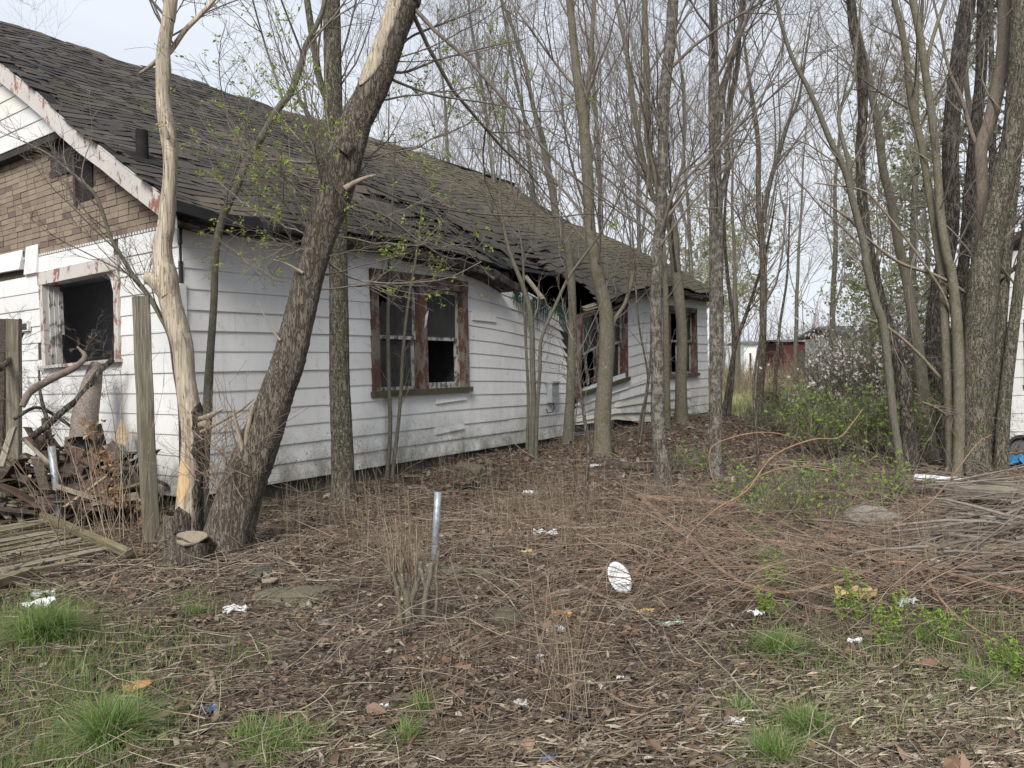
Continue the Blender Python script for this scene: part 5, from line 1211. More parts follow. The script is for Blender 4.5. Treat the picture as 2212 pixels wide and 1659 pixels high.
gable_box('barn', 'long low dark-red building far across the meadow', 1694, 1768, 733, 738, 62, 6, 'barn_red', 'roof_grey')
gable_box('shed', 'white shed with a grey roof seen behind the blossom', 1822, 1905, 704, 724, 31, 4, 'siding', 'roof_grey')
gable_box('outbuilding', 'small white outbuilding far off beside the meadow trunk', 1608, 1634, 738, 743, 64, 4, 'white_plastic', 'roof_grey')

# ------------------------------------------------------------------ green shrubs and blossom in the gap
def shrub(label, px, Y, w, h, nst, leaf, leafn, lsz, name='shrub', mat='twig', up=.06, sp=.5, seed=0, cat='shrub', c2=5, c3=4):
    g = np.random.default_rng(seed + 500); x = float(P(px, 790, Y)[0]); z = float(G(x, Y)); root = thing(name, label, cat, (x, Y, z))
    a = g.uniform(0, 6.28, nst); rr_ = w * .35 * np.sqrt(g.random(nst)); st = np.stack([x + rr_ * np.cos(a), Y + rr_ * np.sin(a), np.full(nst, z - .03)], 1)
    d = nrm(np.stack([np.cos(a) * sp * g.uniform(.2, 1.2, nst), np.sin(a) * sp, np.ones(nst)], 1)); Ls = h * g.uniform(.6, 1.15, nst)
    b = Batch(); P1 = grow(st, d, Ls, 8, up, .1, g); R1 = np.linspace(.011, .004, 8)[None] * (.6 + .6 * g.random((nst, 1))); b.tube(P1, R1, 4)
    s2, d2, r2, t = kids(P1, R1, c2, (.4, .9), .15, g); P2_ = grow(s2, d2, np.repeat(Ls, c2) * g.uniform(.15, .45, len(s2)), 5, up, .12, g); R2 = np.full((len(s2), 5), .003); b.tube(P2_, R2, 3)
    s3, d3, r3, t = kids(P2_, R2, c3, (.4, .9), .15, g); P3_ = grow(s3, d3, g.uniform(.08, .3, len(s3)), 3, up, .12, g); b.tube(P3_, np.full((len(s3), 3), .002), 3)
    b.build('stems', mat, root)
    for mt, n_, sz in zip(leaf, leafn, lsz):
        tp = np.concatenate([P2_.reshape(-1, 3), P3_.reshape(-1, 3)]); q = tp[g.integers(0, len(tp), n_)] + g.normal(0, .015, (n_, 3)); V, Ft = leaves_mesh(q, g.uniform(sz * .6, sz * 1.3, n_), g, elong=1.6); link('leaves' if 'bloss' not in mt else 'blossoms', mesh_np('leaves', V, Ft, mt, False), root)
    return root
shrub('bright green honeysuckle-like shrub in the middle of the gap', 1800, 11.0, 1.4, .75, 36, ['leaf_bright', 'leaf_shrub'], [900, 1500], [.036, .022], seed=1)
shrub('low dark-green shrub at the foot of the leaning trunks', 1885, 10.2, 1.6, .9, 40, ['leaf_shrub', 'leaf_bright'], [2400, 500], [.022, .034], seed=2)
shrub('green shrub left of the gap beside the brown meadow trunk', 1700, 13.5, 1.6, .5, 34, ['leaf_shrub'], [1800], [.024], seed=3)
shrub('tall loose green shrub beneath the blossom', 1850, 14.0, 2.0, 1.5, 55, ['leaf_shrub'], [3200], [.024], seed=4)
shrub('fine-leaved green shrub behind the split-bark trunk', 1940, 13.0, 2.4, 1.8, 55, ['leaf_shrub'], [3600], [.024], seed=5)
shrub('low green shrub in the centre of the meadow edge', 1745, 16.5, 2.5, .6, 40, ['leaf_shrub', 'leaf_haze'], [2200, 600], [.035, .04], seed=6)
shrub('scrubby yellow-green bush on the right behind the clump', 2000, 15.5, 3.0, 2.6, 60, ['leaf_shrub', 'leaf_haze'], [3500, 2500], [.035, .05], seed=7)
shrub('flowering shrub with pink and white blossom', 1845, 13.2, 1.6, 1.9, 40, ['blossom'], [1300], [.042], name='flowering_shrub', sp=.55, seed=8, cat='flowering shrub')
shrub('second blossoming shrub, paler, further back on the right', 1930, 18.0, 2.4, 2.6, 36, ['blossom', 'leaf_haze'], [1000, 500], [.045, .05], name='flowering_shrub', sp=.5, seed=9, cat='flowering shrub')
shrub('low leafy weed patch beside the rough trunk', 1500, 9.6, .7, .25, 14, ['leaf_bright'], [240], [.03], name='weed', seed=10, cat='weed', sp=1.2)
shrub('green weed clump on the litter left of the brush pile', 1650, 7.7, .8, .30, 20, ['leaf_bright'], [420], [.03], name='weed', seed=11, cat='weed', sp=1.0)
shrub('green weed clump behind the brush pile under the leaning trunk', 1850, 7.6, .9, .40, 22, ['leaf_bright'], [500], [.032], name='weed', seed=12, cat='weed', sp=1.0)
shrub('green weed sprig beneath the big reddish arch', 1735, 6.8, .8, .28, 18, ['leaf_bright', 'leaf_shrub'], [300, 300], [.026, .02], name='weed', seed=13, cat='weed', sp=1.0)
for k, (lb, px, py, h) in enumerate([('upright green weed right of the yellow foam strip', 1918, 1400, .30), ('leafy green weed beneath the yellow foam strip', 1845, 1345, .28), ('small green weed in front of the reddish fork', 1680, 1270, .16), ('green weed at the right edge of the foreground', 2190, 1470, .2), ('small weed beside the tuft on the right', 2020, 1385, .18), ('green seedlings under the reddish curve', 1660, 1330, .15)]):
    q = ghit(px, py); g = np.random.default_rng(700 + k); root = thing('weed', lb, 'weed', q); n = 12; st = q + g.normal(0, .04, (n, 3)) * [1, 1, 0]; d = nrm(np.stack([g.normal(0, .18, n), g.normal(0, .18, n), np.ones(n)], 1)); P1 = grow(st, d, h * g.uniform(.6, 1.1, n), 8, .05, .05, g); b = Batch(); b.tube(P1, np.full((n, 8), .0016), 3); b.build('stems', 'leaf_shrub', root)
    lp = P1[:, 1:].reshape(-1, 3); lp = np.repeat(lp, 3, 0) + g.normal(0, .004, (len(lp) * 3, 3)); V, Ft = leaves_mesh(lp, g.uniform(.006, .014, len(lp)), g, elong=2.2); link('leaves', mesh_np('leaves', V, Ft, 'leaf_bright', False), root)

# ------------------------------------------------------------------ ground cover
g = np.random.default_rng(99)
def inside_house(x, y, m_=-.05):
    p = np.stack([x, y], -1) - C0h[:2]; s_ = p @ U[:2]; t = p @ V_[:2]; return (s_ > m_ - .0) & (t > m_) & (s_ < LH + .1) & (t < TA)
def scatter(n, y0, y1, pw=0.0, mx_=.5):
    """ground points in the wedge in view and a little to each side"""
    u = g.random(n); y = y0 + (y1 - y0) * u if pw == 0 else y0 * (y1 / y0) ** u if pw == 1 else (y0 ** (1 - pw) + u * (y1 ** (1 - pw) - y0 ** (1 - pw))) ** (1 / (1 - pw))
    x = (g.random(n) * 2 - 1) * (y * .74 + mx_); k = ~inside_house(x, y); x, y = x[k], y[k]; return x, y, G(x, y)
def pxy(x, y, z):
    d = np.stack([x, y, z], -1) - CAM; w = d @ fw; return CX + F * (d @ cr) / w, CY - F * (d @ cu) / w
def blob(px, py, cx, cy, rx, ry): return np.exp(-((px - cx) / rx) ** 2 - ((py - cy) / ry) ** 2)
def grass_prob(px, py, y):
    gr_ = 1.3 * blob(px, py, 60, 1560, 210, 190) + .9 * blob(px, py, 40, 1400, 160, 90) + .55 * blob(px, py, 240, 1400, 160, 50) + .5 * blob(px, py, 400, 1300, 90, 25) + .7 * blob(px, py, 250, 1640, 140, 60)
    gr_ += .5 * blob(px, py, 1950, 1400, 260, 80) + .6 * blob(px, py, 2170, 1420, 130, 140) + .35 * blob(px, py, 1980, 1560, 260, 70) + .3 * blob(px, py, 560, 1420, 60, 40) + .35 * blob(px, py, 430, 1450, 90, 60) + .3 * blob(px, py, 1680, 1400, 110, 50) + .35 * blob(px, py, 620, 1620, 160, 40) + .2 * blob(px, py, 1700, 1550, 200, 100) + .35 * blob(px, py, 1680, 1230, 130, 60) + .30 * blob(px, py, 1750, 1060, 150, 50)
    return gr_
# leaves
def bare_f(px, py): return np.clip(1.2 * blob(px, py, 520, 1420, 130, 45) + 1.1 * blob(px, py, 560, 1590, 160, 40) + 1.0 * blob(px, py, 1240, 1480, 120, 40) + .9 * blob(px, py, 1800, 1450, 150, 40) + .8 * blob(px, py, 350, 1480, 120, 40) + .9 * blob(px, py, 1900, 1560, 200, 40) + .8 * blob(px, py, 1000, 1600, 110, 35), 0, 1)
Vs, Fs, n0 = [], [], 0
def add_leaves(n, y0, y1, s0, s1, lift=.03, pw=1.0):
    global n0
    x, y, z = scatter(n, y0, y1, pw); px, py = pxy(x, y, z); k = g.random(len(x)) > np.clip(grass_prob(px, py, y) * 1.2 - .1, 0, .93); x, y, z = x[k], y[k], z[k]
    # patches of thicker and thinner litter
    den = .5 + .5 * np.sin(x * 2.3 + 1.1 * np.sin(y * 1.7)) * np.sin(y * 2.9 + x); px, py = pxy(x, y, z); bare = bare_f(px, py); k = g.random(len(x)) < (.30 + .70 * den) * (1 - .93 * bare); x, y, z = x[k], y[k], z[k]
    sz_ = s0 * .6 + (s1 - s0 * .6) * g.random(len(x)) ** 2.0; ps_ = np.stack([x, y, z + g.uniform(0, lift, len(x))], 1)
    V, Ft = crumpled(ps_, sz_, g) if y0 < 8 else leaves_mesh(ps_, sz_, g, flat_=.62, elong=1.7, fold=.25)
    V[:, 2] = np.maximum(V[:, 2], G(V[:, 0], V[:, 1]) - .004); Vs.append(V); Fs.append(Ft + n0); n0 += len(V)
add_leaves(62000, 2.0, 5.0, .008, .030, .04); add_leaves(42000, 5.0, 8.5, .014, .042, .04); add_leaves(20000, 8.5, 14, .035, .07); add_leaves(9000, 14, 22, .05, .09)
tag(link('leaf_litter', mesh_np('leaf_litter', np.concatenate(Vs), np.concatenate(Fs), 'litter', False)), 'brown dead leaves covering the ground', 'leaves', kind='stuff')
def leaf_zone(name, n, y0, y1, s0, s1, mat, pr, label, lift=.04):
    x, y, z = scatter(n, y0, y1, 1.0); px, py = pxy(x, y, z); k = g.random(len(x)) < pr(px, py, x, y); x, y, z = x[k], y[k], z[k]
    V, Ft = crumpled(np.stack([x, y, z + g.uniform(0, lift, len(x))], 1), s0 + (s1 - s0) * g.random(len(x)) ** 1.6, g); V[:, 2] = np.maximum(V[:, 2], G(V[:, 0], V[:, 1]) - .004)
    tag(link(name, mesh_np(name, V, Ft, mat, False)), label, 'leaves', kind='stuff')
M['russet'] = leafm('russet_leaf', [(0.085, 0.052, 0.036), (0.145, 0.09, 0.062), (0.22, 0.14, 0.095), (0.12, 0.078, 0.055), (0.28, 0.19, 0.13)])
M['dark_wet'] = leafm('dark_wet_leaf', [(0.028, 0.020, 0.016), (0.05, 0.036, 0.028), (0.075, 0.055, 0.043)])
leaf_zone('russet_leaves', 60000, 4.0, 16, .018, .045, 'russet', lambda px, py, x, y: np.clip(.9 * blob(px, py, 1330, 960, 300, 60) + .9 * blob(px, py, 1400, 1190, 240, 60) + .5 * blob(px, py, 1000, 1120, 300, 60) + .7 * blob(px, py, 1230, 1380, 160, 40) + .5 * blob(px, py, 1600, 960, 150, 60), 0, .85), 'drifts of russet dead leaves between the wall and the brush pile')
leaf_zone('wet_leaves', 40000, 2.2, 7, .012, .035, 'dark_wet', lambda px, py, x, y: np.clip(.15 + bare_f(px, py) * .5 + .7 * (np.sin(x * 3.1 + y) * np.sin(y * 2.2 - x) > .45), 0, .8), 'dark wet rotted leaves in damp patches', .02)
leaf_zone('large_leaves', 1500, 2.2, 9, .035, .06, 'russet', lambda px, py, x, y: .5 + 0 * px, 'scattered large whole dead leaves', .05)
# straw and flattened stalks
def flat_sticks(n, y0, y1, l0, l1, r0_, r1, pw=1.0, lift=.03, k=3, npt=4, wob=.18, tiltz=.10, prob=None):
    x, y, z = scatter(n, y0, y1, pw)
    if prob is not None: px, py = pxy(x, y, z); kk = g.random(len(x)) < prob(px, py); x, y, z = x[kk], y[kk], z[kk]
    m_ = len(x); a = g.uniform(0, 6.28, m_) * .75 + .3 * np.sin(x * 1.5); d = nrm(np.stack([np.cos(a), np.sin(a) * .8, g.normal(0, tiltz, m_)], 1)); L = g.uniform(l0, l1, m_) * g.uniform(.4, 1, m_)
    PL = grow(np.stack([x, y, z + g.uniform(.003, lift, m_)], 1), d, L, npt, 0, wob, g); PL[:, :, 2] = np.maximum(PL[:, :, 2], G(PL[:, :, 0], PL[:, :, 1]) + .002)
    R = g.uniform(r0_, r1, (m_, 1)) * np.linspace(1, .55, npt)[None]; return PL, R
b = Batch()
for args in [(24000, 2.0, 5.0, .03, .16, .0007, .0018), (16000, 5.0, 9, .06, .28, .0010, .0024), (4000, 9, 15, .1, .35, .0015, .003)]:
    PL, R = flat_sticks(*args); b.tube(PL, R, 3)
PL, R = flat_sticks(16000, 2.0, 4.2, .04, .16, .001, .0024, prob=lambda px, py: np.clip(blob(px, py, 1950, 1580, 450, 130) + .5 * blob(px, py, 700, 1560, 500, 120) + .5 * blob(px, py, 300, 1260, 350, 60), 0, 1)); b.tube(PL, R, 3)
xs_, ys_, zs_ = scatter(60000, 2.05, 4.6, 1.0); px, py = pxy(xs_, ys_, zs_); k = g.random(len(xs_)) < np.clip(1.2 * blob(px, py, 1980, 1590, 420, 110) + .3 * blob(px, py, 1400, 1640, 300, 60) + .25 * blob(px, py, 700, 1640, 400, 50) + .015, 0, .7); xs_, ys_, zs_ = xs_[k], ys_[k], zs_[k]; m_ = len(xs_)
a = g.normal(.35, .55, m_); d = nrm(np.stack([np.cos(a), np.sin(a), g.normal(0, .06, m_)], 1)); L_ = g.uniform(.03, .13, m_)[:, None]; w_ = g.uniform(.0007, .0020, m_)[:, None]; p0 = np.stack([xs_, ys_, zs_ + g.uniform(.004, .04, m_)], 1); sd2 = np.stack([-d[:, 1], d[:, 0], g.normal(0, .4, m_)], 1)
Vr = np.stack([p0 - sd2 * w_, p0 + sd2 * w_, p0 + d * L_ * .5 + sd2 * w_ + g.normal(0, .004, (m_, 3)), p0 + d * L_ * .5 - sd2 * w_, p0 + d * L_ + sd2 * w_ * .3, p0 + d * L_ - sd2 * w_ * .3], 1).reshape(-1, 3); bb = np.arange(m_)[:, None] * 6
tag(link('flattened_straw', mesh_np('flattened_straw', Vr, np.concatenate([bb + np.array([[0, 1, 2, 3]]), bb + np.array([[3, 2, 4, 5]])]), 'straw', False)), 'flattened blades of bleached straw at the bottom right', 'straw', kind='stuff')
tag(b.build('straw', 'stalk'), 'pale straw and broken dry stalks strewn over the leaf litter', 'straw', kind='stuff')
b = Batch()
for args in [(3400, 2.0, 5.0, .08, .5, .0011, .0034), (4200, 5.0, 9, .15, .8, .0016, .0045), (1400, 9, 16, .3, 1.2, .003, .007)]:
    PL, R = flat_sticks(*args, lift=.07, k=4, npt=5, wob=.14, tiltz=.13); b.tube(PL, R, 4)
tag(b.build('fallen_twigs', 'litter_twig'), 'thin fallen twigs tangled across the ground', 'twigs', kind='stuff')
# fine debris: bark bits and seed husks
# upright dry stems
b = Batch(); cl = [(890, 1250, 60, 60, 30), (1190, 1470, 70, 90, 26), (1250, 1560, 90, 60, 20), (960, 1560, 90, 90, 22), (860, 1010, 180, 40, 50), (1100, 1120, 150, 60, 90), (1290, 1180, 150, 70, 60), (1180, 1100, 100, 90, 70), (140, 1150, 120, 90, 50), (330, 1180, 60, 50, 40), (500, 1120, 80, 40, 30), (1450, 1130, 120, 60, 40), (1990, 1250, 200, 90, 60), (700, 1200, 250, 60, 60), (60, 1060, 80, 60, 30), (950, 1030, 200, 30, 70), (1250, 960, 160, 30, 60), (620, 1090, 120, 30, 40), (1120, 1180, 180, 70, 70), (800, 1130, 160, 40, 50), (1750, 1180, 250, 60, 60)]
for (cx, cy, sx, sy, n) in cl:
    pts = np.array([ghit(cx + g.normal(0, sx * .5), min(1640, cy + g.normal(0, sy * .5))) for _ in range(n)]); d = nrm(np.stack([g.normal(0, .16, n), g.normal(0, .16, n), np.ones(n)], 1)); L = g.uniform(.15, .75, n) * g.uniform(.5, 1.1)
    P1 = grow(pts - [0, 0, .01], d, L, 6, .02, .05, g); R1 = g.uniform(.0010, .0026, (n, 1)) * np.linspace(1, .4, 6); b.tube(P1, R1, 4)
    s2, d2, rr, t = kids(P1, R1, 2, (.3, .8), .35, g); b.tube(grow(s2, d2, L.repeat(2) * g.uniform(.1, .45, len(s2)), 4, .05, .08, g), np.full((len(s2), 4), .0009), 3)
tag(b.build('dry_weed_stems', 'stalk'), 'thin upright dry weed stems scattered over the yard', 'dry weeds', kind='stuff')
# grass
Vs, Fs, n0 = [], [], 0
def add_grass(n, y0, y1, h0, h1, w_, pr, pw=1.0, mat=None):
    global n0
    x, y, z = scatter(n, y0, y1, pw); px, py = pxy(x, y, z); k = g.random(len(x)) < pr(px, py, y, x); x, y, z = x[k], y[k], z[k]
    V, Fq = blades(np.stack([x, y, z - .004], 1), g.uniform(h0, h1, len(x)), np.full(len(x), w_) * g.uniform(.6, 1.2, len(x)), g.uniform(.1, .8, len(x)), g); Vs.append(V); Fs.append(Fq + n0); n0 += len(V)
nzf = lambda x, y: (.5 + .5 * np.sin(x * 5.1 + 2 * np.sin(y * 3.3)) * np.sin(y * 4.7 + 1.3 * x)) * (.45 + .55 * (np.sin(x * 17 + 3 * np.sin(y * 11)) * np.sin(y * 15 + 2 * x) > -.15))
add_grass(150000, 2.0, 5.2, .04, .12, .0042, lambda px, py, y, x: np.clip(grass_prob(px, py, y) - .04, 0, 1) * (.25 + .75 * nzf(x, y)))
add_grass(60000, 5.0, 13, .05, .14, .006, lambda px, py, y, x: np.clip(grass_prob(px, py, y) - .06, 0, 1) * (.2 + .8 * nzf(x, y)))
tag(link('grass', mesh_np('grass', np.concatenate(Vs), np.concatenate(Fs), 'grass', False)), 'short green spring grass in the foreground', 'grass', kind='stuff')
Vs, Fs, n0 = [], [], 0
add_grass(60000, 13, 46, .08, .32, .022, lambda px, py, y, x: np.clip((y - 15) / 4 - .2 * (px < 1600), 0, 1) * (px > 1530), 1.3)
tag(link('meadow_grass', mesh_np('meadow_grass', np.concatenate(Vs), np.concatenate(Fs), 'grass_far', False)), 'long green and straw-coloured grass of the meadow behind', 'grass', kind='stuff')
# distinct tufts
GT = 'grass tufts in the foreground'
for k, (lb, px, py, n, h, sp, mt) in enumerate([('large bright green tuft in the bottom left corner area', 240, 1615, 520, .20, .05, 'grass'), ('wide tuft of drooping pale and green blades by the plastic bag', 95, 1385, 620, .22, .08, 'grass'),
     ('bright green tuft left of centre on the right side, beside a dead leaf', 1685, 1418, 380, .13, .04, 'grass'), ('arching green tuft at bottom right of centre', 1740, 1590, 300, .12, .045, 'grass'), ('green tuft at the bottom edge right of the plastic scraps', 1665, 1650, 300, .12, .04, 'grass'),
     ('small tuft near the white scraps on the right', 1600, 1545, 110, .09, .03, 'grass'), ('grass clump at the bottom left of centre', 590, 1620, 380, .10, .10, 'grass'), ('short tuft beside the bottom dry stems', 880, 1610, 120, .10, .025, 'grass'),
     ('little tuft beyond the white crumpled paper', 430, 1325, 150, .08, .06, 'grass'), ('dark green tuft below the leafy weed on the right', 2130, 1490, 170, .10, .05, 'grass'), ('fine tuft among the weeds at right', 2020, 1390, 170, .10, .05, 'grass'), ('tiny tuft behind the sawn bush', 905, 1185, 60, .07, .03, 'grass'), ('tuft inside the curve of the reddish branch', 1660, 1215, 170, .12, .07, 'grass'), ('tuft beneath the long reddish branch', 1640, 1155, 120, .12, .07, 'grass'), ('small tuft at the bottom centre', 905, 1545, 90, .10, .02, 'grass')]):
    q = ghit(px, py); a = g.uniform(0, 6.28, n); r_ = sp * np.sqrt(g.random(n)); x = q[0] + r_ * np.cos(a); y = q[1] + r_ * np.sin(a)
    n = int(n * 1.5); a = g.uniform(0, 6.28, n); r_ = sp * 1.5 * g.random(n) ** .6 * (1 + .35 * np.sin(3 * a + k)); x = q[0] + r_ * np.cos(a); y = q[1] + r_ * np.sin(a)
    V, Fq = blades(np.stack([x, y, G(x, y) - .004], 1), h * 1.4 * g.uniform(.45, 1.1, n), np.full(n, .0046), g.uniform(.15, 1.5, n), g, 5, .8); tag(link('grass_tuft', mesh_np('grass_tuft', V, Fq, 'grass_tuft', False)), lb, 'grass tuft', GT)

# ------------------------------------------------------------------ posts, pipes and stumps
def post(label, top, bot, w, ang, mat='post', cat='wooden post', Y=None):
    b_ = ghit(*bot) if Y is None else P(bot[0], bot[1], Y); t_ = P(top[0], top[1], b_[1] - .02); d = t_ - b_; b0 = b_ - d * .05
    ax = np.array([math.cos(ang), math.sin(ang), 0]); ay = np.array([-math.sin(ang), math.cos(ang), 0]); v = []; f = []; n = 8; c = w * .05
    sect = [(-w / 2 + c, -w / 2), (w / 2 - c, -w / 2), (w / 2, -w / 2 + c), (w / 2, w / 2 - c), (w / 2 - c, w / 2), (-w / 2 + c, w / 2), (-w / 2, w / 2 - c), (-w / 2, -w / 2 + c)]
    for i in range(n + 1):
        o_ = b0 + (t_ - b0) * i / n + np.array([random.gauss(0, .002), random.gauss(0, .002), 0])
        for (a, b2) in sect: v.append(tuple(o_ + ax * a + ay * b2 + (UP * random.gauss(0, .004) if i == n else 0)))
    for i in range(n):
        for j in range(8): f.append((i * 8 + j, i * 8 + (j + 1) % 8, (i + 1) * 8 + (j + 1) % 8, (i + 1) * 8 + j))
    f.append(tuple(range(n * 8, n * 8 + 8))); me = bpy.data.meshes.new('wooden_post'); me.from_pydata(v, [], f); me.materials.append(M[mat]); me.update(); o = link('wooden_post', me); return tag(o, label, cat)
post('tall square weathered post left of the barkless trunk', (303, 641), (327, 1172), .118, .62)
post('square weathered post near the left edge behind the fallen fence panel', (31, 689), (30, 1106), .118, .30)
post('dark leaning board at the extreme left edge', (6, 690), (-4, 1080), .10, .2, 'wood_dark', 'leaning board')
def pipe(label, top, bot, wpx):
    b_ = ghit(*bot); t_ = P(top[0], top[1], b_[1]); r_ = wpx / 2 / F * b_[1]; b = Batch(); b.tube(np.array([[b_ - (t_ - b_) * .1, b_, (b_ + t_) / 2, t_, t_, t_ - (t_ - b_) * .03]]), np.array([[r_, r_, r_, r_, r_ * .86, r_ * .84]]), 18); return tag(b.build('metal_pipe', 'metal'), label, 'metal pipe')
pipe('galvanised pipe stub standing alone in the middle of the yard', (946, 1062), (938, 1218), 15.5)
pipe('galvanised pipe standing in front of the debris pile', (111, 964), (132, 1140), 15)
pipe('leaning galvanised pipe between the two foreground trunks', (477, 966), (459, 1098), 13)
def stump(label, topc, botc, rt, rb, sides=20, seed=0, tiltv=(0, 0)):
    q = ghit(*botc); t_ = P(topc[0], topc[1], q[1] - .02); a = rt / F * q[1]; c = rb / F * q[1]; root = thing('stump', label, 'tree stump', q); n = 7
    path = np.array([q - UP * .04 + (t_ - q + UP * .04) * i / (n - 1) for i in range(n)]); rad = np.linspace(c, a, n)
    o = trunk_mesh('trunk', path, rad, 'bark_brown', sides, .35, .30, root, seed, cap=False, fl=.05)
    mb = MB(); nn = np.array([tiltv[0], tiltv[1], 1.0]); nn = nrm(nn); e = nrm(np.cross(nn, [0, 1, 0])); f_ = np.cross(nn, e)
    ring = [t_ + (e * math.cos(i * 6.283 / sides) + f_ * math.sin(i * 6.283 / sides)) * a * (1.0 + .10 * math.sin(3 * i * 6.283 / sides + seed) + random.uniform(-.06, .06)) for i in range(sides)]; low = [p - nn * .012 for p in ring]; b0 = len(mb.v); mb.v += [tuple(p) for p in ring + low]
    mb.f.append(tuple(range(b0, b0 + sides))); mb.mi.append(0)
    for i in range(sides): mb.f.append((b0 + i, b0 + sides + i, b0 + sides + (i + 1) % sides, b0 + (i + 1) % sides)); mb.mi.append(0)
    mb.build('cut_face', 'bark_dead', root)
stump('round sawn stump at the foot of the leaning trunk', (412, 1160), (393, 1222), 32, 36, seed=3, tiltv=(.1, -.25))
stump('little dark sawn stump right of the leaning trunk', (581, 1251), (577, 1276), 17, 17, 14, 4)
stump('low mossy stump beside the barkless trunk', (396, 1110), (386, 1165), 30, 38, 16, 5, (-.2, -.1))
# sawn-off bush
q = ghit(885, 1352); root = thing('sawn_bush', 'sawn-off bush of stubby grey-brown stems in the middle foreground', 'cut bush', q); Yb = q[1]
for pts in [[(882, 1352, 20), (880, 1310, 18), (876, 1275, 17), (862, 1250, 14), (850, 1225, 10), (840, 1200, 8)], [(884, 1340, 14), (888, 1295, 14), (898, 1270, 13), (905, 1235, 12), (908, 1212, 11)], [(916, 1335, 14), (918, 1300, 13), (923, 1270, 13), (930, 1240, 11), (932, 1216, 10)], [(922, 1275, 9), (915, 1255, 8), (909, 1230, 8)],
            [(866, 1345, 12), (862, 1300, 10), (855, 1260, 8), (847, 1235, 6)], [(880, 1290, 10), (885, 1250, 8), (882, 1215, 6), (886, 1190, 5)], [(941, 1325, 8), (945, 1280, 7), (942, 1240, 6), (948, 1190, 5)], [(870, 1262, 9), (868, 1230, 7), (872, 1205, 6)], [(928, 1260, 9), (926, 1235, 9), (924, 1217, 9)]]:
    pp = pxpath(pts, Yb + random.uniform(-.06, .06)); pd = densify(pp, .02); trunk_mesh('stem', pd[:, :3], pd[:, 3], 'bark_smooth', 10, 0, .08, root, int(pts[0][0]))
b = Batch(); n = 60; st = np.array([P(random.uniform(838, 900), random.uniform(1225, 1260), Yb + random.uniform(-.04, .04)) for _ in range(n)]); d = nrm(np.stack([g.normal(-.1, .22, n), g.normal(0, .15, n), np.ones(n)], 1)); P1 = grow(st, d, g.uniform(.08, .38, n), 5, .04, .05, g); b.tube(P1, np.full((n, 5), .002), 4); b.build('twigs', 'stalk', root)
# broken splintered wood and twigs between the two foreground trunks
root = thing('broken_stub', 'splintered broken limb poking right from the barkless trunk', 'broken branch', P(440, 900, Y1))
for pts in [[(425, 905, 8), (450, 900, 13), (468, 890, 9), (484, 884, 2)], [(428, 920, 12), (445, 915, 18), (450, 930, 10)], [(430, 935, 8), (470, 915, 7), (520, 885, 6), (548, 862, 4)]]:
    pd = densify(pxpath(pts, Y1 - .05), .03); trunk_mesh('limb', pd[:, :3], pd[:, 3], 'bark_dead', 8, 0, .2, root, 9)
b = Batch(); n = 90; st = np.array([P(random.uniform(420, 545), random.uniform(930, 1090), random.uniform(5.7, 6.5)) for _ in range(n)]); d = nrm(np.stack([g.normal(.1, .6, n), g.normal(0, .3, n), g.uniform(.2, 1.2, n)], 1)); P1 = grow(st, d, g.uniform(.15, .6, n), 6, .04, .1, g); R1 = g.uniform(.0015, .004, (n, 1)) * np.linspace(1, .4, 6); b.tube(P1, R1, 4)
s2, d2, rr, t = kids(P1, R1, 3, (.4, .9), .2, g); b.tube(grow(s2, d2, g.uniform(.05, .25, len(s2)), 4, .05, .1, g), np.full((len(s2), 4), .0014), 3); b.build('twigs', 'twig_red', root)

# ------------------------------------------------------------------ fallen branches
def stick(label, pts, mat, lift=0.0, cat='fallen branch', name='fallen_branch', hug=True, tw=6, twm='litter_twig', sides=9, twL=(.1, .4)):
    w = [p[2] if len(p) > 2 else None for p in pts]; a = ghit(pts[0][0], min(1650, pts[0][1])); e = ghit(pts[-1][0], min(1650, pts[-1][1])); n = len(pts); q = []
    for i, p in enumerate(pts):
        Yi = ghit(p[0], min(1655, p[1]))[1] if hug else a[1] + (e[1] - a[1]) * i / (n - 1)
        Yi -= lift; r_ = p[2] / 2 / F * Yi; v = P(p[0], p[1], Yi); v[2] = max(v[2], G(v[0], v[1]) + r_ * .7); q.append([*v, r_])
    q = np.array(q); qd = densify(q, .04); qd[:, 3] = np.maximum(qd[:, 3], .0015); root = thing(name, label, cat, q[0, :3]); trunk_mesh('limb', qd[:, :3], qd[:, 3], mat, sides, 0, .07, root, int(pts[0][0] + pts[0][1]))
    if tw: crown(root, qd, tw, -1, 99, twL, 3, 2, twm, .02, seed=int(pts[0][1]), name='twigs', r1=.004, tw=.0012)
    return root
stick('long pale peeled branch crossing the centre foreground in front of the plate', [(958, 1409, 6), (1000, 1390, 7), (1070, 1353, 8), (1154, 1303, 8), (1204, 1279, 8), (1237, 1274, 7), (1270, 1259, 6), (1314, 1259, 4), (1362, 1270, 3)], 'bark_dead', .05)
stick('thick rotting log lying below the sawn bush', [(846, 1378, 20), (897, 1354, 23), (940, 1330, 22), (970, 1316, 20), (1000, 1306, 16), (1024, 1299, 15), (1070, 1270, 13)], 'bark_brown', .04, 'log', 'log', tw=3, sides=14)
stick('darker log behind the thick rotting one', [(985, 1334, 12), (1037, 1327, 13), (1090, 1306, 12), (1110, 1298, 9)], 'bark_dark', .02, 'log', 'log', tw=2)
stick('curving grey branch lying right of the pipe stub', [(954, 1133, 5), (1000, 1155, 6), (1027, 1176, 7), (1047, 1203, 7), (1097, 1253, 6), (1160, 1303, 5)], 'bark_grey', .12)
stick('long thin branch lying right from the crumpled white paper', [(1110, 1122, 6), (1154, 1139, 8), (1237, 1141, 8), (1304, 1139, 7), (1400, 1125, 6), (1474, 1113, 4)], 'bark_dead', .10)
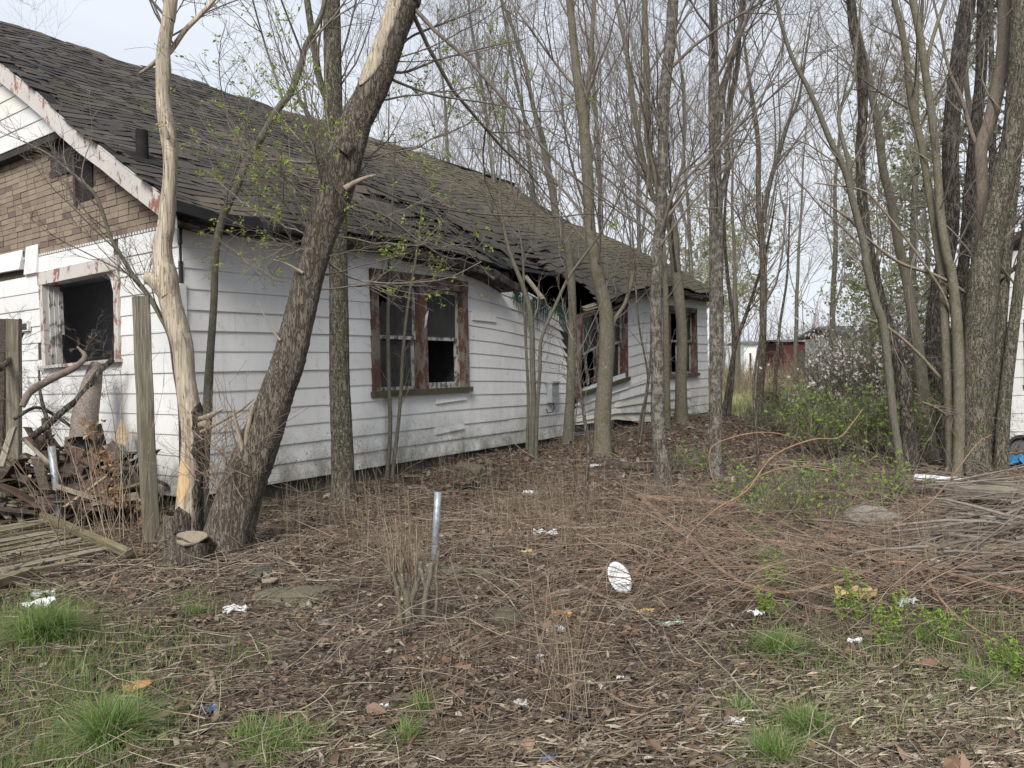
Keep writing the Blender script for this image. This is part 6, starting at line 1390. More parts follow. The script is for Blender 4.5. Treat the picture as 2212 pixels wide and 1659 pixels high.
stick('thin branch lying left of the plate', [(1200, 1233, 4), (1257, 1266, 6), (1310, 1292, 6), (1370, 1313, 4)], 'bark_dead', .03)
stick('short bare stick at the bottom centre', [(1205, 1613, 9), (1270, 1612, 12), (1330, 1600, 9)], 'bark_dead', 0, tw=1)
stick('grey rotten stick on the bare soil at left of centre', [(508, 1459, 12), (560, 1455, 14), (600, 1450, 14), (653, 1443, 11)], 'bark_brown', 0, tw=2)
stick('short pale broken stick pointing to the viewer', [(457, 1459, 12), (464, 1510, 14), (470, 1556, 12)], 'bark_dead', 0, tw=0)
stick('long thin dark twig slanting up from the bottom left', [(340, 1650, 5), (370, 1600, 5), (400, 1560, 5), (450, 1505, 5), (500, 1456, 4)], 'bark_dark', .04, tw=3)
stick('grey branch leaning off the foot of the leaning trunk', [(470, 1170, 10), (520, 1206, 11), (560, 1232, 11), (585, 1250, 8)], 'bark_dead', .05, tw=2)
stick('pale cane lying across the fallen fence panel', [(0, 1190, 5), (60, 1197, 5), (127, 1216, 5), (240, 1219, 4), (330, 1222, 4)], 'bark_dead', .08, tw=2)
stick('pale cane lying beyond the white scrap at left', [(230, 1345, 5), (330, 1341, 6), (440, 1340, 6), (520, 1325, 4)], 'bark_dead', .02, tw=3)
stick('cane running left of the little stump', [(60, 1298, 4), (150, 1318, 5), (260, 1310, 5), (400, 1240, 4), (430, 1230, 3)], 'bark_dead', .04, tw=3)
stick('thin dark stick lying left of the bottom right tuft', [(1655, 1526, 5), (1740, 1527, 6), (1830, 1526, 7), (1870, 1524, 6)], 'bark_dark', 0, tw=3)
stick('old log half sunk in leaves before the smooth trunk', [(1290, 1002, 16), (1350, 1012, 18), (1400, 1018, 18), (1440, 1016, 16)], 'bark_brown', 0, 'log', 'log', tw=2)
stick('bent bramble cane arching low over the siding', [(950, 1000, 9), (968, 950, 9), (990, 925, 8), (1040, 905, 7), (1080, 895, 6), (1115, 905, 5), (1160, 920, 4), (1230, 930, 3)], 'bark_grey', hug=False, lift=.0, tw=14, cat='branch', name='arching_branch')
for lb, pts in [('long reddish peeled branch on top of the brush, reaching right', [(1376, 1073, 12), (1494, 1082, 12), (1606, 1093, 11), (1717, 1115, 9), (1780, 1136, 8), (1856, 1150, 7), (1933, 1165, 5)]),
                ('reddish curved branch sweeping down and back up to the right', [(1386, 1075, 11), (1411, 1101, 11), (1438, 1129, 10), (1494, 1164, 9), (1536, 1213, 9), (1592, 1254, 8), (1640, 1272, 8), (1703, 1280, 7), (1773, 1268, 7), (1856, 1240, 7), (1940, 1209, 7), (2024, 1181, 6), (2093, 1164, 6), (2215, 1160, 5)]),
                ('thickest reddish branch, sawn at its left end', [(1783, 1160, 17), (1810, 1166, 18), (1856, 1179, 17), (1933, 1204, 14), (1989, 1227, 12), (2079, 1247, 10), (2220, 1283, 8)]),
                ('thin reddish cane running level across the brush', [(1508, 1165, 6), (1606, 1165, 7), (1717, 1174, 7), (1843, 1195, 7), (1954, 1216, 7), (2215, 1223, 6)]),
                ('reddish cane crossing down to the lower right', [(1982, 1227, 6), (2020, 1280, 7), (2058, 1324, 6), (2100, 1355, 5), (2163, 1394, 4)])]:
    stick(lb, pts, 'bark_red', .22, 'cut branch', 'cut_branch', tw=12, twm='twig_red', sides=12, twL=(.3, 1.1), hug=len(pts) > 4)
for lb, pts in [('high pale arch of cane over the left of the brush pile', [(1476, 1180, 5), (1494, 1157, 5), (1557, 1094, 5), (1610, 1055, 5), (1675, 985, 5), (1752, 951, 5), (1808, 943, 4), (1845, 923, 4), (1868, 883, 3)]),
                ('thin arching cane in front of the furrowed trunk', [(1565, 1046, 4), (1538, 1036, 4), (1537, 970, 4), (1588, 943, 4), (1662, 936, 4), (1722, 950, 3), (1740, 1010, 3)]),
                ('long thin cane bowed over the middle of the brush', [(1570, 1100, 4), (1640, 1030, 4), (1730, 1005, 4), (1820, 1020, 4), (1900, 1070, 4), (1980, 1150, 4), (2040, 1210, 3)]),
                ('cane slanting up to the right in front of the mossy stems', [(1850, 1180, 4), (1950, 1130, 4), (2020, 1080, 4), (2075, 1010, 4), (2110, 960, 3), (2140, 930, 3)])]:
    ya = ghit(*pts[0][:2])[1]; qd = densify(pxpath([(a_, b_, c_ * .7) for a_, b_, c_ in pts], ya - .15, .25) + np.concatenate([np.random.default_rng(int(pts[0][0])).normal(0, .012, (len(pts), 3)), np.zeros((len(pts), 1))], 1), .05); r_ = thing('arching_cane', lb, 'cane', qd[0, :3]); trunk_mesh('cane', qd[:, :3], qd[:, 3], 'bark_red', 7, 0, .05, r_, 5); crown(r_, qd, 12, -1, 99, (.15, .7), 3, 2, 'twig_red', .02, seed=int(pts[0][1]), name='twigs', r1=.004, tw=.0013)
# brush of thin canes
b = Batch(); n = 260
sx_ = g.uniform(1400, 2230, n); sy_ = g.uniform(1060, 1330, n) ; st = np.array([ghit(a, c) for a, c in zip(sx_, sy_)]); a = g.normal(0, .5, n) + np.where(g.random(n) < .5, 0, math.pi); d = nrm(np.stack([np.cos(a), np.sin(a) * .8, g.uniform(.1, .9, n)], 1)); L = g.uniform(.6, 2.4, n)
tt = np.linspace(0, 1, 10)[None, :, None]; dd = d[:, None] * L[:, None, None]; PL = st[:, None] + dd * tt + np.array([0, 0, -1]) * (tt ** 2) * (d[:, 2] * L * 1.02)[:, None, None] + g.normal(0, .012, (n, 10, 3)); PL[:, :, 2] = np.maximum(PL[:, :, 2], G(PL[:, :, 0], PL[:, :, 1]) + .01)
R = g.uniform(.0015, .004, (n, 1)) * np.linspace(1, .35, 10); b.tube(PL, R, 4); s2, d2, rr, t = kids(PL, R, 4, (.3, .9), .2, g); P2_ = grow(s2, d2, g.uniform(.1, .7, len(s2)), 5, .0, .12, g); P2_[:, :, 2] = np.maximum(P2_[:, :, 2], G(P2_[:, :, 0], P2_[:, :, 1]) + .01); b.tube(P2_, np.full((len(s2), 5), .0014), 3)
nb = 130; bx = g.uniform(1990, 2240, nb); by = g.uniform(1055, 1260, nb); st = np.array([ghit(a_, c_) for a_, c_ in zip(bx, by)]); st[:, 2] += g.uniform(.02, .22, nb); a = g.normal(0, .45, nb) + math.pi * (g.random(nb) < .5); d = nrm(np.stack([np.cos(a), np.sin(a), g.normal(0, .12, nb)], 1)); P1 = grow(st, d, g.uniform(.3, 1.3, nb), 6, -.02, .07, g); P1[:, :, 2] = np.maximum(P1[:, :, 2], G(P1[:, :, 0], P1[:, :, 1]) + .01); b2_ = Batch(); b2_.tube(P1, g.uniform(.004, .016, (nb, 1)) * np.linspace(1, .6, 6), 6)
tag(b2_.build('dead_sticks', 'twig'), 'heap of grey dead sticks under the timber at the right edge', 'sticks', kind='stuff')
tag(b.build('brush_canes', 'twig_red'), 'tangle of thin reddish canes and twigs of the brush pile', 'brush', kind='stuff')
b = Batch(); n = 240; sx_ = g.uniform(560, 1500, n); sy_ = g.uniform(1000, 1420, n); st = np.array([ghit(a, c) for a, c in zip(sx_, sy_)]); st = st[~inside_house(st[:, 0], st[:, 1], -.3)]; n = len(st); a = g.uniform(0, 6.28, n); d = nrm(np.stack([np.cos(a), np.sin(a), g.uniform(.1, .9, n)], 1)); L = g.uniform(.3, 1.3, n)
dd = d[:, None] * L[:, None, None]; PL = st[:, None] + dd * tt + np.array([0, 0, -1]) * (tt ** 2) * (d[:, 2] * L * 1.0)[:, None, None] + g.normal(0, .008, (n, 10, 3)); PL[:, :, 2] = np.maximum(PL[:, :, 2], G(PL[:, :, 0], PL[:, :, 1]) + .004); R = g.uniform(.0015, .004, (n, 1)) * np.linspace(1, .4, 10); b.tube(PL, R, 4); s2, d2, rr, t = kids(PL, R, 4, (.3, .9), .2, g); b.tube(grow(s2, d2, g.uniform(.06, .35, len(s2)), 4, .0, .12, g), np.full((len(s2), 4), .0014), 3)
tag(b.build('bramble_canes', 'litter_twig'), 'low tangle of arching dry canes in the middle of the yard', 'brush', kind='stuff')

# ------------------------------------------------------------------ boards, debris and rubbish
def board(label, a, e, wpx, th, mat, name='board', cat='board', ya=None, ye=None, la=0.0, le=0.0, jag=.02, up=(0, -.25, 1)):
    A_ = ghit(*a) if ya is None else P(a[0], a[1], ya); E_ = ghit(*e) if ye is None else P(e[0], e[1], ye)
    if ya is None: A_ = P(a[0], a[1], A_[1] - la); E_ = P(e[0], e[1], E_[1] - le)
    c = (A_ + E_) / 2; t = nrm(E_ - A_); L = np.linalg.norm(E_ - A_); s_ = nrm(np.cross(t, A3(up))); u = np.cross(s_, t); w = wpx / F * c[1]
    mb = MB(); n = 6
    for i in range(n):
        pass
    v = []; f = []
    for i in range(n + 1):
        k = -L / 2 + L * i / n; j = (random.uniform(-jag, jag) if i in (0, n) else 0); bw = random.gauss(0, th * .08)
        for (p, q) in ((-w / 2, -th / 2), (w / 2, -th / 2), (w / 2, th / 2), (-w / 2, th / 2)): v.append((k + j * (1 if p > 0 else -.6), p, q + bw))
    for i in range(n):
        for r in range(4): f.append((i * 4 + r, i * 4 + (r + 1) % 4, i * 4 + 4 + (r + 1) % 4, i * 4 + 4 + r))
    f += [(3, 2, 1, 0), (n * 4, n * 4 + 1, n * 4 + 2, n * 4 + 3)]
    me = bpy.data.meshes.new(name); me.from_pydata(v, [], f); me.materials.append(M[mat]); me.update(); o = link(name, me); mm = Matrix(np.stack([t, s_, u], 1).tolist()).to_4x4(); mm.translation = Vector(c); o.matrix_world = mm
    if label: tag(o, label, cat)
    return o
board('white-painted board lying at the foot of the right clump', (1975, 1030), (2104, 1040), 26, .03, 'white_paper', la=.5, le=.5)
board('weathered grey board continuing right of the white one', (2095, 1036), (2225, 1056), 26, .03, 'wood_grey', la=.5, le=.5)
board('mossy board behind the white one', (1990, 1016), (2066, 1026), 20, .03, 'wood_moss', la=.5, le=.5)
board('thick grey timber beam lying at the right edge', (2046, 1054), (2230, 1074), 40, .10, 'wood_grey', name='timber_beam', cat='timber', la=.55, le=.55, jag=.04)
board('splintered plank slanting down right below the timber beam', (2058, 1094), (2166, 1136), 18, .03, 'wood_grey', la=.5, le=.5)
board('broken plank at the right edge under the timber', (2150, 1112), (2225, 1146), 26, .03, 'wood_grey', la=.45, le=.45)
board('wide mossy plank low in the brush at the right edge', (2030, 1176), (2225, 1196), 40, .035, 'wood_moss', la=.35, le=.35)
board('small mossy plank end behind the thick reddish branch', (1995, 1205), (2090, 1192), 16, .03, 'wood_moss', la=.3, le=.3)
board('dark board beneath the white one', (1975, 1052), (2060, 1060), 22, .03, 'wood_dark', la=.35, le=.35)
stick('short log poking out of the brush under the timber', [(1995, 1143, 16), (2030, 1122, 16), (2066, 1103, 14)], 'bark_brown', .06, 'log', 'log', tw=2)
def rock(label, px, py, sx, sy, sz, mat, name='concrete_chunk', cat='concrete chunk', seed=0, rot=0.0, boxy=.0):
    g_ = np.random.default_rng(seed); q = ghit(px, py); me = bpy.data.meshes.new(name); import bmesh; bm_ = bmesh.new()
    bmesh.ops.create_icosphere(bm_, subdivisions=3, radius=1.0); ph = g_.uniform(0, 6, (4, 3)); fr = g_.normal(0, 2.2, (4, 3))
    for v in bm_.verts:
        c = np.array(v.co[:]); 
        if boxy: m_ = np.max(np.abs(c)); c = c * (1 - boxy) + c / m_ * boxy * .8
        k = 1 + sum(.07 * math.sin(fr[i] @ c + ph[i, 0]) for i in range(4)) + .10 * abs(math.sin(5 * c[0] + 3 * c[1] + seed)) * abs(math.sin(4 * c[2] - 3 * c[1])) + g_.normal(0, .03); v.co = c * k
    bm_.to_mesh(me); bm_.free(); me.materials.append(M[mat]); o = link(name, me); o.location = Vector(q) + Vector((0, 0, sz * .35)); o.scale = (sx, sy, sz); o.rotation_euler = (0, 0, rot); return tag(o, label, cat)
rock('pale concrete chunk half buried in the brush', 1870, 1130, .20, .14, .11, 'concrete', seed=1)
rock('grey chunk of concrete right of the pale one', 1925, 1133, .12, .12, .08, 'concrete', seed=2)
rock('mossy concrete block behind the peeled branch', 1090, 1350, .085, .09, .065, 'concrete_moss', 'concrete_block', 'concrete block', 3, .3, .85)
rock('mossy stone block by the base of the pipe stub', 975, 1245, .09, .08, .05, 'concrete_moss', 'concrete_block', 'concrete block', 4, .1, .7)
rock('second mossy block right of the pipe stub', 1045, 1250, .08, .07, .05, 'concrete_moss', 'concrete_block', 'concrete block', 5, .5, .8)
rock('flat moss-grown slab left of the pipe stub', 640, 1290, .26, .14, .04, 'concrete_moss', 'stone_slab', 'stone slab', 6, .05, .5)
rock('small stone behind the little stump', 560, 1240, .09, .08, .05, 'foundation', 'stone', 'stone', 7)
rock('dark mossy block under the bottom siding board', 1010, 1030, .32, .12, .12, 'concrete_moss', 'concrete_block', 'concrete block', 8, -.9, .9)
rock('round tan stone at the bottom right of the black plastic', 1325, 1542, .018, .015, .012, 'concrete_moss', 'stone', 'stone', 9)
# fallen fence panel
q0 = ghit(120, 1160); panel = thing('fence_panel', 'fallen wooden fence panel of mossy slats lying at the lower left', 'fence panel', q0)
def slat(a, e, wpx, th, mat, nm, la, le, up=(0, -.2, 1)):
    o = board(None, a, e, wpx, th, mat, nm, None, None, None, la, le, .015, up); w_ = o.matrix_world.copy(); o.parent = panel; o.matrix_parent_inverse = Matrix.Translation(-panel.location); o.matrix_basis = w_; return o
for i in range(13):
    slat((-70, 1118 + 10.6 * i + random.uniform(-2, 2)), (66 + 14.0 * i + random.uniform(-16, 6), 1097 + 7.4 * i + random.uniform(-2, 2)), 12 + i * .25, .018, 'wood_moss' if i % 3 else 'wood_grey', 'slat', .36 - .015 * i + random.uniform(-.06, .03), .38 - .015 * i + random.uniform(-.06, .03), up=(random.gauss(0, .15), -.4 + random.gauss(0, .2), 1))
slat((38, 1090), (278, 1196), 15, .05, 'wood_moss', 'rail', .60, .25); slat((-40, 1252), (170, 1212), 13, .02, 'wood_moss', 'slat', .3, .3); slat((-20, 1262), (60, 1235), 22, .05, 'wood_moss', 'rail', .25, .25)
# heap of roofing and boards against the gable wall
def sheet(label, pts, Ys, th, mat, name='roofing_sheet', cat='roofing sheet'):
    ps = [P(x, y, yy) for (x, y), yy in zip(pts, Ys)]; n_ = nrm(np.cross(ps[1] - ps[0], ps[2] - ps[0])); n_ = n_ if n_[1] < 0 else -n_; mb = MB(); k = len(ps); b0 = len(mb.v)
    mb.v += [tuple(p) for p in ps] + [tuple(p - n_ * th) for p in ps]; mb.f.append(tuple(range(k))); mb.f.append(tuple(range(2 * k - 1, k - 1, -1)))
    for i in range(k): mb.f.append((i, k + i, k + (i + 1) % k, (i + 1) % k))
    mb.mi = [0] * len(mb.f); return tag(mb.build(name, mat), label, cat)
sheet('dark brown bent roofing sheet at the upper left of the heap', [(51, 944), (90, 938), (117, 946), (178, 1026), (107, 1016)], [7.9, 8.0, 8.0, 7.5, 7.4], .02, 'roofing_brown')
sheet('brown roofing sheet with curled torn edge at the top of the heap', [(139, 966), (190, 958), (221, 963), (232, 984), (203, 1011), (171, 995)], [7.8, 7.9, 7.9, 7.7, 7.4, 7.5], .02, 'roofing_brown')
sheet('pale plywood offcut propped against the siding', [(261, 904), (281, 936), (272, 962), (246, 952)], [8.0, 7.9, 7.7, 7.8], .015, 'wood_pale', 'plywood_offcut', 'plywood')
sheet('large brown roofing sheet low in the heap', [(133, 1028), (170, 1012), (203, 1018), (296, 1052), (213, 1082), (149, 1080)], [7.5, 7.6, 7.6, 7.3, 7.0, 7.0], .02, 'roofing_brown')
sheet('brown roofing sheet behind the galvanised pipe', [(88, 1042), (133, 1038), (136, 1104), (92, 1104)], [7.4, 7.4, 7.2, 7.2], .02, 'roofing_brown')
sheet('grey-brown roofing sheet in the middle of the heap', [(100, 985), (150, 975), (200, 1020), (150, 1050), (110, 1030)], [7.7, 7.7, 7.4, 7.3, 7.4], .02, 'wood_dark')
sheet('tilted roofing sheet at the right of the heap', [(215, 970), (245, 960), (262, 1010), (240, 1030)], [7.8, 7.8, 7.5, 7.4], .02, 'roofing_brown')
for lb, a, e, w, ya, ye, mt in [('dark plank leaning down right on the heap', (236, 960), (296, 1046), 24, 7.7, 7.2, 'wood_dark'), ('pale-edged beam along the top left of the heap', (50, 948), (108, 1002), 8, 7.7, 7.3, 'wood_grey'), ('second pale beam below it at the left', (48, 985), (102, 1020), 8, 7.6, 7.3, 'wood_grey'),
                                 ('thin pale lath slanting up through the heap', (140, 1096), (230, 1030), 5, 7.0, 7.1, 'wood_pale'), ('mossy lath at the right of the heap', (205, 1074), (302, 1046), 6, 6.95, 7.0, 'wood_moss'), ('grey board low at the right of the heap', (200, 1085), (300, 1072), 18, 7.0, 7.0, 'wood_grey'),
                                 ('dark board at the left of the heap behind the post', (-10, 1000), (60, 1040), 14, 7.6, 7.3, 'wood_dark'), ('weathered board leaning at the left edge', (28, 925), (2, 1010), 14, 7.6, 7.2, 'wood_grey'), ('narrow board crossing the heap centre', (120, 1050), (250, 1092), 10, 7.1, 6.95, 'wood_grey'), ('dark board under the brown sheets', (80, 1080), (230, 1100), 16, 7.1, 7.0, 'wood_dark')]:
    board(lb, a, e, w, .03, mt, ya=ya, ye=ye, up=(0, -1, .5))
mb = MB()
for k in range(230):
    x = random.uniform(-30, 305); y = random.uniform(965 + abs(x - 150) * .25, 1108); Yk = np.interp(y, [960, 1108], [7.95, 7.2]); a = P(x, y, Yk); dd = nrm(A3([random.gauss(0, 1), random.gauss(0, .5), random.gauss(0, .45)])); beam(mb, a, a + dd * random.uniform(.1, .5), random.uniform(.02, .12), random.uniform(.006, .03), jag=.02, mi=random.choice([0, 0, 1, 2]))
tag(mb.build('rubble_heap', ['wood_dark', 'roofing_brown', 'wood_grey'], None, 'stuff'), 'dark rubble of broken boards and felt filling the heap under the gable window', 'rubble')
for lb, pts, yy, tw_, mt in [('thick bare branch lying from the heap up to the window sill', [(48, 878, 14), (62, 850, 17), (80, 836, 18), (105, 822, 17), (133, 808, 17), (160, 795, 15), (180, 778, 13), (183, 766, 10), (175, 757, 6), (167, 749, 3)], 7.6, 14, 'bark_pink'),
                             ('dark branch leaning over the carpet roll to the sill', [(66, 945, 16), (100, 920, 14), (133, 890, 14), (165, 865, 13), (187, 840, 13), (212, 805, 12), (244, 776, 12)], 7.5, 18, 'bark_dark'),
                             ('dark upright branch at the left of the heap', [(103, 960, 9), (100, 906, 8), (93, 880, 8), (86, 845, 6), (84, 800, 4)], 7.6, 10, 'bark_dark'), ('mossy log lying at the left under the heap', [(-10, 1073, 16), (50, 1062, 16), (112, 1032, 13), (140, 1022, 9)], 7.2, 4, 'bark_moss'),
                             ('crooked dark branch at the left edge of the house', [(-10, 800, 16), (10, 790, 12), (30, 760, 8), (50, 720, 5)], 7.7, 12, 'bark_dark'), ('thin dark branch across the foot of the gable wall', [(30, 905, 8), (80, 880, 7), (130, 905, 7), (170, 935, 5)], 7.6, 14, 'bark_dark')]:
    qd = densify(pxpath(pts, yy, .5), .04); r_ = thing('dead_branch', lb, 'dead branch', qd[0, :3]); trunk_mesh('limb', qd[:, :3], qd[:, 3], mt, 10, 0, .12, r_, int(pts[0][1])); crown(r_, qd, tw_, -1, 99, (.15, .6), 5, 4, 'twig', .0, seed=int(pts[1][1]), name='twigs', wob=.2, r1=.006, tw=.0016)
root_ = densify(np.array([[*P(176, 955, 7.6), .115], [*P(184, 900, 7.75), .115], [*P(194, 850, 7.9), .10], [*P(204, 805, 8.05), .075], [*P(208, 785, 8.1), .05]]), .05)
tag(trunk_mesh('carpet_roll', root_[:, :3], root_[:, 3], 'carpet', 18, 0, .10, None, 77), 'rolled grey-brown carpet leaning on the wall under the window', 'carpet roll')
b = Batch(); n = 36; st = np.array([P(random.uniform(100, 330), random.uniform(1110, 1190), random.uniform(6.2, 6.9)) for _ in range(n)]); st[:, 2] = G(st[:, 0], st[:, 1]); d = nrm(np.stack([g.normal(-.1, .28, n), g.normal(0, .15, n), np.ones(n)], 1)); P1 = grow(st, d, g.uniform(.4, 1.7, n), 9, .02, .06, g); R1 = g.uniform(.0025, .006, (n, 1)) * np.linspace(1, .4, 9); b.tube(P1, R1, 5)
s2, d2, rr, t = kids(P1, R1, 4, (.3, .7), .3, g); b.tube(grow(s2, d2, g.uniform(.1, .4, len(s2)), 4, .05, .1, g), np.full((len(s2), 4), .0015), 3)
tag(b.build('tall_dry_canes', 'stalk', None, 'stuff'), 'tall thin dry canes standing before the rubbish heap', 'dry weeds')
for px, py, wh in [(200, 925, 'highest of those, in front of the carpet roll'), (312, 1105, 'beside the tall square post'), (225, 990, 'over the curled brown sheet'), (242, 1010, 'over the leaning dark plank'), (235, 1055, 'above the low brown sheet'), (255, 1080, 'lowest of those, near the mossy lath')]:
    q = P(px, py, 6.9); n = 26; V, Ft = leaves_mesh(q + g.normal(0, .045, (n, 3)), g.uniform(.02, .05, n), g, fold=.5); tag(link('dry_leaf_cluster', mesh_np('dry_leaf_cluster', V, Ft, 'dry_leaf', False)), 'curled tan dead leaves on dry canes, ' + wh, 'dry leaves', 'dead leaf clusters on the canes')

# plate, papers, bags and scraps
def oval_plate(label, px, py, rx, ry):
    q = ghit(px + 10, py + 28); c = P(px, py, q[1] - .02); mb = MB(); n = 36; prof = [(0, 0), (.62, 0), (.70, .05), (.80, .10), (1.0, .125), (1.0, .115), (.80, .08), (.70, .03), (.62, -.02), (0, -.02)]
    up_ = nrm(A3([-.52, .35, 1.0])); nn = nrm(A3([.35, -1, .45])); e = nrm(np.cross(up_, nn)); up_ = np.cross(nn, e); sc = ry / F * q[1]; R_ = []
    for (r, h) in prof: R_.append([c + (e * math.cos(i * 6.2832 / n) * r * .70 + up_ * math.sin(i * 6.2832 / n) * r) * sc + nn * h * sc for i in range(n)])
    for r in R_: mb.v += [tuple(x) for x in r]
    for k in range(len(prof) - 1):
        for i in range(n): mb.f.append((k * n + i, k * n + (i + 1) % n, (k + 1) * n + (i + 1) % n, (k + 1) * n + i)); mb.mi.append(0)
    return tag(mb.build('foam_plate', 'white_plastic', smooth=True), label, 'plate')
oval_plate('oval white foam plate standing on edge among the twigs', 1337, 1249, 26, 36)
def crumple(label, px, py, wpx, hpx, mat, cat, name='scrap', seed=0, amp=.35, lift=.01, n=7):
    g_ = np.random.default_rng(seed); q = ghit(px, min(1655, py)); sx = wpx / F * q[1]; sy = hpx / F * q[1] * 1.5; ang = g_.uniform(-.6, .6); H_ = g_.random((n, n)) * sx * amp; xs_ = np.linspace(-.5, .5, n); v = []
    for i in range(n):
        for j in range(n):
            x = (xs_[i] + g_.normal(0, .05)) * sx; y = (xs_[j] + g_.normal(0, .05)) * sy * (1 - .3 * abs(xs_[i])); v.append((x * math.cos(ang) - y * math.sin(ang), x * math.sin(ang) + y * math.cos(ang), H_[i, j] + lift))
    f = [(i * n + j, (i + 1) * n + j, (i + 1) * n + j + 1, i * n + j + 1) for i in range(n - 1) for j in range(n - 1)]
    me = bpy.data.meshes.new(name); me.from_pydata(v, [], f); me.materials.append(M[mat]); me.update(); o = link(name, me); o.location = Vector(q); return tag(o, label, cat)
for k, (lb, px, py, w, h, mt, cat, nm) in enumerate([
    ('crumpled white paper lying behind the long thin branch', 1178, 1160, 56, 26, 'white_paper', 'paper', 'crumpled_paper'), ('white plastic lump behind the drooping grass tuft', 84, 1318, 60, 26, 'white_plastic', 'plastic bag', 'plastic_bag'),
    ('greyish translucent bag above the white plastic lump', 98, 1292, 48, 26, 'grey_bag', 'plastic bag', 'plastic_bag'), ('crumpled white tissue on the bare soil left of centre', 508, 1326, 48, 18, 'white_paper', 'tissue', 'crumpled_tissue'),
    ('small white scrap near the large bright green tuft', 350, 1568, 24, 12, 'white_paper', 'paper scrap', 'paper_scrap'), ('blue plastic scrap beside the short pale stick', 452, 1541, 26, 14, 'blue', 'plastic scrap', 'plastic_scrap'),
    ('pale blue wrapper at the left of the sawn bush', 697, 1350, 24, 14, 'blue', 'wrapper', 'wrapper'), ('bright blue plastic at the bottom edge', 1188, 1650, 36, 14, 'blue', 'plastic scrap', 'plastic_scrap'),
    ('larger grey-white plastic scrap at bottom right', 1605, 1535, 46, 30, 'grey_bag', 'plastic scrap', 'plastic_scrap'), ('white plastic scrap just below the larger grey one', 1590, 1568, 36, 16, 'white_plastic', 'plastic scrap', 'plastic_scrap'),
    ('small white scrap left of the bottom tuft', 1632, 1612, 26, 12, 'white_paper', 'paper scrap', 'paper_scrap'), ('tiny white scrap between two bottom tufts', 1668, 1592, 14, 10, 'white_paper', 'paper scrap', 'paper_scrap'),
    ('white scrap on the litter right of the bright tuft', 1846, 1394, 32, 10, 'white_paper', 'paper scrap', 'paper_scrap'), ('white torn scrap right of the colourful wrapper', 1632, 1333, 34, 12, 'white_paper', 'paper scrap', 'paper_scrap'),
    ('white paper showing through the brush at right', 2020, 1222, 44, 14, 'white_paper', 'paper', 'paper_scrap'), ('clear crumpled bag right of the mossy block', 1198, 1370, 40, 24, 'grey_bag', 'plastic bag', 'plastic_bag'),
    ('small pale scrap below the clear bag', 1166, 1424, 18, 12, 'white_paper', 'paper scrap', 'paper_scrap'), ('pale grey leaf-like scrap at bottom centre', 1125, 1530, 30, 24, 'grey_bag', 'scrap', 'paper_scrap'),
    ('torn black plastic bag at the bottom right of centre', 1245, 1560, 62, 36, 'black_plastic', 'plastic bag', 'black_bag'), ('red plastic scrap in the bottom right corner', 2160, 1608, 14, 22, 'red_plastic', 'plastic scrap', 'plastic_scrap'),
    ('yellow-cream foam strip lying under the reddish curve', 1850, 1297, 80, 16, 'foam', 'foam', 'foam_strip'), ('tan crumpled card by the plate twigs', 1212, 1338, 44, 26, 'orange_leaf', 'card', 'crumpled_card'), ('yellow foam lump behind the twigs', 1133, 1200, 30, 14, 'foam', 'foam', 'foam_lump'),
    ('straw-coloured frayed rope bit left of the wrapper', 1396, 1328, 34, 10, 'foam', 'rope', 'rope_scrap'), ('grey-green cloth lying by the wall debris', 800, 1187, 60, 18, 'concrete_moss', 'cloth', 'cloth_rag'), ('white paper bit under the far tree', 1142, 1070, 26, 10, 'white_paper', 'paper scrap', 'paper_scrap'),
    ('tan dead sycamore-like leaf pile on the left soil', 300, 1495, 60, 30, 'orange_leaf', 'dead leaf', 'large_dead_leaf'), ('white scrap among the litter at centre right', 1340, 1470, 16, 10, 'white_paper', 'paper scrap', 'paper_scrap'), ('grey-white flake at the left of the bottom edge', 830, 1532, 20, 8, 'white_paper', 'paper scrap', 'paper_scrap'), ('small white scrap beside the black bag', 1300, 1490, 12, 20, 'white_plastic', 'plastic scrap', 'plastic_scrap'), ('dark shingle piece lying near the wall', 1010, 1062, 60, 10, 'felt', 'shingle piece', 'shingle_piece'), ('clear plastic on the far leaves', 1285, 1012, 24, 10, 'grey_bag', 'plastic scrap', 'plastic_scrap'), ('torn dull bag near the yellow foam strip', 1960, 1312, 50, 12, 'grey_bag', 'plastic bag', 'plastic_bag')]):
    crumple(lb, px, py, w, h, mt, cat, nm, 40 + k)
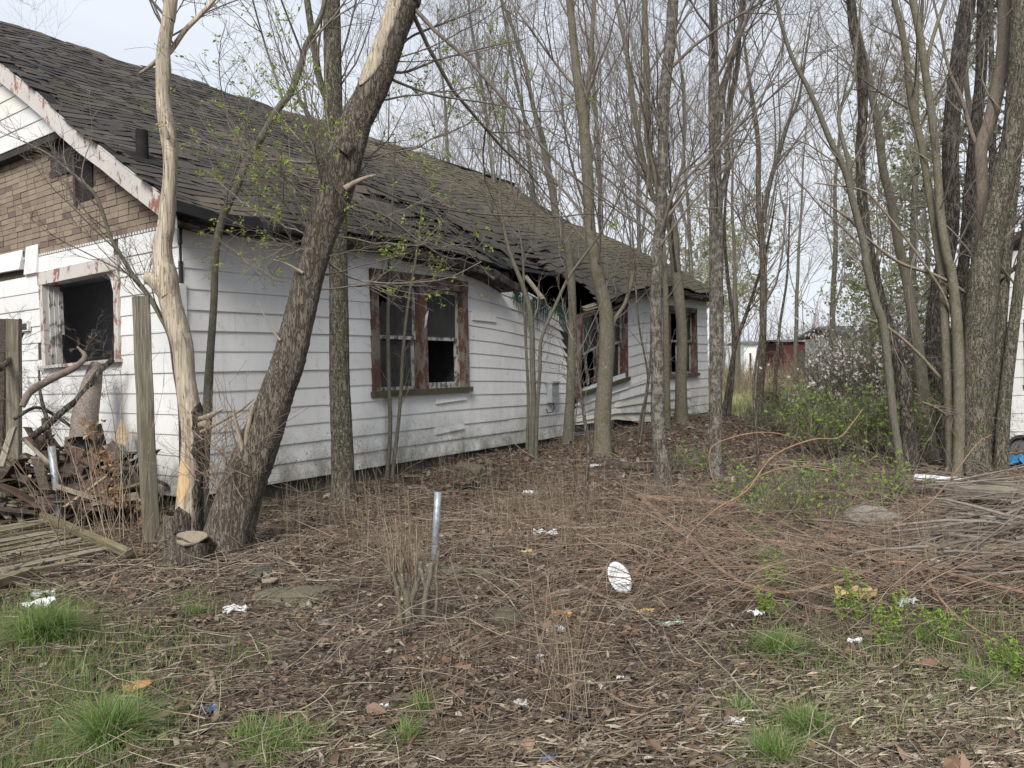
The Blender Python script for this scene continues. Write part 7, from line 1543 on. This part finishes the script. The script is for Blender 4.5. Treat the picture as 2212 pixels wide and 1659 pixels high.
# printed wrapper
t = NT('printed_wrapper', 0.4, 0.5); v = t.voro(t.coord(), 55); c = t.ramp(t.noise(v.outputs['Position'], 40, 0), [(0, (.75, .78, .75)), (.40, (.08, .35, .45)), (.47, (.65, .6, .1)), (.52, (.7, .75, .7)), (.58, (.55, .12, .06)), (.62, (.12, .4, .15))], 'CONSTANT'); t.base(c); M['wrapper'] = t.m
crumple('small colourful printed wrapper right of the frayed rope', 1452, 1353, 56, 14, 'wrapper', 'wrapper', 'printed_wrapper', 200, .12)
# dandelion
q = ghit(1986, 1446); n = 60; a = g.uniform(0, 6.28, n); r_ = .014 * np.sqrt(g.random(n)); V, Ft = leaves_mesh(np.stack([q[0] + r_ * np.cos(a), q[1] + r_ * np.sin(a), q[2] + .03 + .006 * g.random(n)], 1), .006, g, flat_=.7); fl = thing('dandelion', 'single yellow dandelion flower in the short grass', 'flower', q); link('petals', mesh_np('petals', V, Ft, 'yellow', False), fl); b = Batch(); b.tube(np.array([[q, q + UP * .03]]), np.full((1, 2), .0015), 5); b.build('stem', 'leaf_shrub', fl)
# tub and tarp
c = P(2209, 968, 10.6); nn = nrm(A3([-.30, -.85, .25])); e = nrm(np.cross(UP, nn)); up_ = np.cross(nn, e); mb = MB(); n = 28; prof = [(0, -.10), (.13, -.10), (.155, -.02), (.185, 0), (.185, .012), (.15, .005), (.125, -.08), (0, -.085)]
for (r, h) in prof: mb.v += [tuple(c + e * math.cos(i * 6.2832 / n) * r + up_ * math.sin(i * 6.2832 / n) * r + nn * h) for i in range(n)]
for k in range(len(prof) - 1):
    for i in range(n): mb.f.append((k * n + i, k * n + (i + 1) % n, (k + 1) * n + (i + 1) % n, (k + 1) * n + i)); mb.mi.append(0)
tag(mb.build('plastic_tub', 'black_plastic'), 'round black plastic tub propped against the white house', 'tub')
crumple('blue tarp bundled at the right edge beneath the tub', 2202, 1012, 60, 34, 'blue_tarp', 'tarp', 'blue_tarp', 301, .45, .03, 9)
board('dark scrap board under the black tub', (2150, 1000), (2225, 992), 18, .04, 'wood_dark', ya=10.5, ye=10.5)
